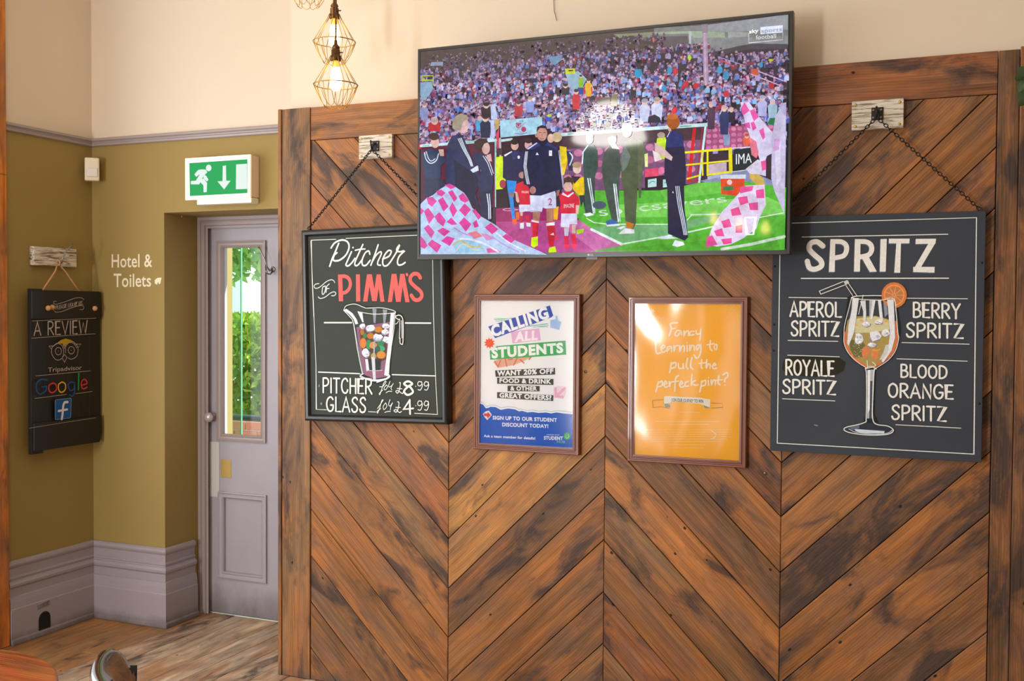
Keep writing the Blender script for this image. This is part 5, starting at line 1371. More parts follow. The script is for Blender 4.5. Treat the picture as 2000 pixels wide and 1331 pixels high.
SPRITZ = [
('s','e6e6df',29,[-3254,2874,-3259,-3953,3284,-3970,3231,4020,-2951,3996],0),
('s','e6e6df',29,[-2482,3491,2348,3482],0),
('s','e6e6df',36,[-2490,2012,2391,1988],0),
('s','e6e6df',25,[-2916,1331,-914,1304],0),
('s','e6e6df',24,[1040,1306,2997,1288],0),
('s','e6e6df',25,[-2924,-218,-1198,-225],0),
('s','e6e6df',24,[934,-230,3079,-247],0),
('s','e6e6df',25,[-2931,-752,-1142,-769],0),
('s','e6e6df',24,[779,-795,3026,-824],0),
('s','e6e6df',25,[-3095,-2333,-1270,-2342],0),
('s','e6e6df',24,[782,-3091,2864,-3108],0),
('s','4e5a72',183,[-1777,3120,-1983,3276,-2206,3223,-2241,3013,-2051,2799,-1844,2605,-1823,2413,-2045,2300,-2232,2360,-2310,2591],1),
('p','4e5a72',[-1522,3363,-1357,3359,-1359,2199,-1561,2200]),
('s','4e5a72',168,[-1447,3274,-1154,3260,-995,3144,-971,2954,-1074,2766,-1384,2694],1),
('p','4e5a72',[-693,3346,-502,3342,-511,2203,-710,2205]),
('s','4e5a72',166,[-591,3257,-321,3244,-158,3128,-133,2940,-242,2780,-547,2709],1),
('p','4e5a72',[-456,2682,-242,2754,53,2198,-180,2185]),
('p','4e5a72',[160,3328,366,3332,348,2196,149,2197]),
('p','4e5a72',[433,3338,1111,3324,1106,3161,436,3174]),
('p','4e5a72',[685,3243,832,3240,821,2155,627,2156]),
('p','4e5a72',[1309,3312,1956,3306,1942,3138,1305,3135]),
('p','4e5a72',[1735,3186,1942,3164,1474,2305,1242,2251]),
('p','4e5a72',[1240,2351,1927,2344,1924,2146,1243,2173]),
('s','e6e4de',183,[-1756,3154,-1962,3310,-2184,3257,-2219,3047,-2029,2833,-1823,2639,-1801,2447,-2023,2335,-2210,2394,-2288,2626],1),
('p','e6e4de',[-1501,3397,-1335,3393,-1337,2233,-1540,2235]),
('s','e6e4de',167,[-1426,3308,-1133,3294,-974,3177,-950,2988,-1053,2800,-1363,2728],1),
('p','e6e4de',[-672,3379,-481,3375,-489,2237,-688,2239]),
('s','e6e4de',166,[-570,3291,-300,3278,-137,3162,-112,2974,-221,2814,-526,2743],1),
('p','e6e4de',[-435,2715,-221,2787,74,2232,-159,2219]),
('p','e6e4de',[181,3362,387,3365,368,2229,170,2231]),
('p','e6e4de',[454,3371,1131,3357,1126,3194,456,3207]),
('p','e6e4de',[705,3276,853,3273,841,2188,648,2189]),
('p','e6e4de',[1329,3345,1976,3339,1962,3171,1325,3168]),
('p','e6e4de',[1756,3219,1962,3196,1494,2338,1262,2284]),
('p','e6e4de',[1261,2384,1947,2377,1944,2179,1264,2207]),
('p','24210f',[-3098,-1023,-2994,-840,-2397,-776,-1155,-798,-915,-969,-979,-1254,-1215,-1402,-2039,-1512,-2880,-1451,-3130,-1277]),
('t','e6e6df',68,'APEROL',[-2858,655,-1108,640,-2865,1173,-1115,1149]),
('t','e6e6df',68,'SPRITZ',[-2814,-43,-1180,-40,-2820,475,-1187,469]),
('t','e6e6df',65,'BERRY',[1290,659,2771,616,1282,1155,2763,1105]),
('t','e6e6df',66,'SPRITZ',[1080,-34,2876,-47,1073,450,2868,427]),
('t','e6e6df',69,'ROYALE',[-2986,-1454,-1317,-1462,-2993,-919,-1324,-937]),
('t','e6e6df',69,'SPRITZ',[-3083,-2130,-1260,-2114,-3090,-1638,-1267,-1631]),
('t','e6e6df',62,'BLOOD',[920,-1423,2396,-1434,913,-993,2389,-1010]),
('t','e6e6df',66,'ORANGE',[524,-2133,2597,-2123,517,-1659,2589,-1660]),
('t','e6e6df',66,'SPRITZ',[647,-2902,2388,-2891,640,-2414,2380,-2412]),
('p','1d1f26',[-880,1336,-752,1444,300,1417,705,1337,814,751,885,219,854,-208,636,-747,185,-1134,-18,-1220,-275,-1173,-798,-780,-1038,-349,-1070,85,-974,630]),
('p','3b3e47',[-750,1336,655,1310,764,750,768,511,-868,495,-848,902]),
('p','a89250',[-881,522,-714,659,56,692,717,510,770,377,799,111,780,-316,535,-776,83,-1109,-172,-1143,-510,-935,-906,-510,-977,-76]),
('p','cfc79c',[-636,578,57,665,515,535,520,214,-37,99,-629,91]),
('p','6e6a3c',[-806,-182,-445,-122,-235,-389,-383,-797,-616,-775,-775,-508]),
('s','d9764a',92,[-927,87,-940,-266,-827,-563,-589,-856,-250,-1078],1),
('s','d9764a',80,[718,483,752,217,758,-157,633,-560,334,-888,6,-1098],1),
('e','d9824e',[-258,-578,-136,-598,-290,-792]),
('e','d9824e',[51,-653,176,-626,84,-837]),
('s','e8a040',43,[-28,-493,125,-516,226,-461],1),
('p','8f90a4',[305,484,305,402,153,375,53,406,46,468,65,509,165,545,282,522]),
('p','e2e3ee',[285,501,279,442,205,407,103,426,20,432,61,528,73,551,211,582,233,543]),
('p','f6f6fa',[166,435,138,410,94,421,84,449,124,463]),
('p','b4b6c8',[144,485,112,463,68,471,61,503,102,516]),
('p','f6f6fa',[280,491,241,467,195,476,195,514,231,521]),
('p','b4b6c8',[149,496,110,479,61,480,64,511,108,531]),
('s','ffffff',13,[55,466,130,542,222,532],1),
('s','7c7e92',11,[116,424,192,457,253,436],1),
('s','8a8458',19,[40,423,132,381,269,415],1),
('p','8f90a4',[-73,382,-117,309,-231,265,-345,325,-395,350,-299,444,-251,457,-125,423]),
('p','e2e3ee',[-139,411,-130,344,-256,304,-317,317,-387,377,-402,414,-331,477,-234,493,-155,447]),
('p','f6f6fa',[-133,388,-168,358,-222,367,-204,403,-174,409]),
('p','b4b6c8',[-228,434,-245,413,-306,429,-306,461,-260,462]),
('p','f6f6fa',[-179,445,-224,414,-257,424,-269,460,-210,468]),
('p','b4b6c8',[-155,366,-180,338,-236,347,-221,377,-188,382]),
('s','ffffff',13,[-354,381,-278,458,-186,448],1),
('s','7c7e92',11,[-292,339,-215,372,-153,351],1),
('s','8a8458',19,[-369,338,-276,296,-138,330],1),
('p','8f90a4',[-346,-178,-376,-288,-508,-333,-621,-283,-624,-134,-610,7,-505,35,-361,15]),
('p','e2e3ee',[-332,-156,-394,-276,-479,-321,-575,-302,-628,-200,-603,-44,-603,60,-484,84,-383,2]),
('p','f6f6fa',[-408,-211,-447,-263,-497,-253,-504,-166,-433,-152]),
('p','b4b6c8',[-373,-61,-425,-130,-475,-93,-474,-24,-413,-5]),
('p','f6f6fa',[-511,-138,-562,-195,-606,-163,-606,-108,-565,-82]),
('p','b4b6c8',[-512,-63,-525,-110,-590,-95,-605,-22,-531,-6]),
('s','ffffff',14,[-613,-147,-532,6,-431,-14],1),
('s','7c7e92',11,[-545,-232,-462,-166,-394,-208],1),
('s','8a8458',19,[-629,-234,-527,-319,-377,-251],1),
('p','8f90a4',[207,-13,191,-185,33,-236,-80,-246,-163,-57,-62,75,-1,159,149,81]),
('p','e2e3ee',[265,-9,213,-110,59,-169,-32,-214,-87,-104,-128,61,-112,118,99,167,183,120]),
('p','f6f6fa',[108,-122,34,-183,-30,-161,-38,-94,45,-81]),
('p','b4b6c8',[210,-38,146,-98,83,-81,73,-20,149,6]),
('p','f6f6fa',[190,-68,160,-111,91,-102,64,-34,153,-18]),
('p','b4b6c8',[220,-21,158,-88,94,-55,68,7,142,19]),
('s','ffffff',13,[-110,-58,-4,95,127,75],1),
('s','7c7e92',11,[-22,-143,86,-76,173,-118],1),
('s','8a8458',19,[-131,-144,1,-228,195,-160],1),
('p','8f90a4',[552,104,482,-40,409,-39,329,-17,258,82,328,176,393,254,499,189]),
('p','e2e3ee',[539,84,510,39,408,-39,316,-25,260,56,278,155,353,222,398,251,490,196]),
('p','f6f6fa',[489,152,445,123,410,135,407,182,448,204]),
('p','b4b6c8',[513,81,465,39,412,60,415,111,470,114]),
('p','f6f6fa',[510,97,480,48,431,73,419,110,466,136]),
('p','b4b6c8',[499,89,466,38,432,55,421,118,472,120]),
('s','ffffff',13,[289,88,364,201,455,186],1),
('s','7c7e92',11,[351,24,426,74,487,42],1),
('s','8a8458',19,[275,23,367,-40,503,11],1),
('p','8f90a4',[111,-356,60,-402,-60,-449,-137,-398,-152,-337,-142,-309,-22,-277,105,-292]),
('p','e2e3ee',[101,-306,54,-372,-36,-418,-122,-372,-201,-359,-183,-292,-105,-249,-32,-248,42,-272]),
('p','f6f6fa',[8,-290,-27,-315,-108,-306,-101,-271,-23,-265]),
('p','b4b6c8',[106,-334,64,-360,-2,-351,-8,-322,77,-309]),
('p','f6f6fa',[-28,-353,-79,-387,-137,-381,-132,-353,-59,-336]),
('p','b4b6c8',[36,-290,0,-315,-52,-306,-46,-274,-2,-262]),
('s','ffffff',13,[-156,-343,-67,-275,40,-283],1),
('s','7c7e92',11,[-84,-379,5,-349,77,-367],1),
('s','8a8458',19,[-173,-381,-65,-417,95,-385],1),
('e','dcae5c',[-403,527,-336,515,-408,489]),
('e','dcae5c',[-581,363,-514,351,-586,325]),
('e','dcae5c',[287,586,352,575,281,549]),
('e','dcae5c',[415,507,480,496,409,470]),
('e','e8e0c0',[-637,-556,-627,-556,-636,-565]),
('e','e8e0c0',[-588,-587,-579,-587,-588,-597]),
('e','e8e0c0',[-500,-294,-491,-294,-500,-303]),
('e','e8e0c0',[-716,-717,-707,-716,-716,-726]),
('e','e8e0c0',[-631,-388,-622,-388,-631,-397]),
('e','e8e0c0',[-363,-510,-354,-510,-363,-520]),
('e','e8e0c0',[-421,-515,-412,-515,-420,-524]),
('e','e8e0c0',[-494,-340,-485,-340,-494,-349]),
('e','e8e0c0',[-490,-728,-481,-728,-490,-738]),
('e','e8e0c0',[-532,-660,-523,-660,-532,-670]),
('e','e8e0c0',[-483,-293,-474,-293,-483,-302]),
('e','e8e0c0',[-448,-577,-439,-577,-448,-587]),
('e','e8e0c0',[-618,-277,-609,-277,-617,-287]),
('e','e8e0c0',[-410,-513,-401,-512,-410,-522]),
('e','e8e0c0',[-460,-733,-451,-733,-460,-743]),
('e','e8e0c0',[-461,-756,-452,-756,-461,-766]),
('e','e8e0c0',[-578,-694,-569,-694,-577,-703]),
('e','e8e0c0',[-559,-766,-550,-766,-558,-776]),
('e','e8e0c0',[-408,-310,-399,-309,-408,-319]),
('e','e8e0c0',[-676,-379,-667,-379,-676,-389]),
('e','e8e0c0',[-374,-492,-365,-492,-374,-502]),
('e','e8e0c0',[-498,-421,-489,-421,-498,-431]),
('e','e8e0c0',[-540,-468,-531,-468,-540,-478]),
('e','e8e0c0',[-595,-577,-586,-577,-595,-587]),
('e','e8e0c0',[-508,-748,-499,-748,-508,-758]),
('e','e8e0c0',[-473,-761,-464,-761,-473,-770]),
('e','e8e0c0',[-409,-793,-400,-793,-409,-802]),
('e','e8e0c0',[-483,-346,-474,-346,-483,-356]),
('e','e8e0c0',[-408,-779,-399,-778,-408,-788]),
('e','e8e0c0',[-395,-564,-386,-564,-395,-574]),
('e','e8e0c0',[-467,-372,-458,-372,-467,-382]),
('e','e8e0c0',[-422,-567,-413,-567,-421,-577]),
('e','e8e0c0',[-623,-295,-614,-295,-623,-305]),
('e','e8e0c0',[-410,-792,-401,-792,-410,-802]),
('e','e8e0c0',[-689,-696,-680,-696,-689,-705]),
('e','e8e0c0',[-577,-341,-568,-341,-577,-351]),
('e','e8e0c0',[-614,-677,-605,-677,-614,-687]),
('e','e8e0c0',[-411,-281,-402,-281,-411,-290]),
('e','e8e0c0',[-504,-283,-495,-283,-504,-292]),
('e','e8e0c0',[-464,-437,-455,-437,-464,-446]),
('p','dfe2e6',[-724,1309,-504,1309,-585,633,-654,91,-829,-373,-877,-292,-840,360,-744,903]),
('p','d6d9df',[-464,1201,-284,1228,-251,743,-274,501,-351,500,-356,851]),
('p','aeb3bf',[-156,1228,48,1229,-45,637,-147,637]),
('p','dfe2e6',[-53,1202,48,1229,-44,584,-121,583]),
('p','dfe2e6',[125,1242,226,1243,313,506,212,505]),
('p','8b91a0',[303,1229,405,1176,462,748,362,641]),
('p','dfe2e6',[429,1256,643,1257,694,376,713,-50,607,-507,335,-942,283,-889,503,-321,547,107]),
('p','c8ccca',[402,-323,503,-295,482,-590,308,-835,206,-837,330,-593]),
('s','e6e6df',24,[-750,1336,-848,902,-970,358,-991,5,-973,-321,-799,-671,-484,-962,-250,-1118,-198,-1171],1),
('s','e6e6df',24,[655,1283,739,750,799,111,827,-102,733,-504,511,-830,185,-1080,33,-1165],1),
('s','e6e6df',30,[-763,1322,-595,1376,-56,1395,249,1390],1),
('s','e6e6df',27,[-750,1322,-465,1268,-54,1242,302,1243,655,1283],1),
('s','e6e6df',27,[-249,-1172,82,-1056,-22,-924],1),
('s','e6e6df',24,[-202,-874,-172,-1143],0),
('s','e6e6df',25,[-1854,1554,-1044,1892],0),
('s','e6e6df',25,[-1800,1444,-990,1769],0),
('s','e6e6df',25,[-1854,1554,-1800,1444],0),
('p','c6c8cc',[-1031,1892,-901,1945,-835,1850,-964,1756]),
('s','e6e6df',22,[-951,1756,-712,1390],0),
('s','e6e6df',22,[-861,1823,-583,1403],0),
('s','e6e6df',19,[-364,1417,-509,742],0),
('e','d4783a',[658,1411,1072,1411,665,963]),
('e','e89858',[658,1411,997,1411,664,1043]),
('e','c07848',[658,1411,954,1411,663,1091]),
('s','e8a878',19,[696,1411,939,1411],0),
('s','e8a878',19,[688,1386,877,1220],0),
('s','e8a878',19,[666,1372,712,1117],0),
('s','e8a878',19,[640,1377,521,1152],0),
('s','e8a878',19,[623,1398,394,1309],0),
('s','e8a878',19,[623,1425,391,1514],0),
('s','e8a878',19,[639,1446,513,1670],0),
('s','e8a878',19,[664,1451,703,1705],0),
('s','e8a878',19,[687,1437,871,1603],0),
('p','45454c',[302,1235,651,1262,705,963,694,376,518,374,455,1176]),
('p','dfe2e6',[429,1256,643,1257,694,376,547,107]),
('s','e6e6df',24,[302,1243,650,1283,739,750],1),
('p','1d1f26',[-273,-1174,75,-1164,44,-2748,194,-3050,-319,-3074,-213,-2759]),
('p','aab2bc',[-199,-1210,39,-1185,-1,-2170,-9,-2904,-174,-2912,-169,-1983]),
('p','454c58',[-102,-1594,-10,-1591,-20,-2905,-101,-2909]),
('p','e6e8ea',[-170,-1210,-89,-1207,-87,-2598,-158,-2756]),
('s','e6e6df',31,[-255,-1154,-214,-1443,-201,-2836,-282,-3072,-910,-3277,-796,-3428,-166,-3493,491,-3440,706,-3294,523,-3150,122,-3092,8,-2826,14,-1976,40,-1242,112,-1163],1),
('p','2c313b',[-836,-3274,-281,-3130,123,-3130,560,-3186,634,-3298,382,-3426,-350,-3464,-759,-3406]),
('p','c8d4e0',[-612,-3302,417,-3328,400,-3406,-351,-3444,-537,-3376]),
('p','5d6b80',[-761,-3251,-429,-3157,-427,-3273,-686,-3344]),
('s','b8c0cc',27,[-779,-3310,-536,-3415,17,-3453,491,-3401,670,-3277],1),
('s','e6e6df',23,[-255,-1154,-91,-1072,112,-1163],1),
('s','8a8d92',36,[-1950,-3229,-1854,-3244],0)]
paint('chalk_lettering', SPRITZ, M['chalk'], sb, -.0003, .000014)['label'] = 'white hand lettering and painted spritz glass with straw and orange slice'
for zz in (.36, -.36): box((-.33, .018, zz-.02), (.33, .034, zz+.02)).build('rear_batten', M['black_wood'], sb)
for x_, z_ in ((-.343, .245), (.342, .25), (-.343, -.06), (-.343, .035), (.342, -.225)):
    MB().lathe([(0, .0), (.004, .0), (.004, .0012), (0, .0016)], (x_, 0, z_), 8, 'Y').build('screw', M['iron'], sb)

# ---- whitewashed hook blocks and chains
def hook_block(label, x, z, w, h):
    t = thing('hook_block', label, 'hook block', (x, 0, z), (0, 0, 0), None)
    box((-w/2, -.020, -h/2), (w/2, -.0015, h/2)).build('block', M['whitewash'], t, bevel=.002)
    box((-.020, -.0235, -.020), (.020, -.020, .024)).build('iron_plate', M['iron'], t, bevel=.001)
    for sx in (-1, 1):
        for sz in (-1, 1):
            MB().lathe([(0, 0), (.0055, 0), (.005, .0015), (0, .002)], (sx*(w/2-.013), -.020, sz*(h/2-.013)), 10, 'Y').build('screw', M['brass'], t)
            MB().lathe([(0, 0), (.004, 0), (.0035, .0012), (0, .0015)], (sx*.013, -.0235, .002+sz*.013), 8, 'Y').build('screw', M['steel'], t)
    MB().tube([(0, -.0235, .012), (0, -.036, .006), (0, -.043, -.008), (0, -.042, -.016), (.0, -.050, -.013), (.0, -.056, .002), (0, -.058, .022)], .0032, 8).build('hook', M['iron'], t)
    return t
hook_block('small whitewashed hook block holding the chain of the Pimm\'s chalkboard', -2.313, 2.331, .162, .100)
hook_block('larger whitewashed hook block holding the chain of the spritz chalkboard', -.298, 2.333, .172, .102)
def chain_mesh(pts, link=.0155, r=.0018, wdt=.0050):
    P = [Vector(p) for p in pts]; seg = [(a, c, (c-a).length) for a, c in zip(P, P[1:])]; tot = sum(s[2] for s in seg); n = int(tot/(link*.78)); b = MB()
    for i in range(n):
        d = (i+.5)/n*tot
        for a, c, l in seg:
            if d <= l: break
            d -= l
        t = (c-a).normalized(); p = a+t*d; side = t.cross(Vector((0, 1, 0))).normalized(); dep = t.cross(side)
        u = side if i % 2 else dep
        ring = [p + t*(link/2-wdt)*(1 if math.sin(q) > 0 else -1)*(1 if abs(math.sin(q)) > .3 else 0) + t*wdt*math.sin(q) + u*wdt*math.cos(q) for q in (R(30*k) for k in range(12))]
        b.tube([tuple(q) for q in ring], r, 5, closed=True)
    return b
def hang_chain(label, hook, left, right):
    t = thing('chain', label, 'chain', hook)
    H0 = Vector(hook)
    chain_mesh([Vector((0, 0, 0)), Vector(left)-H0]).build('chain_length', M['iron'], t)
    chain_mesh([Vector((0, 0, 0)), Vector(right)-H0]).build('chain_length', M['iron'], t)
    for q in (left, right):
        d = Vector(q)-H0; MB().tube([tuple(d+Vector((.007*math.cos(R(a)), 0, .007*math.sin(R(a))))) for a in range(0, 360, 40)], .0016, 6, closed=True).build('ring', M['iron'], t)
hang_chain('thin dark chain holding up the Pimm\'s chalkboard', (-2.313, -.048, 2.316), (-2.640, -.030, 1.992), (-1.985, -.030, 2.004))
hang_chain('thin dark chain holding up the spritz chalkboard', (-.298, -.048, 2.318), (-.632, -.030, 1.990), (.036, -.030, 1.990))

# ============================================================ framed posters
def poster(label, x, z, w, h, mat, data, glaze, plabel):
    t = thing('framed_poster', label, 'poster', (x, -.014, z))
    MB().frame_rect(w, h, [(0, -.012), (0, .006), (.003, .009), (.008, .009), (.010, .006), (.014, .006), (.017, .010), (.020, .010), (.022, .0075), (.026, .0072), (.0265, -.004)]).build('frame', M['frame_brown'], t)
    box((-w/2+.02, .0008, -h/2+.02), (w/2-.02, .010, h/2-.02)).build('backing', mat, t)
    p = paint('poster_print', data, M['print'], t, 0.0, .000014); p['label'] = plabel
    g = MB(); g.v = [(-w/2+.022, -.0065, -h/2+.022), (w/2-.022, -.0065, -h/2+.022), (w/2-.022, -.0065, h/2-.022), (-w/2+.022, -.0065, h/2-.022)]; g.f = [(0, 1, 2, 3)]; g.smooth = [False]
    g.build('glazing', glaze, t, fix=False)
    return t
STUDENT = [
('s','78c8a0',29,[-1412,2138,-930,2164,-385,2231],0),
('s','78c8a0',25,[-1342,2076,-611,2125],0),
('s','a8dcc8',25,[-1389,2191,-748,2182],0),
('s','78c0b8',33,[68,1882,912,1994],0),
('s','9cd0c8',29,[292,1843,935,1933],0),
('s','88c8a8',25,[514,1866,913,1871],0),
('p','e8b8dc',[-681,1664,537,1804,618,1330,-605,1184]),
('f','fdf6fa',0.05,'ALL',[-515,1259,485,1359,-494,1625,504,1711]),
('p','e9b098',[-1447,411,-1103,608,344,724,-147,463,-599,306,-1238,184]),
('s','e06a40',46,[-1378,455,-1239,226,-1125,482],0),
('s','e06a40',46,[-920,550,-849,258],0),
('s','e06a40',46,[-783,532,-601,557],0),
('s','e06a40',46,[-554,307,-397,583],0),
('s','e06a40',46,[-261,544,-102,402],0),
('s','e06a40',46,[122,553,211,659],0),
('p','2c50b4',[-1682,1851,995,2719,1152,2284,-1372,1381]),
('f','ffffff',0.05,'CALLING',[-1476,1432,977,2252,-1606,1842,852,2653]),
('p','3fae62',[-1611,829,-1290,1067,1663,1337,1700,785,-1575,503]),
('p','3fae62',[-1608,956,-1244,1068,-1241,647,-1586,502]),
('f','ffffff',0.05,'STUDENTS',[-1517,582,1580,875,-1538,972,1559,1233]),
('e','f6f4f2',[-1618,1177,-1323,1182,-1616,882]),
('p','f05a30',[-1374,1136,-1473,1105,-1448,1012,-1548,1040,-1588,951,-1650,1028,-1740,976,-1740,1072,-1845,1078,-1784,1157,-1864,1218,-1764,1249,-1788,1342,-1688,1314,-1648,1403,-1586,1327,-1497,1377,-1496,1282,-1392,1276,-1453,1197]),
('p','f4f6fa',[955,2159,1174,2346,1371,2348,1395,2143,1548,2062,1442,1692,958,1809]),
('p','a8c8ea',[1022,2139,1241,2182,1240,2306,1317,2306,1351,2122,1483,2062,1398,1753,1024,1841]),
('p','3e3c3e',[-1365,74,1231,248,1241,-16,-1340,-183]),
('f','ffffff',0.04,'WANT 20% OFF',[-1273,-139,1167,31,-1274,52,1166,217]),
('p','3e3c3e',[-1272,-214,1169,-193,1171,-433,-1271,-463]),
('f','ffffff',0.04,'FOOD & DRINK',[-1167,-410,1084,-387,-1168,-244,1082,-216]),
('p','3e3c3e',[-809,-523,582,-493,584,-710,-808,-750]),
('f','ffffff',0.04,'& OTHER',[-682,-709,474,-677,-683,-552,472,-521]),
('p','3e3c3e',[-1268,-804,1174,-839,1167,-1075,-1267,-1045]),
('f','ffffff',0.04,'GREAT OFFERS?',[-1163,-1008,1088,-1038,-1164,-834,1087,-859]),
('p','f4dce8',[1172,-546,1366,-459,1711,-488,1713,-690,1586,-978,1175,-933]),
('s','eab0d0',113,[1626,-571,1326,-846],0),
('s','eab0d0',106,[1259,-564,1283,-876,1564,-890],0),
('p','d4d6dc',[-2075,-1286,-1974,-1315,-1882,-1341,-1766,-1482,-1652,-1457,-1561,-1411,-1333,-1414,-1105,-1517,-789,-1450,-475,-1470,-296,-1545,-162,-1518,60,-1571,281,-1541,546,-1570,852,-1536,1071,-1568,1331,-1516,1590,-1545,1986,-1560,1985,-1467,1589,-1432,1330,-1435,1070,-1486,852,-1447,545,-1488,281,-1438,60,-1497,-163,-1436,-296,-1442,-476,-1367,-790,-1359,-1106,-1413,-1333,-1318,-1561,-1328,-1652,-1361,-1767,-1378,-1882,-1257,-2076,-1168]),
('p','fafafc',[-2075,-1286,-1974,-1315,-1882,-1341,-1766,-1482,-1652,-1457,-1561,-1411,-1333,-1414,-1105,-1517,-789,-1450,-475,-1470,-296,-1545,-162,-1518,60,-1571,281,-1541,546,-1570,852,-1536,1071,-1568,1331,-1516,1590,-1545,1986,-1560,1985,-1508,1590,-1472,1330,-1467,1070,-1519,852,-1479,546,-1521,281,-1471,60,-1521,-163,-1465,-296,-1483,-475,-1408,-790,-1392,-1106,-1455,-1333,-1352,-1561,-1357,-1652,-1394,-1767,-1420,-1882,-1286,-2076,-1223]),
('p','1560c8',[-2075,-1286,-1974,-1315,-1882,-1341,-1766,-1482,-1652,-1457,-1561,-1411,-1333,-1414,-1105,-1517,-789,-1450,-475,-1470,-296,-1545,-162,-1518,60,-1571,281,-1541,546,-1570,852,-1536,1071,-1568,1331,-1516,1590,-1545,1986,-1560,1996,-2886,-2038,-2899]),
('f','ffffff',0.035,'SIGN UP TO OUR STUDENT',[-1457,-1920,1334,-1890,-1458,-1778,1333,-1752]),
('f','ffffff',0.035,'DISCOUNT TODAY!',[-1033,-2179,966,-2152,-1034,-2038,965,-2013]),
('f','ffffff',0.03,'Ask a team member for details!',[-1851,-2658,413,-2643,-1852,-2566,412,-2544]),
('f','ffffff',0.035,'STUDENT',[782,-2623,1590,-2600,781,-2492,1589,-2470]),
('f','ffffff',0.0,'GREENE KING',[903,-2441,1433,-2430,903,-2400,1433,-2389]),
('f','8fe0a0',0.0,'HUB',[1340,-2728,1686,-2725,1340,-2630,1685,-2628]),
('e','40b860',[1761,-2437,1903,-2430,1762,-2583]),
('s','ffffff',16,[1684,-2453,1762,-2518,1847,-2433],1),
('e','ffffff',[1718,-2391,1731,-2390,1718,-2407]),
('e','ffffff',[1812,-2386,1825,-2385,1812,-2402]),
('p','f0f0f4',[-1902,-1718,-1765,-1608,-1628,-1568,-1490,-1742,-1695,-1960,-1810,-1861]),
('p','e84848',[-1857,-1695,-1696,-1688,-1688,-1613,-1536,-1756,-1686,-1897,-1718,-1806,-1842,-1799])]
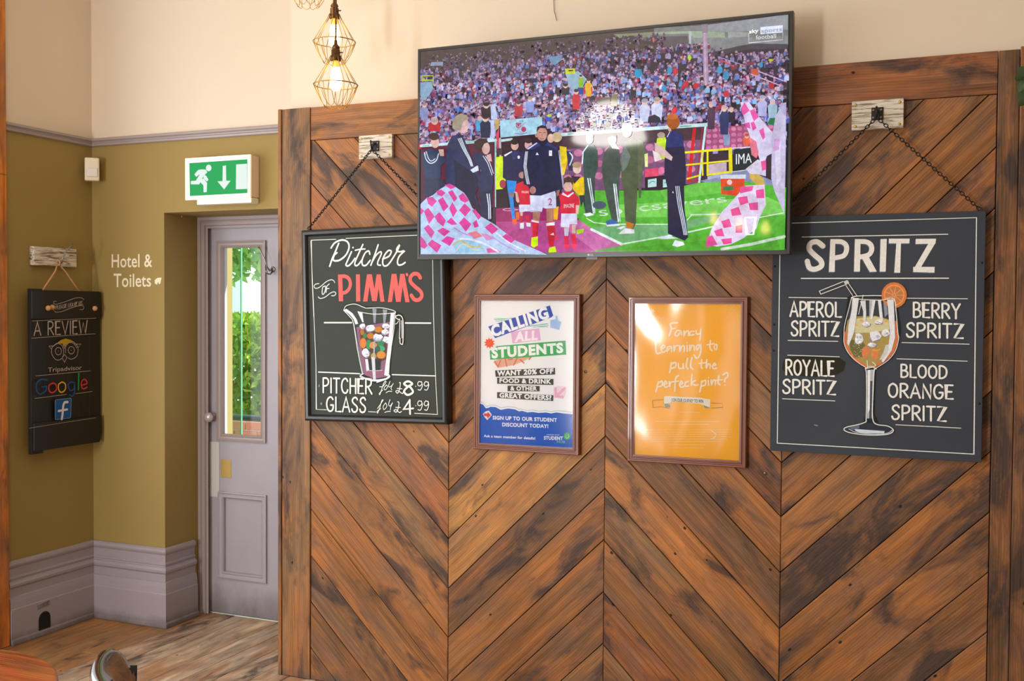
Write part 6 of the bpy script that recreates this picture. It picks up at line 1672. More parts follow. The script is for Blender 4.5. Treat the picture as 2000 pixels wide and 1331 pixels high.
PINT = [
('f','ffe6b0',0.0,'GREENE KING',[-1832,2315,-856,2302,-1833,2413,-857,2410]),
('p','ffe6b0',[-1197,2624,-1293,2596,-1268,2502,-1341,2569,-1413,2501,-1390,2596,-1487,2622,-1391,2650,-1416,2745,-1343,2677,-1271,2745,-1294,2650]),
('f','ffe6b0',0.0,'PUB & GRILL',[-1607,2225,-1076,2219,-1607,2268,-1077,2262]),
('s','fff3dc',70,[-359,2183,-633,2143,-604,1938,-684,1695],1),
('s','fff3dc',59,[-631,1938,-439,1983],1),
('s','fff3dc',59,[-219,1879,-383,1887,-464,1725,-354,1700,-219,1879,-207,1718],1),
('s','fff3dc',59,[-110,1880,-108,1703,-28,1865,53,1866,66,1706],1),
('s','fff3dc',59,[270,1869,135,1851,109,1723,271,1746],1),
('s','fff3dc',59,[351,1897,369,1764,514,1792],1),
('s','fff3dc',59,[528,1952,515,1713,490,1552],1),
('s','fff3dc',70,[-1207,1443,-1194,1172,-1147,1011,-1009,1041],1),
('s','fff3dc',60,[-982,1177,-845,1260,-901,1330,-994,1203,-926,1059,-805,1115],1),
('s','fff3dc',59,[-597,1292,-734,1262,-760,1100,-597,1265,-584,1077],1),
('s','fff3dc',59,[-498,1321,-485,1106,-432,1295,-334,1324],1),
('s','fff3dc',59,[-268,1325,-266,1110,-186,1300,-104,1301,-91,1114],1),
('s','fff3dc',59,[5,1330,18,1116],0),
('e','fff3dc',[14,1437,42,1438,15,1411]),
('s','fff3dc',59,[113,1348,115,1145,195,1334,276,1308,289,1148],1),
('s','fff3dc',59,[519,1366,373,1337,386,1177,519,1340,522,1046,389,857,280,988],1),
('s','fff3dc',64,[892,1532,879,1267,950,1162],1),
('s','fff3dc',58,[760,1371,1027,1418],0),
('s','fff3dc',58,[1107,1403,1028,1296,1110,1191,1145,1325,1107,1403],1),
('s','fff3dc',65,[-590,672,-616,456,-652,293],1),
('s','fff3dc',65,[-590,618,-425,676,-424,515,-588,457],1),
('s','fff3dc',59,[-315,652,-286,465,-150,495,-141,656,-106,453],1),
('s','fff3dc',64,[37,849,-14,552,58,458],1),
('s','fff3dc',64,[200,879,149,557,242,452],1),
('s','fff3dc',64,[579,808,554,567,598,488],1),
('s','fff3dc',53,[472,672,768,706],0),
('s','fff3dc',59,[767,812,743,492,822,654,887,629,888,496],1),
('s','fff3dc',58,[983,578,1100,634,1046,686,973,578,1027,484,1133,519],1),
('s','fff3dc',65,[-1081,-72,-1134,-291,-1177,-455],1),
('s','fff3dc',65,[-1091,-126,-942,-40,-941,-203,-1090,-262],1),
('s','fff3dc',60,[-858,-173,-748,-115,-804,-36,-869,-173,-801,-269,-702,-222],1),
('s','fff3dc',59,[-665,-59,-636,-247,-610,-84,-517,-54],1),
('s','fff3dc',65,[-311,195,-419,57,-441,-402],1),
('s','fff3dc',54,[-517,-54,-308,-20],0),
('s','fff3dc',59,[-252,-153,-143,-96,-199,-17,-263,-153,-196,-248,-88,-201],1),
('s','fff3dc',59,[74,-24,-35,-65,-33,-200,86,-185],1),
('s','fff3dc',64,[207,237,184,-166],1),
('s','fff3dc',59,[345,27,194,-85,374,-159,454,-130],1),
('s','fff3dc',64,[588,8,552,-207,511,-395],1),
('s','fff3dc',64,[572,-30,722,39,723,-121,574,-179],1),
('s','fff3dc',59,[829,42,842,-144],0),
('e','fff3dc',[839,138,865,139,839,112]),
('s','fff3dc',58,[936,72,949,-124,1016,48,1085,50,1098,-119],1),
('s','fff3dc',64,[1227,214,1193,-26,1268,-103],1),
('s','fff3dc',53,[1107,51,1351,85],0),
('s','fff3dc',63,[1386,271,1517,354,1561,224,1456,115,1447,19],1),
('e','fff3dc',[1459,-107,1491,-106,1459,-139]),
('p','8fa0a0',[-878,-851,-629,-922,-617,-1030,-793,-1037]),
('p','8fa0a0',[624,-872,882,-861,867,-995,733,-1001]),
('p','f2efe4',[-853,-606,-467,-603,26,-616,514,-609,917,-673,894,-967,516,-849,28,-815,-465,-818,-850,-904]),
('f','505850',0.03,'JOIN OUR JOURNEY TO WIN',[-575,-801,651,-807,-576,-682,649,-689]),
('s','a07820',16,[-1297,-786,-880,-743],0),
('s','a07820',16,[-1308,-786,-1283,-1057,-960,-1017,-638,-1074],0),
('s','a07820',16,[946,-805,1372,-799,1384,-947,948,-992],0),
('f','ffe8c0',0.0,'PULL A PINT WITH US',[-515,-1231,520,-1197,-516,-1177,520,-1143]),
('s','ffd890',38,[-1177,-1586,-1057,-1582],0),
('s','ffd890',38,[-1029,-1579,-873,-1573],0),
('s','ffd890',38,[-845,-1571,-797,-1569],0),
('s','ffd890',38,[-769,-1567,-639,-1562],0),
('s','ffd890',38,[-612,-1560,-555,-1558],0),
('s','ffd890',38,[-527,-1556,-400,-1551],0),
('s','ffd890',38,[-373,-1549,-190,-1542],0),
('s','ffd890',38,[-163,-1539,-71,-1535],0),
('s','ffd890',38,[-44,-1533,120,-1527],0),
('s','ffd890',38,[148,-1524,212,-1522],0),
('s','ffd890',38,[239,-1520,383,-1515],0),
('s','ffd890',37,[410,-1512,580,-1506],0),
('s','ffd890',37,[607,-1503,661,-1501],0),
('s','ffd890',37,[688,-1499,836,-1494],0),
('s','ffd890',37,[863,-1491,910,-1489],0),
('s','ffd890',37,[936,-1488,1051,-1483],0),
('s','ffd890',37,[1078,-1481,1168,-1478],0),
('s','ffd890',37,[1195,-1476,1273,-1473],0),
('s','ffd890',38,[-676,-1682,-513,-1676],0),
('s','ffd890',38,[-485,-1673,-341,-1667],0),
('s','ffd890',38,[-314,-1665,-148,-1658],0),
('s','ffd890',38,[-121,-1655,22,-1650],0),
('s','ffd890',38,[49,-1647,213,-1641],0),
('s','ffd890',38,[240,-1638,311,-1635],0),
('s','ffd890',38,[338,-1633,505,-1627],0),
('s','ffd890',37,[532,-1624,580,-1622],0),
('s','ffd890',37,[607,-1621,772,-1614],0),
('s','ffd890',37,[799,-1611,901,-1608],0),
('s','ffd890',25,[-1734,-1940,-1613,-1935],0),
('s','ffd890',25,[-1585,-1933,-1400,-1925],0),
('s','ffd890',25,[-1372,-1922,-1278,-1918],0),
('s','ffd890',25,[-1250,-1916,-1103,-1910],0),
('s','ffd890',24,[-1075,-1907,-897,-1900],0),
('s','ffd890',24,[-869,-1897,-817,-1895],0),
('s','ffd890',24,[-790,-1893,-650,-1888],0),
('s','ffd890',24,[-623,-1885,-460,-1878],0),
('s','ffd890',24,[-433,-1876,-264,-1869],0),
('s','ffd890',24,[-237,-1866,-109,-1861],0),
('s','ffd890',24,[-82,-1858,-22,-1856],0),
('s','ffd890',24,[5,-1854,98,-1850],0),
('s','ffd890',24,[125,-1848,170,-1846],0),
('s','ffd890',24,[197,-1844,352,-1838],0),
('s','ffd890',24,[379,-1835,468,-1832],0),
('s','ffd890',24,[495,-1829,570,-1826],0),
('s','ffd890',24,[597,-1824,660,-1822],0),
('s','ffd890',24,[687,-1820,736,-1818],0),
('s','ffd890',24,[763,-1816,826,-1814],0),
('s','ffd890',24,[853,-1812,910,-1809],0),
('s','ffd890',24,[937,-1808,1011,-1805],0),
('s','ffd890',24,[1038,-1802,1129,-1799],0),
('s','ffd890',24,[1156,-1797,1318,-1790],0),
('s','ffd890',24,[1345,-1787,1408,-1785],0),
('s','ffd890',24,[1434,-1783,1508,-1780],0),
('s','ffd890',24,[1534,-1778,1610,-1775],0),
('s','ffd890',24,[1637,-1773,1711,-1770],0),
('s','ffd890',24,[1737,-1768,1753,-1769],0),
('s','ffd890',25,[-1733,-2028,-1572,-2021],0),
('s','ffd890',25,[-1544,-2018,-1428,-2013],0),
('s','ffd890',25,[-1400,-2011,-1299,-2007],0),
('s','ffd890',25,[-1271,-2004,-1106,-1998],0),
('s','ffd890',24,[-1078,-1995,-908,-1988],0),
('s','ffd890',24,[-880,-1985,-821,-1982],0),
('s','ffd890',24,[-793,-1980,-675,-1975],0),
('s','ffd890',24,[-648,-1973,-467,-1965],0),
('s','ffd890',24,[-439,-1962,-292,-1956],0),
('s','ffd890',24,[-265,-1953,-119,-1948],0),
('s','ffd890',24,[-92,-1945,7,-1941],0),
('s','ffd890',24,[34,-1938,217,-1931],0),
('s','ffd890',24,[244,-1928,387,-1922],0),
('s','ffd890',24,[414,-1919,580,-1912],0),
('s','ffd890',24,[607,-1909,762,-1903],0),
('s','ffd890',24,[789,-1900,846,-1898],0),
('s','ffd890',24,[873,-1896,937,-1893],0),
('s','ffd890',24,[964,-1891,1072,-1887],0),
('s','ffd890',24,[1099,-1885,1244,-1879],0),
('s','ffd890',24,[1270,-1876,1429,-1870],0),
('s','ffd890',24,[1456,-1867,1546,-1863],0),
('s','ffd890',24,[1572,-1861,1749,-1854],0),
('s','ffd890',25,[-1733,-2115,-1643,-2111],0),
('s','ffd890',25,[-1615,-2109,-1487,-2104],0),
('s','ffd890',25,[-1459,-2101,-1380,-2098],0),
('s','ffd890',25,[-1352,-2096,-1253,-2092],0),
('s','ffd890',25,[-1226,-2089,-1057,-2082],0),
('s','ffd890',24,[-1029,-2079,-946,-2076],0),
('s','ffd890',24,[-918,-2073,-760,-2067],0),
('s','ffd890',24,[-732,-2064,-601,-2058],0),
('s','ffd890',24,[-573,-2056,-485,-2052],0),
('s','ffd890',24,[-458,-2050,-283,-2043],0),
('s','ffd890',24,[-256,-2039,-101,-2033],0),
('s','ffd890',24,[-74,-2030,56,-2025],0),
('s','ffd890',24,[83,-2022,221,-2016],0),
('s','ffd890',24,[248,-2014,344,-2010],0),
('s','ffd890',24,[371,-2007,441,-2004],0),
('s','ffd890',24,[468,-2002,564,-1998],0),
('s','ffd890',24,[590,-1996,744,-1990],0),
('s','ffd890',24,[771,-1987,855,-1983],0),
('s','ffd890',24,[882,-1981,1036,-1975],0),
('s','ffd890',24,[1063,-1972,1114,-1970],0),
('s','ffd890',24,[1141,-1968,1297,-1961],0),
('s','ffd890',24,[1323,-1958,1499,-1951],0),
('s','ffd890',24,[1525,-1948,1618,-1944],0),
('s','ffd890',24,[1644,-1942,1755,-1937],0),
('s','ffd890',25,[-1675,-2200,-1614,-2197],0),
('s','ffd890',25,[-1586,-2195,-1414,-2188],0),
('s','ffd890',25,[-1386,-2185,-1226,-2178],0),
('s','ffd890',24,[-1199,-2175,-1013,-2167],0),
('s','ffd890',24,[-985,-2164,-889,-2160],0),
('s','ffd890',24,[-861,-2157,-685,-2150],0),
('s','ffd890',24,[-658,-2147,-483,-2139],0),
('s','ffd890',24,[-456,-2136,-325,-2131],0),
('s','ffd890',24,[-298,-2128,-182,-2123],0),
('s','ffd890',24,[-154,-2120,20,-2113],0),
('s','ffd890',24,[47,-2110,100,-2108],0),
('s','ffd890',24,[128,-2106,264,-2100],0),
('s','ffd890',24,[291,-2097,349,-2095],0),
('s','ffd890',24,[376,-2093,520,-2087],0),
('s','ffd890',24,[547,-2084,717,-2077],0),
('s','ffd890',24,[744,-2074,844,-2069],0),
('s','ffd890',24,[871,-2067,978,-2062],0),
('s','ffd890',24,[1005,-2060,1115,-2055],0),
('s','ffd890',24,[1141,-2053,1189,-2051],0),
('s','ffd890',24,[1215,-2049,1264,-2047],0),
('s','ffd890',24,[1290,-2045,1458,-2038],0),
('s','ffd890',24,[1484,-2035,1608,-2030],0),
('s','ffd890',24,[1634,-2027,1704,-2025],0),
('s','ffd890',25,[-1731,-2290,-1567,-2283],0),
('s','ffd890',25,[-1538,-2280,-1421,-2275],0),
('s','ffd890',25,[-1393,-2272,-1292,-2268],0),
('s','ffd890',25,[-1264,-2266,-1132,-2260],0),
('s','ffd890',24,[-1104,-2257,-1001,-2253],0),
('s','ffd890',24,[-974,-2250,-899,-2247],0),
('s','ffd890',24,[-871,-2245,-814,-2242],0),
('s','ffd890',24,[-786,-2240,-719,-2237],0),
('s','ffd890',24,[-691,-2235,-637,-2233],0),
('s','ffd890',24,[-609,-2231,-505,-2226],0),
('s','ffd890',24,[-477,-2224,-347,-2218],0),
('s','ffd890',24,[-320,-2215,-188,-2210],0),
('s','ffd890',24,[-161,-2207,-30,-2201],0),
('s','ffd890',24,[-2,-2199,162,-2192],0),
('s','ffd890',24,[189,-2188,253,-2186],0),
('s','ffd890',24,[280,-2184,359,-2180],0),
('s','ffd890',24,[386,-2178,492,-2173],0),
('s','ffd890',24,[519,-2171,699,-2163],0),
('s','ffd890',24,[726,-2160,833,-2155],0),
('s','ffd890',24,[859,-2153,955,-2149],0),
('s','ffd890',24,[981,-2146,1115,-2141],0),
('s','ffd890',24,[1142,-2138,1310,-2131],0),
('s','ffd890',24,[1336,-2128,1439,-2123],0),
('s','ffd890',24,[1466,-2121,1546,-2118],0),
('s','ffd890',25,[-1281,-2365,-1170,-2360],0),
('s','ffd890',24,[-1142,-2357,-1041,-2353],0),
('s','ffd890',24,[-1013,-2350,-870,-2344],0),
('s','ffd890',24,[-842,-2341,-663,-2333],0),
('s','ffd890',24,[-636,-2330,-487,-2323],0),
('s','ffd890',24,[-459,-2320,-402,-2318],0),
('s','ffd890',24,[-374,-2316,-326,-2313],0),
('s','ffd890',24,[-299,-2312,-206,-2307],0),
('s','ffd890',24,[-178,-2305,-38,-2299],0),
('s','ffd890',24,[-10,-2296,77,-2292],0),
('s','ffd890',24,[104,-2290,266,-2283],0),
('s','ffd890',24,[293,-2280,353,-2277],0),
('s','ffd890',24,[380,-2275,488,-2270],0),
('s','ffd890',24,[515,-2268,632,-2262],0),
('s','ffd890',24,[658,-2260,787,-2254],0),
('s','ffd890',24,[814,-2251,901,-2248],0),
('s','ffd890',24,[928,-2245,998,-2242],0),
('s','ffd890',24,[1024,-2240,1151,-2235],0),
('s','ffd890',24,[1178,-2232,1244,-2229],0),
('s','ffd890',24,[1271,-2227,1282,-2227],0),
('s','ffd890',24,[-723,-2454,-639,-2450],0),
('s','ffd890',24,[-611,-2448,-530,-2444],0),
('s','ffd890',24,[-503,-2442,-351,-2435],0),
('s','ffd890',24,[-324,-2432,-276,-2430],0),
('s','ffd890',24,[-248,-2428,-87,-2420],0),
('s','ffd890',24,[-60,-2417,87,-2411],0),
('s','ffd890',24,[114,-2408,237,-2402],0),
('s','ffd890',24,[265,-2399,435,-2392],0),
('s','ffd890',24,[462,-2388,528,-2385],0),
('s','ffd890',24,[555,-2383,671,-2378],0),
('s','ffd890',24,[697,-2375,749,-2374],0),
('s','ffd890',24,[-667,-2570,-480,-2561],0),
('s','ffd890',24,[-452,-2558,-327,-2552],0),
('s','ffd890',24,[-300,-2549,-222,-2546],0),
('s','ffd890',24,[-195,-2543,-98,-2539],0),
('s','ffd890',24,[-71,-2536,82,-2529],0),
('s','ffd890',24,[109,-2526,175,-2523],0),
('s','ffd890',24,[203,-2521,363,-2514],0),
('s','ffd890',24,[390,-2510,543,-2503],0),
('s','ffd890',24,[570,-2500,663,-2496],0),
('s','ffd890',24,[690,-2494,696,-2494],0),
('s','fff0c8',32,[957,-1817,1162,-1967,1094,-2077,961,-2148],0)]
poster('brown framed white and blue poster reading Calling all students', -1.6185, 1.39, .457, .633, M['paper'], STUDENT, M['glaze'], 'white poster with torn blue lower part and bold slogans')
poster('brown framed orange poster reading Fancy learning to pull the perfect pint', -.966, 1.38, .455, .632, M['orange'], PINT, M['glaze_wavy'], 'orange poster with white brush lettering and a ribbon')

# ============================================================ review sign on the left wall
rv = thing('review_sign', 'black wooden sign asking for a review, hanging by a rope in the left corner', 'sign', (-4.20, .125, 1.336), (0, 0, R(90)))
b0 = -.222; wd = .452
widths = [.074, .080, .072, .078, .070, .078]; xx = b0
for i, w in enumerate(widths):
    zb = -.404-(.012 if i == 0 else 0)+(.012 if i == 5 else 0)+i*.001
    MB().quadbox((xx+.0006, 0, zb), (xx+w-.0006, .022, .392+(.006 if i == 0 else 0))).build('board', M['black_wood'], rv, bevel=.0015, seg=1); xx += w
box((b0-.004, -.014, .250), (b0+wd-.004, 0.0, .388)).build('top_batten', M['black_wood'], rv, bevel=.002)
MB().prism([(b0+.004, -.400), (b0+wd-.02, -.400), (b0+wd-.006, -.345), (b0+wd-.006, -.262), (b0+.004, -.262)], -.014, 0.0).build('bottom_batten', M['black_wood'], rv, bevel=.002)
REVIEW = [
('s','b8a79c',25,[-765,3374,-921,3357,-903,3250,-708,3236,-153,3365,453,3544,863,3574,1049,3472],1),
('s','b8a79c',25,[-905,2927,-789,2835,-396,2867,84,3008,654,3152,1005,3145,1004,2980,776,2964],1),
('t','b8a79c',28,'PLEASE LEAVE US..',[-808,2958,1005,3228,-771,3143,1044,3418]),
('s','b8a79c',21,[-2258,2398,-714,2450,1885,2517],0),
('s','b8a79c',21,[-2302,1559,-46,1651,1837,1702],0),
('t','b8a79c',60,'A REVIEW',[-2152,1691,1266,1738,-2147,2337,1271,2407]),
('p','b09020',[-742,1279,-485,1427,-167,1498,194,1411,396,1297,72,1305,-169,1170,-250,1079,-368,1238,-566,1259]),
('s','b8a79c',28,[-742,1279,-1036,1071,-1077,796,-923,545,-729,429,-493,466,-333,647,-311,926,-448,1178,-723,1247,-958,1130],1),
('s','b8a79c',28,[355,1298,599,1086,638,833,513,553,187,440,-14,510],1),
('s','b8a79c',25,[-172,765,-170,1077,72,1289,355,1219,557,993],1),
('s','b8a79c',28,[-450,868,-489,760,-588,696,-709,700,-806,771,-843,881,-805,988,-706,1053,-585,1049,-487,979,-450,868],1),
('e','b8a79c',[-647,874,-627,874,-647,856]),
('s','b8a79c',28,[393,888,353,778,251,713,127,717,26,789,-11,901,28,1010,129,1075,254,1071,355,1000,393,888],1),
('e','b8a79c',[190,894,210,894,190,875]),
('s','b8a79c',25,[-1075,980,-1248,1139,-997,1147],0),
('s','b8a79c',25,[518,1199,846,1190,639,1022],0),
('s','b8a79c',25,[-253,690,-94,544,-256,301,-413,525,-253,690],0),
('s','b8a79c',22,[-348,1206,-251,986,-170,1139],0),
('f','b8a79c',0.0,'Tripadvisor',[-1317,-144,886,-124,-1315,74,888,95]),
('s','b8a79c',22,[-2061,-293,1482,-217],0),
('s','b8a79c',22,[-2137,-1393,-138,-1335],0),
('s','b8a79c',22,[462,-1347,1600,-1296],0),
('s','b8a79c',18,[-2479,-2819,-620,-2756,1819,-2700],0),
('s','1d4f8c',73,[-1388,-540,-1750,-483,-2020,-683,-2000,-1043,-1778,-1202,-1438,-1045,-1413,-829],1),
('s','1d4f8c',65,[-1413,-847,-1699,-865],0),
('s','c83838',69,[-1023,-707,-1254,-820,-1233,-1095,-1027,-1182,-794,-1051,-815,-793,-1023,-707],1),
('s','d8a828',70,[-417,-688,-643,-803,-631,-1098,-421,-1205,-207,-1052,-229,-792,-417,-688],1),
('s','1d4f8c',71,[346,-752,105,-737,-30,-878,102,-1147,343,-1088,394,-792,400,-1242,244,-1437,53,-1367],1),
('s','1e9048',90,[679,-320,644,-1145],0),
('s','c83848',68,[832,-931,1228,-861,1130,-666,932,-673,832,-894,904,-1087,1077,-1117,1226,-1051],1),
('p','6a8aa8',[-891,-1594,-798,-1539,123,-1529,185,-1570,150,-2493,68,-2568,-829,-2571,-898,-2510]),
('p','1a5090',[-854,-1615,-789,-1565,99,-1557,147,-1590,116,-2483,44,-2540,-815,-2540,-861,-2495]),
('s','d8d0d0',126,[-69,-1730,-260,-1734,-355,-1893,-391,-2223,-454,-2558],1),
('s','d8d0d0',110,[-662,-2134,-105,-2099],0)]
paint('sign_lettering', REVIEW, M['chalk'], rv, -.0143, .000014)['label'] = 'white lettering with an owl face, coloured word and blue f square'
for (kx, kn) in ((-.130, 2), (.177, 1)):
    for q in range(kn): MB().lathe([(0, -.016), (.009, -.012), (.013, -.004), (.013, .004), (.009, .010), (0, .014)], (kx+q*.026, -.018, .303+q*.004), 12, 'Y').build('rope_knot', M['rope'], rv)
rp = thing('rope', 'pale rope loop from the hook block down to the black review sign', 'rope', (-4.20, .10, 1.875))
MB().tube([(-.028, .0, -.010), (-.012, -.03, -.05), (-.010, -.115, -.150), (-.020, -.130, -.172)], .0042, 7).build('rope_length', M['rope'], rp)
MB().tube([(-.028, .0, -.010), (-.012, .035, -.05), (-.010, .125, -.150), (-.020, .140, -.172)], .0042, 7).build('rope_length', M['rope'], rp)
MB().tube([(-.020+.010*math.cos(R(a)), -.002, -.006+.013*math.sin(R(a))) for a in range(0, 360, 40)], .0055, 7, closed=True).build('rope_knot', M['rope'], rp)
hb = thing('hook_block', 'whitewashed hook block on the olive left wall above the review sign', 'hook block', (WL, .092, 1.897), (0, 0, R(90)))
box((-.135, -.032, -.046), (.138, 0.0, .047)).build('block', M['whitewash'], hb, bevel=.002)
MB().tube([(.005, -.032, -.022), (.008, -.050, -.034), (.006, -.066, -.030), (0, -.078, -.008), (.012, -.084, .024), (.040, -.088, .052), (.052, -.09, .068)], [.004, .004, .004, .004, .0035, .0035, .005], 8).build('hook', M['steel'], hb)

# ---- painted direction lettering on the back wall
HOTEL = [
('f','e8dcc0',0.012,'Hotel &',[-1426,148,1283,155,-1422,822,1286,799]),
('f','e8dcc0',0.012,'Toilets',[-1294,-882,1201,-855,-1290,-190,1204,-228]),
('p','e8dcc0',[1446,-534,1612,-422,1887,-407,1809,-710,1721,-753,1667,-622,1589,-770,1445,-708])]
ht = thing('wall_lettering', 'cream lettering reading Hotel & Toilets with an arrow on the olive back wall', 'lettering', (-3.99, WB, 1.84))
for wn, it_ in (('word', [HOTEL[0]]), ('word', [HOTEL[1]]), ('arrow', HOTEL[2:])): paint(wn, it_, M['white_letter'], ht, -.0006, .0)
# ---- exit sign
ex = thing('exit_sign', 'lit green emergency exit sign with running figure above the doorway', 'exit sign', (-3.39, .30, 2.284))
ew, eh = .388, .203
box((-ew/2+.002, .004, -eh/2+.002), (ew/2, .07, eh/2)).build('housing', M['exitbox'], ex, bevel=.002)
MB().frame_rect(ew+.004, eh+.004, [(0, -.006), (0, .004), (.003, .006), (.014, .006), (.016, .0)]).build('diffuser_edge', M['exit_edge'], ex)
box((-ew/2+.008, .0006, -eh/2+.008), (ew/2-.008, .004, eh/2-.008)).build('face_backing', M['exit_edge'], ex)
EXIT = [
('p','06b057',[-1736,801,1810,819,1776,-821,-1713,-839]),
('e','f2fff8',[-545,501,-377,493,-545,338]),
('p','f2fff8',[-1167,439,-969,452,-714,429,-630,289,-856,118,-1126,-280,-1639,-259,-1647,-94,-1339,-89,-1083,219,-1253,135,-1310,92,-1424,223,-1252,386]),
('p','f2fff8',[-856,209,-687,110,-561,-76,-654,-163,-857,4]),
('p','f2fff8',[-1083,-77,-857,4,-645,-231,-666,-673,-858,-688,-872,-336,-1055,-180]),
('p','f2fff8',[308,566,502,571,514,-167,777,-178,389,-589,-14,-179,292,-176]),
('p','f2fff8',[1108,595,1750,598,1762,-616,1093,-612])]
paint('exit_face', EXIT, M['exit_face'], ex, 0.0, .00004)['label'] = 'green face with white running figure, down arrow and doorway'
box((-.135, .008, -.128), (.194, .068, -.1015)).build('diffuser_tray', plain('clear_tray', rgb(236, 228, 210), .35), ex, bevel=.003)
light('exit_sign_glow', 'AREA', (-3.39, .275, 2.284), .12, (.5, 1.0, .7), .34, .16, look=(-3.39, -1, 2.1))
# ---- sensor in the corner
se = thing('motion_sensor', 'small cream alarm sensor in the corner below the dado rail', 'sensor', (-4.195, .30, 2.362), (0, 0, R(45)))
box((-.036, -.012, -.060), (.036, .030, .060)).build('body', M['plastic'], se, bevel=.008, seg=3)
box((-.026, -.019, -.040), (.026, -.010, .005)).build('lens_window', plain('sensor_lens', rgb(225, 220, 214), .3), se, bevel=.006, seg=3)

# ============================================================ pendant lamps
def pendant(label, x, y, zring, s=1.0, top=HC):
    t = thing('pendant_lamp', label, 'lamp', (x, y, zring), (0, 0, 0), 'wire cage pendant lamps')
    MB().tube([(0, 0, .17*s), (0.002, 0, .5), (0, 0, top-zring)], .0028, 6).build('cord', M['socket'], t)
    MB().lathe([(0, .172), (.006, .170), (.007, .155), (.013, .148), (.016, .140), (.012, .136), (.017, .132), (.017, .112), (.020, .110), (.020, .092), (.014, .090), (0, .090)], (0, 0, 0), 16).build('socket', M['socket'], t)
    MB().tube([(.015, 0, .122), (.030, 0, .121)], .0025, 6).build('switch_key', M['socket'], t.children[-1])
    MB().lathe([(0, .092), (.013, .090), (.014, .076), (.016, .066)], (0, 0, 0), 16).build('bulb_neck', M['bulb_neck'], t)
    MB().lathe([(.016, .066), (.019, .045), (.023, .020), (.024, .002), (.019, -.014), (.009, -.022), (0, -.023)], (0, 0, 0), 16).build('bulb', M['bulb'], t)
    rr = .084*s; n = 10
    MB().tube([(rr*math.cos(2*math.pi*k/24), rr*math.sin(2*math.pi*k/24), 0) for k in range(24)], .0022, 6, closed=True).build('cage_ring', M['gold_wire'], t)
    b = MB()
    for k in range(n):
        a = 2*math.pi*k/n; c, sn = math.cos(a), math.sin(a)
        b.tube([(.019*c, .019*sn, .112), (.030*c, .030*sn, .088), (rr*c, rr*sn, 0)], .0014, 5)
    b.build('upper_cage', M['gold_wire'], t)
    b = MB()
    for k in range(n):
        a = 2*math.pi*k/n; dl = 2*math.pi/n*1.45; pts = []
        for u, rf, zf in ((0, 1.0, 0), (.04, .86, -.030), (.10, .70, -.058), (.22, .55, -.078), (.5, .47, -.086), (.78, .55, -.078), (.90, .70, -.058), (.96, .86, -.030), (1, 1.0, 0)):
            t_ = a+dl*u; pts.append((rr*rf*math.cos(t_), rr*rf*math.sin(t_), zf*s))
        b.tube([(p[0], p[1], p[2]) for p in pts], .0012, 5)
    b.build('lower_cage', M['gold_wire'], t)
    light('pendant_glow', 'POINT', (x, y, zring+.015), 1.35, (1.0, .62, .30), radius=.02).parent = None
    return t
pendant('lowest wire cage pendant lamp, glowing above the left end of the panelling', -2.235, -.45, 2.500)
pendant('middle wire cage pendant lamp, directly above and behind the lowest one', -2.337, -.30, 2.708)
pendant('highest wire cage pendant lamp, only its bottom showing at the top of the photo', -2.420, -.36, 2.925)
# lamps of the bar behind the camera, seen as reflections in the television
dm = thing('dome_lamp', 'milk glass dome lamp reflected as a white glow in the television', 'lamp', (-2.145, -2.974, 2.80))
MB().lathe([(.02, .20), (.12, .17), (.20, .08), (.24, -.05), (.23, -.06), (0, -.055)], (0, 0, 0), 32).build('shade', M['lampglass'], dm)
MB().tube([(0, 0, .15), (0, 0, HC-2.80)], .004, 6).build('cord', M['iron'], dm)
for k, q in enumerate([(-1.478, -3.079, 2.222), (-1.345, -3.23, 2.192), (-1.163, -3.108, 2.158)]):
    t = thing('bare_bulb', ('leftmost','middle','rightmost')[k]+' of the three bare warm bulbs reflected low in the television', 'lamp', q, group='bare bulbs behind the viewer')
    MB().lathe([(0, -.03), (.016, -.025), (.026, -.005), (.024, .015), (.012, .035), (.010, .05), (0, .05)], (0, 0, 0), 14).build('bulb', M['bulbglobe'], t)
    MB().tube([(0, 0, .05), (0, 0, HC-q[2])], .002, 5).build('cord', M['iron'], t)

# ============================================================ table and chair in the lower left corner
tb = thing('round_table', 'round reddish wooden pub table, only its rim showing at the bottom left', 'table', (-2.25, -2.28, 0))
o = MB().lathe([(0, .722), (.33, .722), (.343, .728), (.345, .738), (.343, .746), (.336, .750), (0, .750)], (0, 0, 0), 64).build('tabletop', M['tablewood'], tb); o.color = (lin(158/255), lin(78/255), lin(42/255), .1)
MB().lathe([(0, .03), (.030, .03), (.030, .10), (.045, .14), (.030, .20), (.028, .60), (.045, .66), (.10, .70), (.10, .722), (0, .722)], (0, 0, 0), 24).build('column', M['leather'], tb)
for k in range(4):
    a = R(45+90*k); MB().tube([(.02*math.cos(a), .02*math.sin(a), .09), (.16*math.cos(a), .16*math.sin(a), .05), (.26*math.cos(a), .26*math.sin(a), .016)], [.022, .020, .015], 8).build('foot', M['leather'], tb)
ch = thing('pub_chair', 'dark polished wooden chair whose crest rail shows beside the round table', 'chair', (-1.493, -2.079, 0.02), (0, 0, R(223.6)))
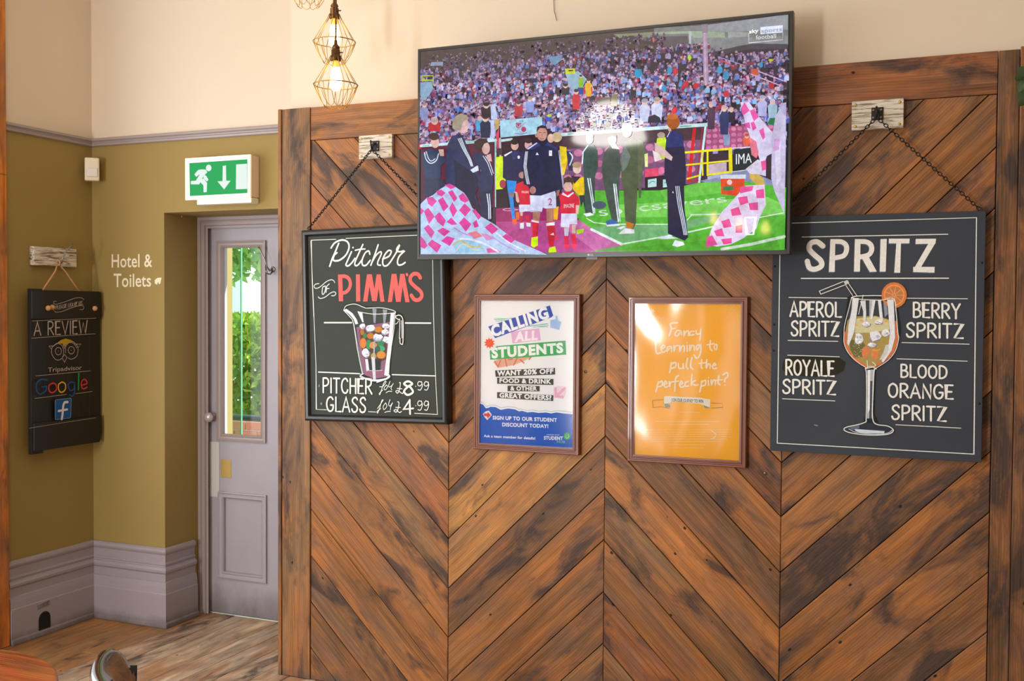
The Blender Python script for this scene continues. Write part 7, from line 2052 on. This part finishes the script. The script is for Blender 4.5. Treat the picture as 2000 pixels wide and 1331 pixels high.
# local: back at +X, seat centre near origin
box((-.19, -.19, .43), (.19, .19, .46)).build('seat', M['leather'], ch, bevel=.012, seg=3)
for sx in (-1, 1):
    for sy in (-1, 1): MB().tube([(sx*.15, sy*.15, .43), (sx*.18, sy*.17, -0.018)], [.017, .013], 8).build('leg', M['leather'], ch)
b = MB(); N = 18; Mx = 14
for i in range(N+1):                                   # curved padded crest rail
    t_ = i/N*2-1; yy = t_*.205; xx = .185+.045*(1-t_*t_)*1.0; k = (1-abs(t_)**5)**.5 if abs(t_) < 1 else 0.0; k = max(k, .03)
    for j in range(Mx):
        th = 2*math.pi*j/Mx; cx_ = math.copysign(abs(math.cos(th))**.8, math.cos(th)); sz_ = math.copysign(abs(math.sin(th))**.7, math.sin(th))
        b.v.append((xx+.024*cx_*k + (.02*sz_), yy, .795+.068*sz_*k))
for i in range(N):
    for j in range(Mx): j2 = (j+1) % Mx; b.f.append((i*Mx+j, i*Mx+j2, (i+1)*Mx+j2, (i+1)*Mx+j)); b.smooth.append(True)
b.f.append(tuple(range(Mx))); b.f.append(tuple(N*Mx+j for j in range(Mx))); b.smooth += [True, True]
b.build('crest_rail', M['leather'], ch)
for sy in (-.13, -.045, .045, .13): MB().tube([(.165, sy, .45), (.195+.03*(1-(sy/.2)**2), sy, .75)], .011, 8).build('spindle', M['leather'], ch)

# ============================================================ trailing plant at the right edge
pl = thing('trailing_plant', 'green leaves hanging against the dark end post at the right edge', 'plant', (.238, -.05, 2.425))
b = MB().tube([(.02, .02, .10), (.0, -.01, .04), (-.02, -.02, -.03), (-.03, -.01, -.12), (-.01, 0, -.20)], .003, 6); b.build('stem', M['ivy'], pl)
prn = random.Random(2)
for (lx, ly, lz, sz, rot) in [(-.075, -.02, -.005, .030, 20), (-.083, -.03, -.040, .020, -40), (-.068, -.02, -.075, .032, -10), (-.03, -.03, -.03, .032, 30), (.0, -.02, .03, .034, 60), (-.035, -.02, -.11, .028, -60), (.02, -.03, -.06, .034, 10), (.01, -.02, -.16, .03, 45)]:
    b = MB(); n = 11; b.v.append((0, -.006, 0))
    for k in range(n*2):
        a = 2*math.pi*k/(n*2); r = sz*(1.0+.16*math.cos(5*a))*(1 if abs(a-math.pi*1.5) > .3 else .6); b.v.append((r*math.cos(a), .004*math.sin(3*a), r*math.sin(a)))
    for k in range(n*2): b.f.append((0, 1+k, 1+(k+1) % (n*2))); b.smooth.append(True)
    b.build('leaf', M['ivy'], pl, (lx, ly, lz), (R(prn.uniform(-25, 25)), R(rot), R(prn.uniform(-30, 30))), fix=False)
# thin wire and nail on the cream wall above the television
wr = thing('loose_wire', 'thin loose wire curling from a nail in the cream wall above the television', 'wire', (-1.52, .03, 2.90))
MB().tube([(0, 0, 0), (0, -.012, 0)], .0025, 6).build('nail', M['iron'], wr)
MB().tube([(.0, -.006, 0), (-.006, -.006, -.03), (-.004, -.006, -.07), (.008, -.008, -.11)], .0012, 5).build('wire', M['iron'], wr)
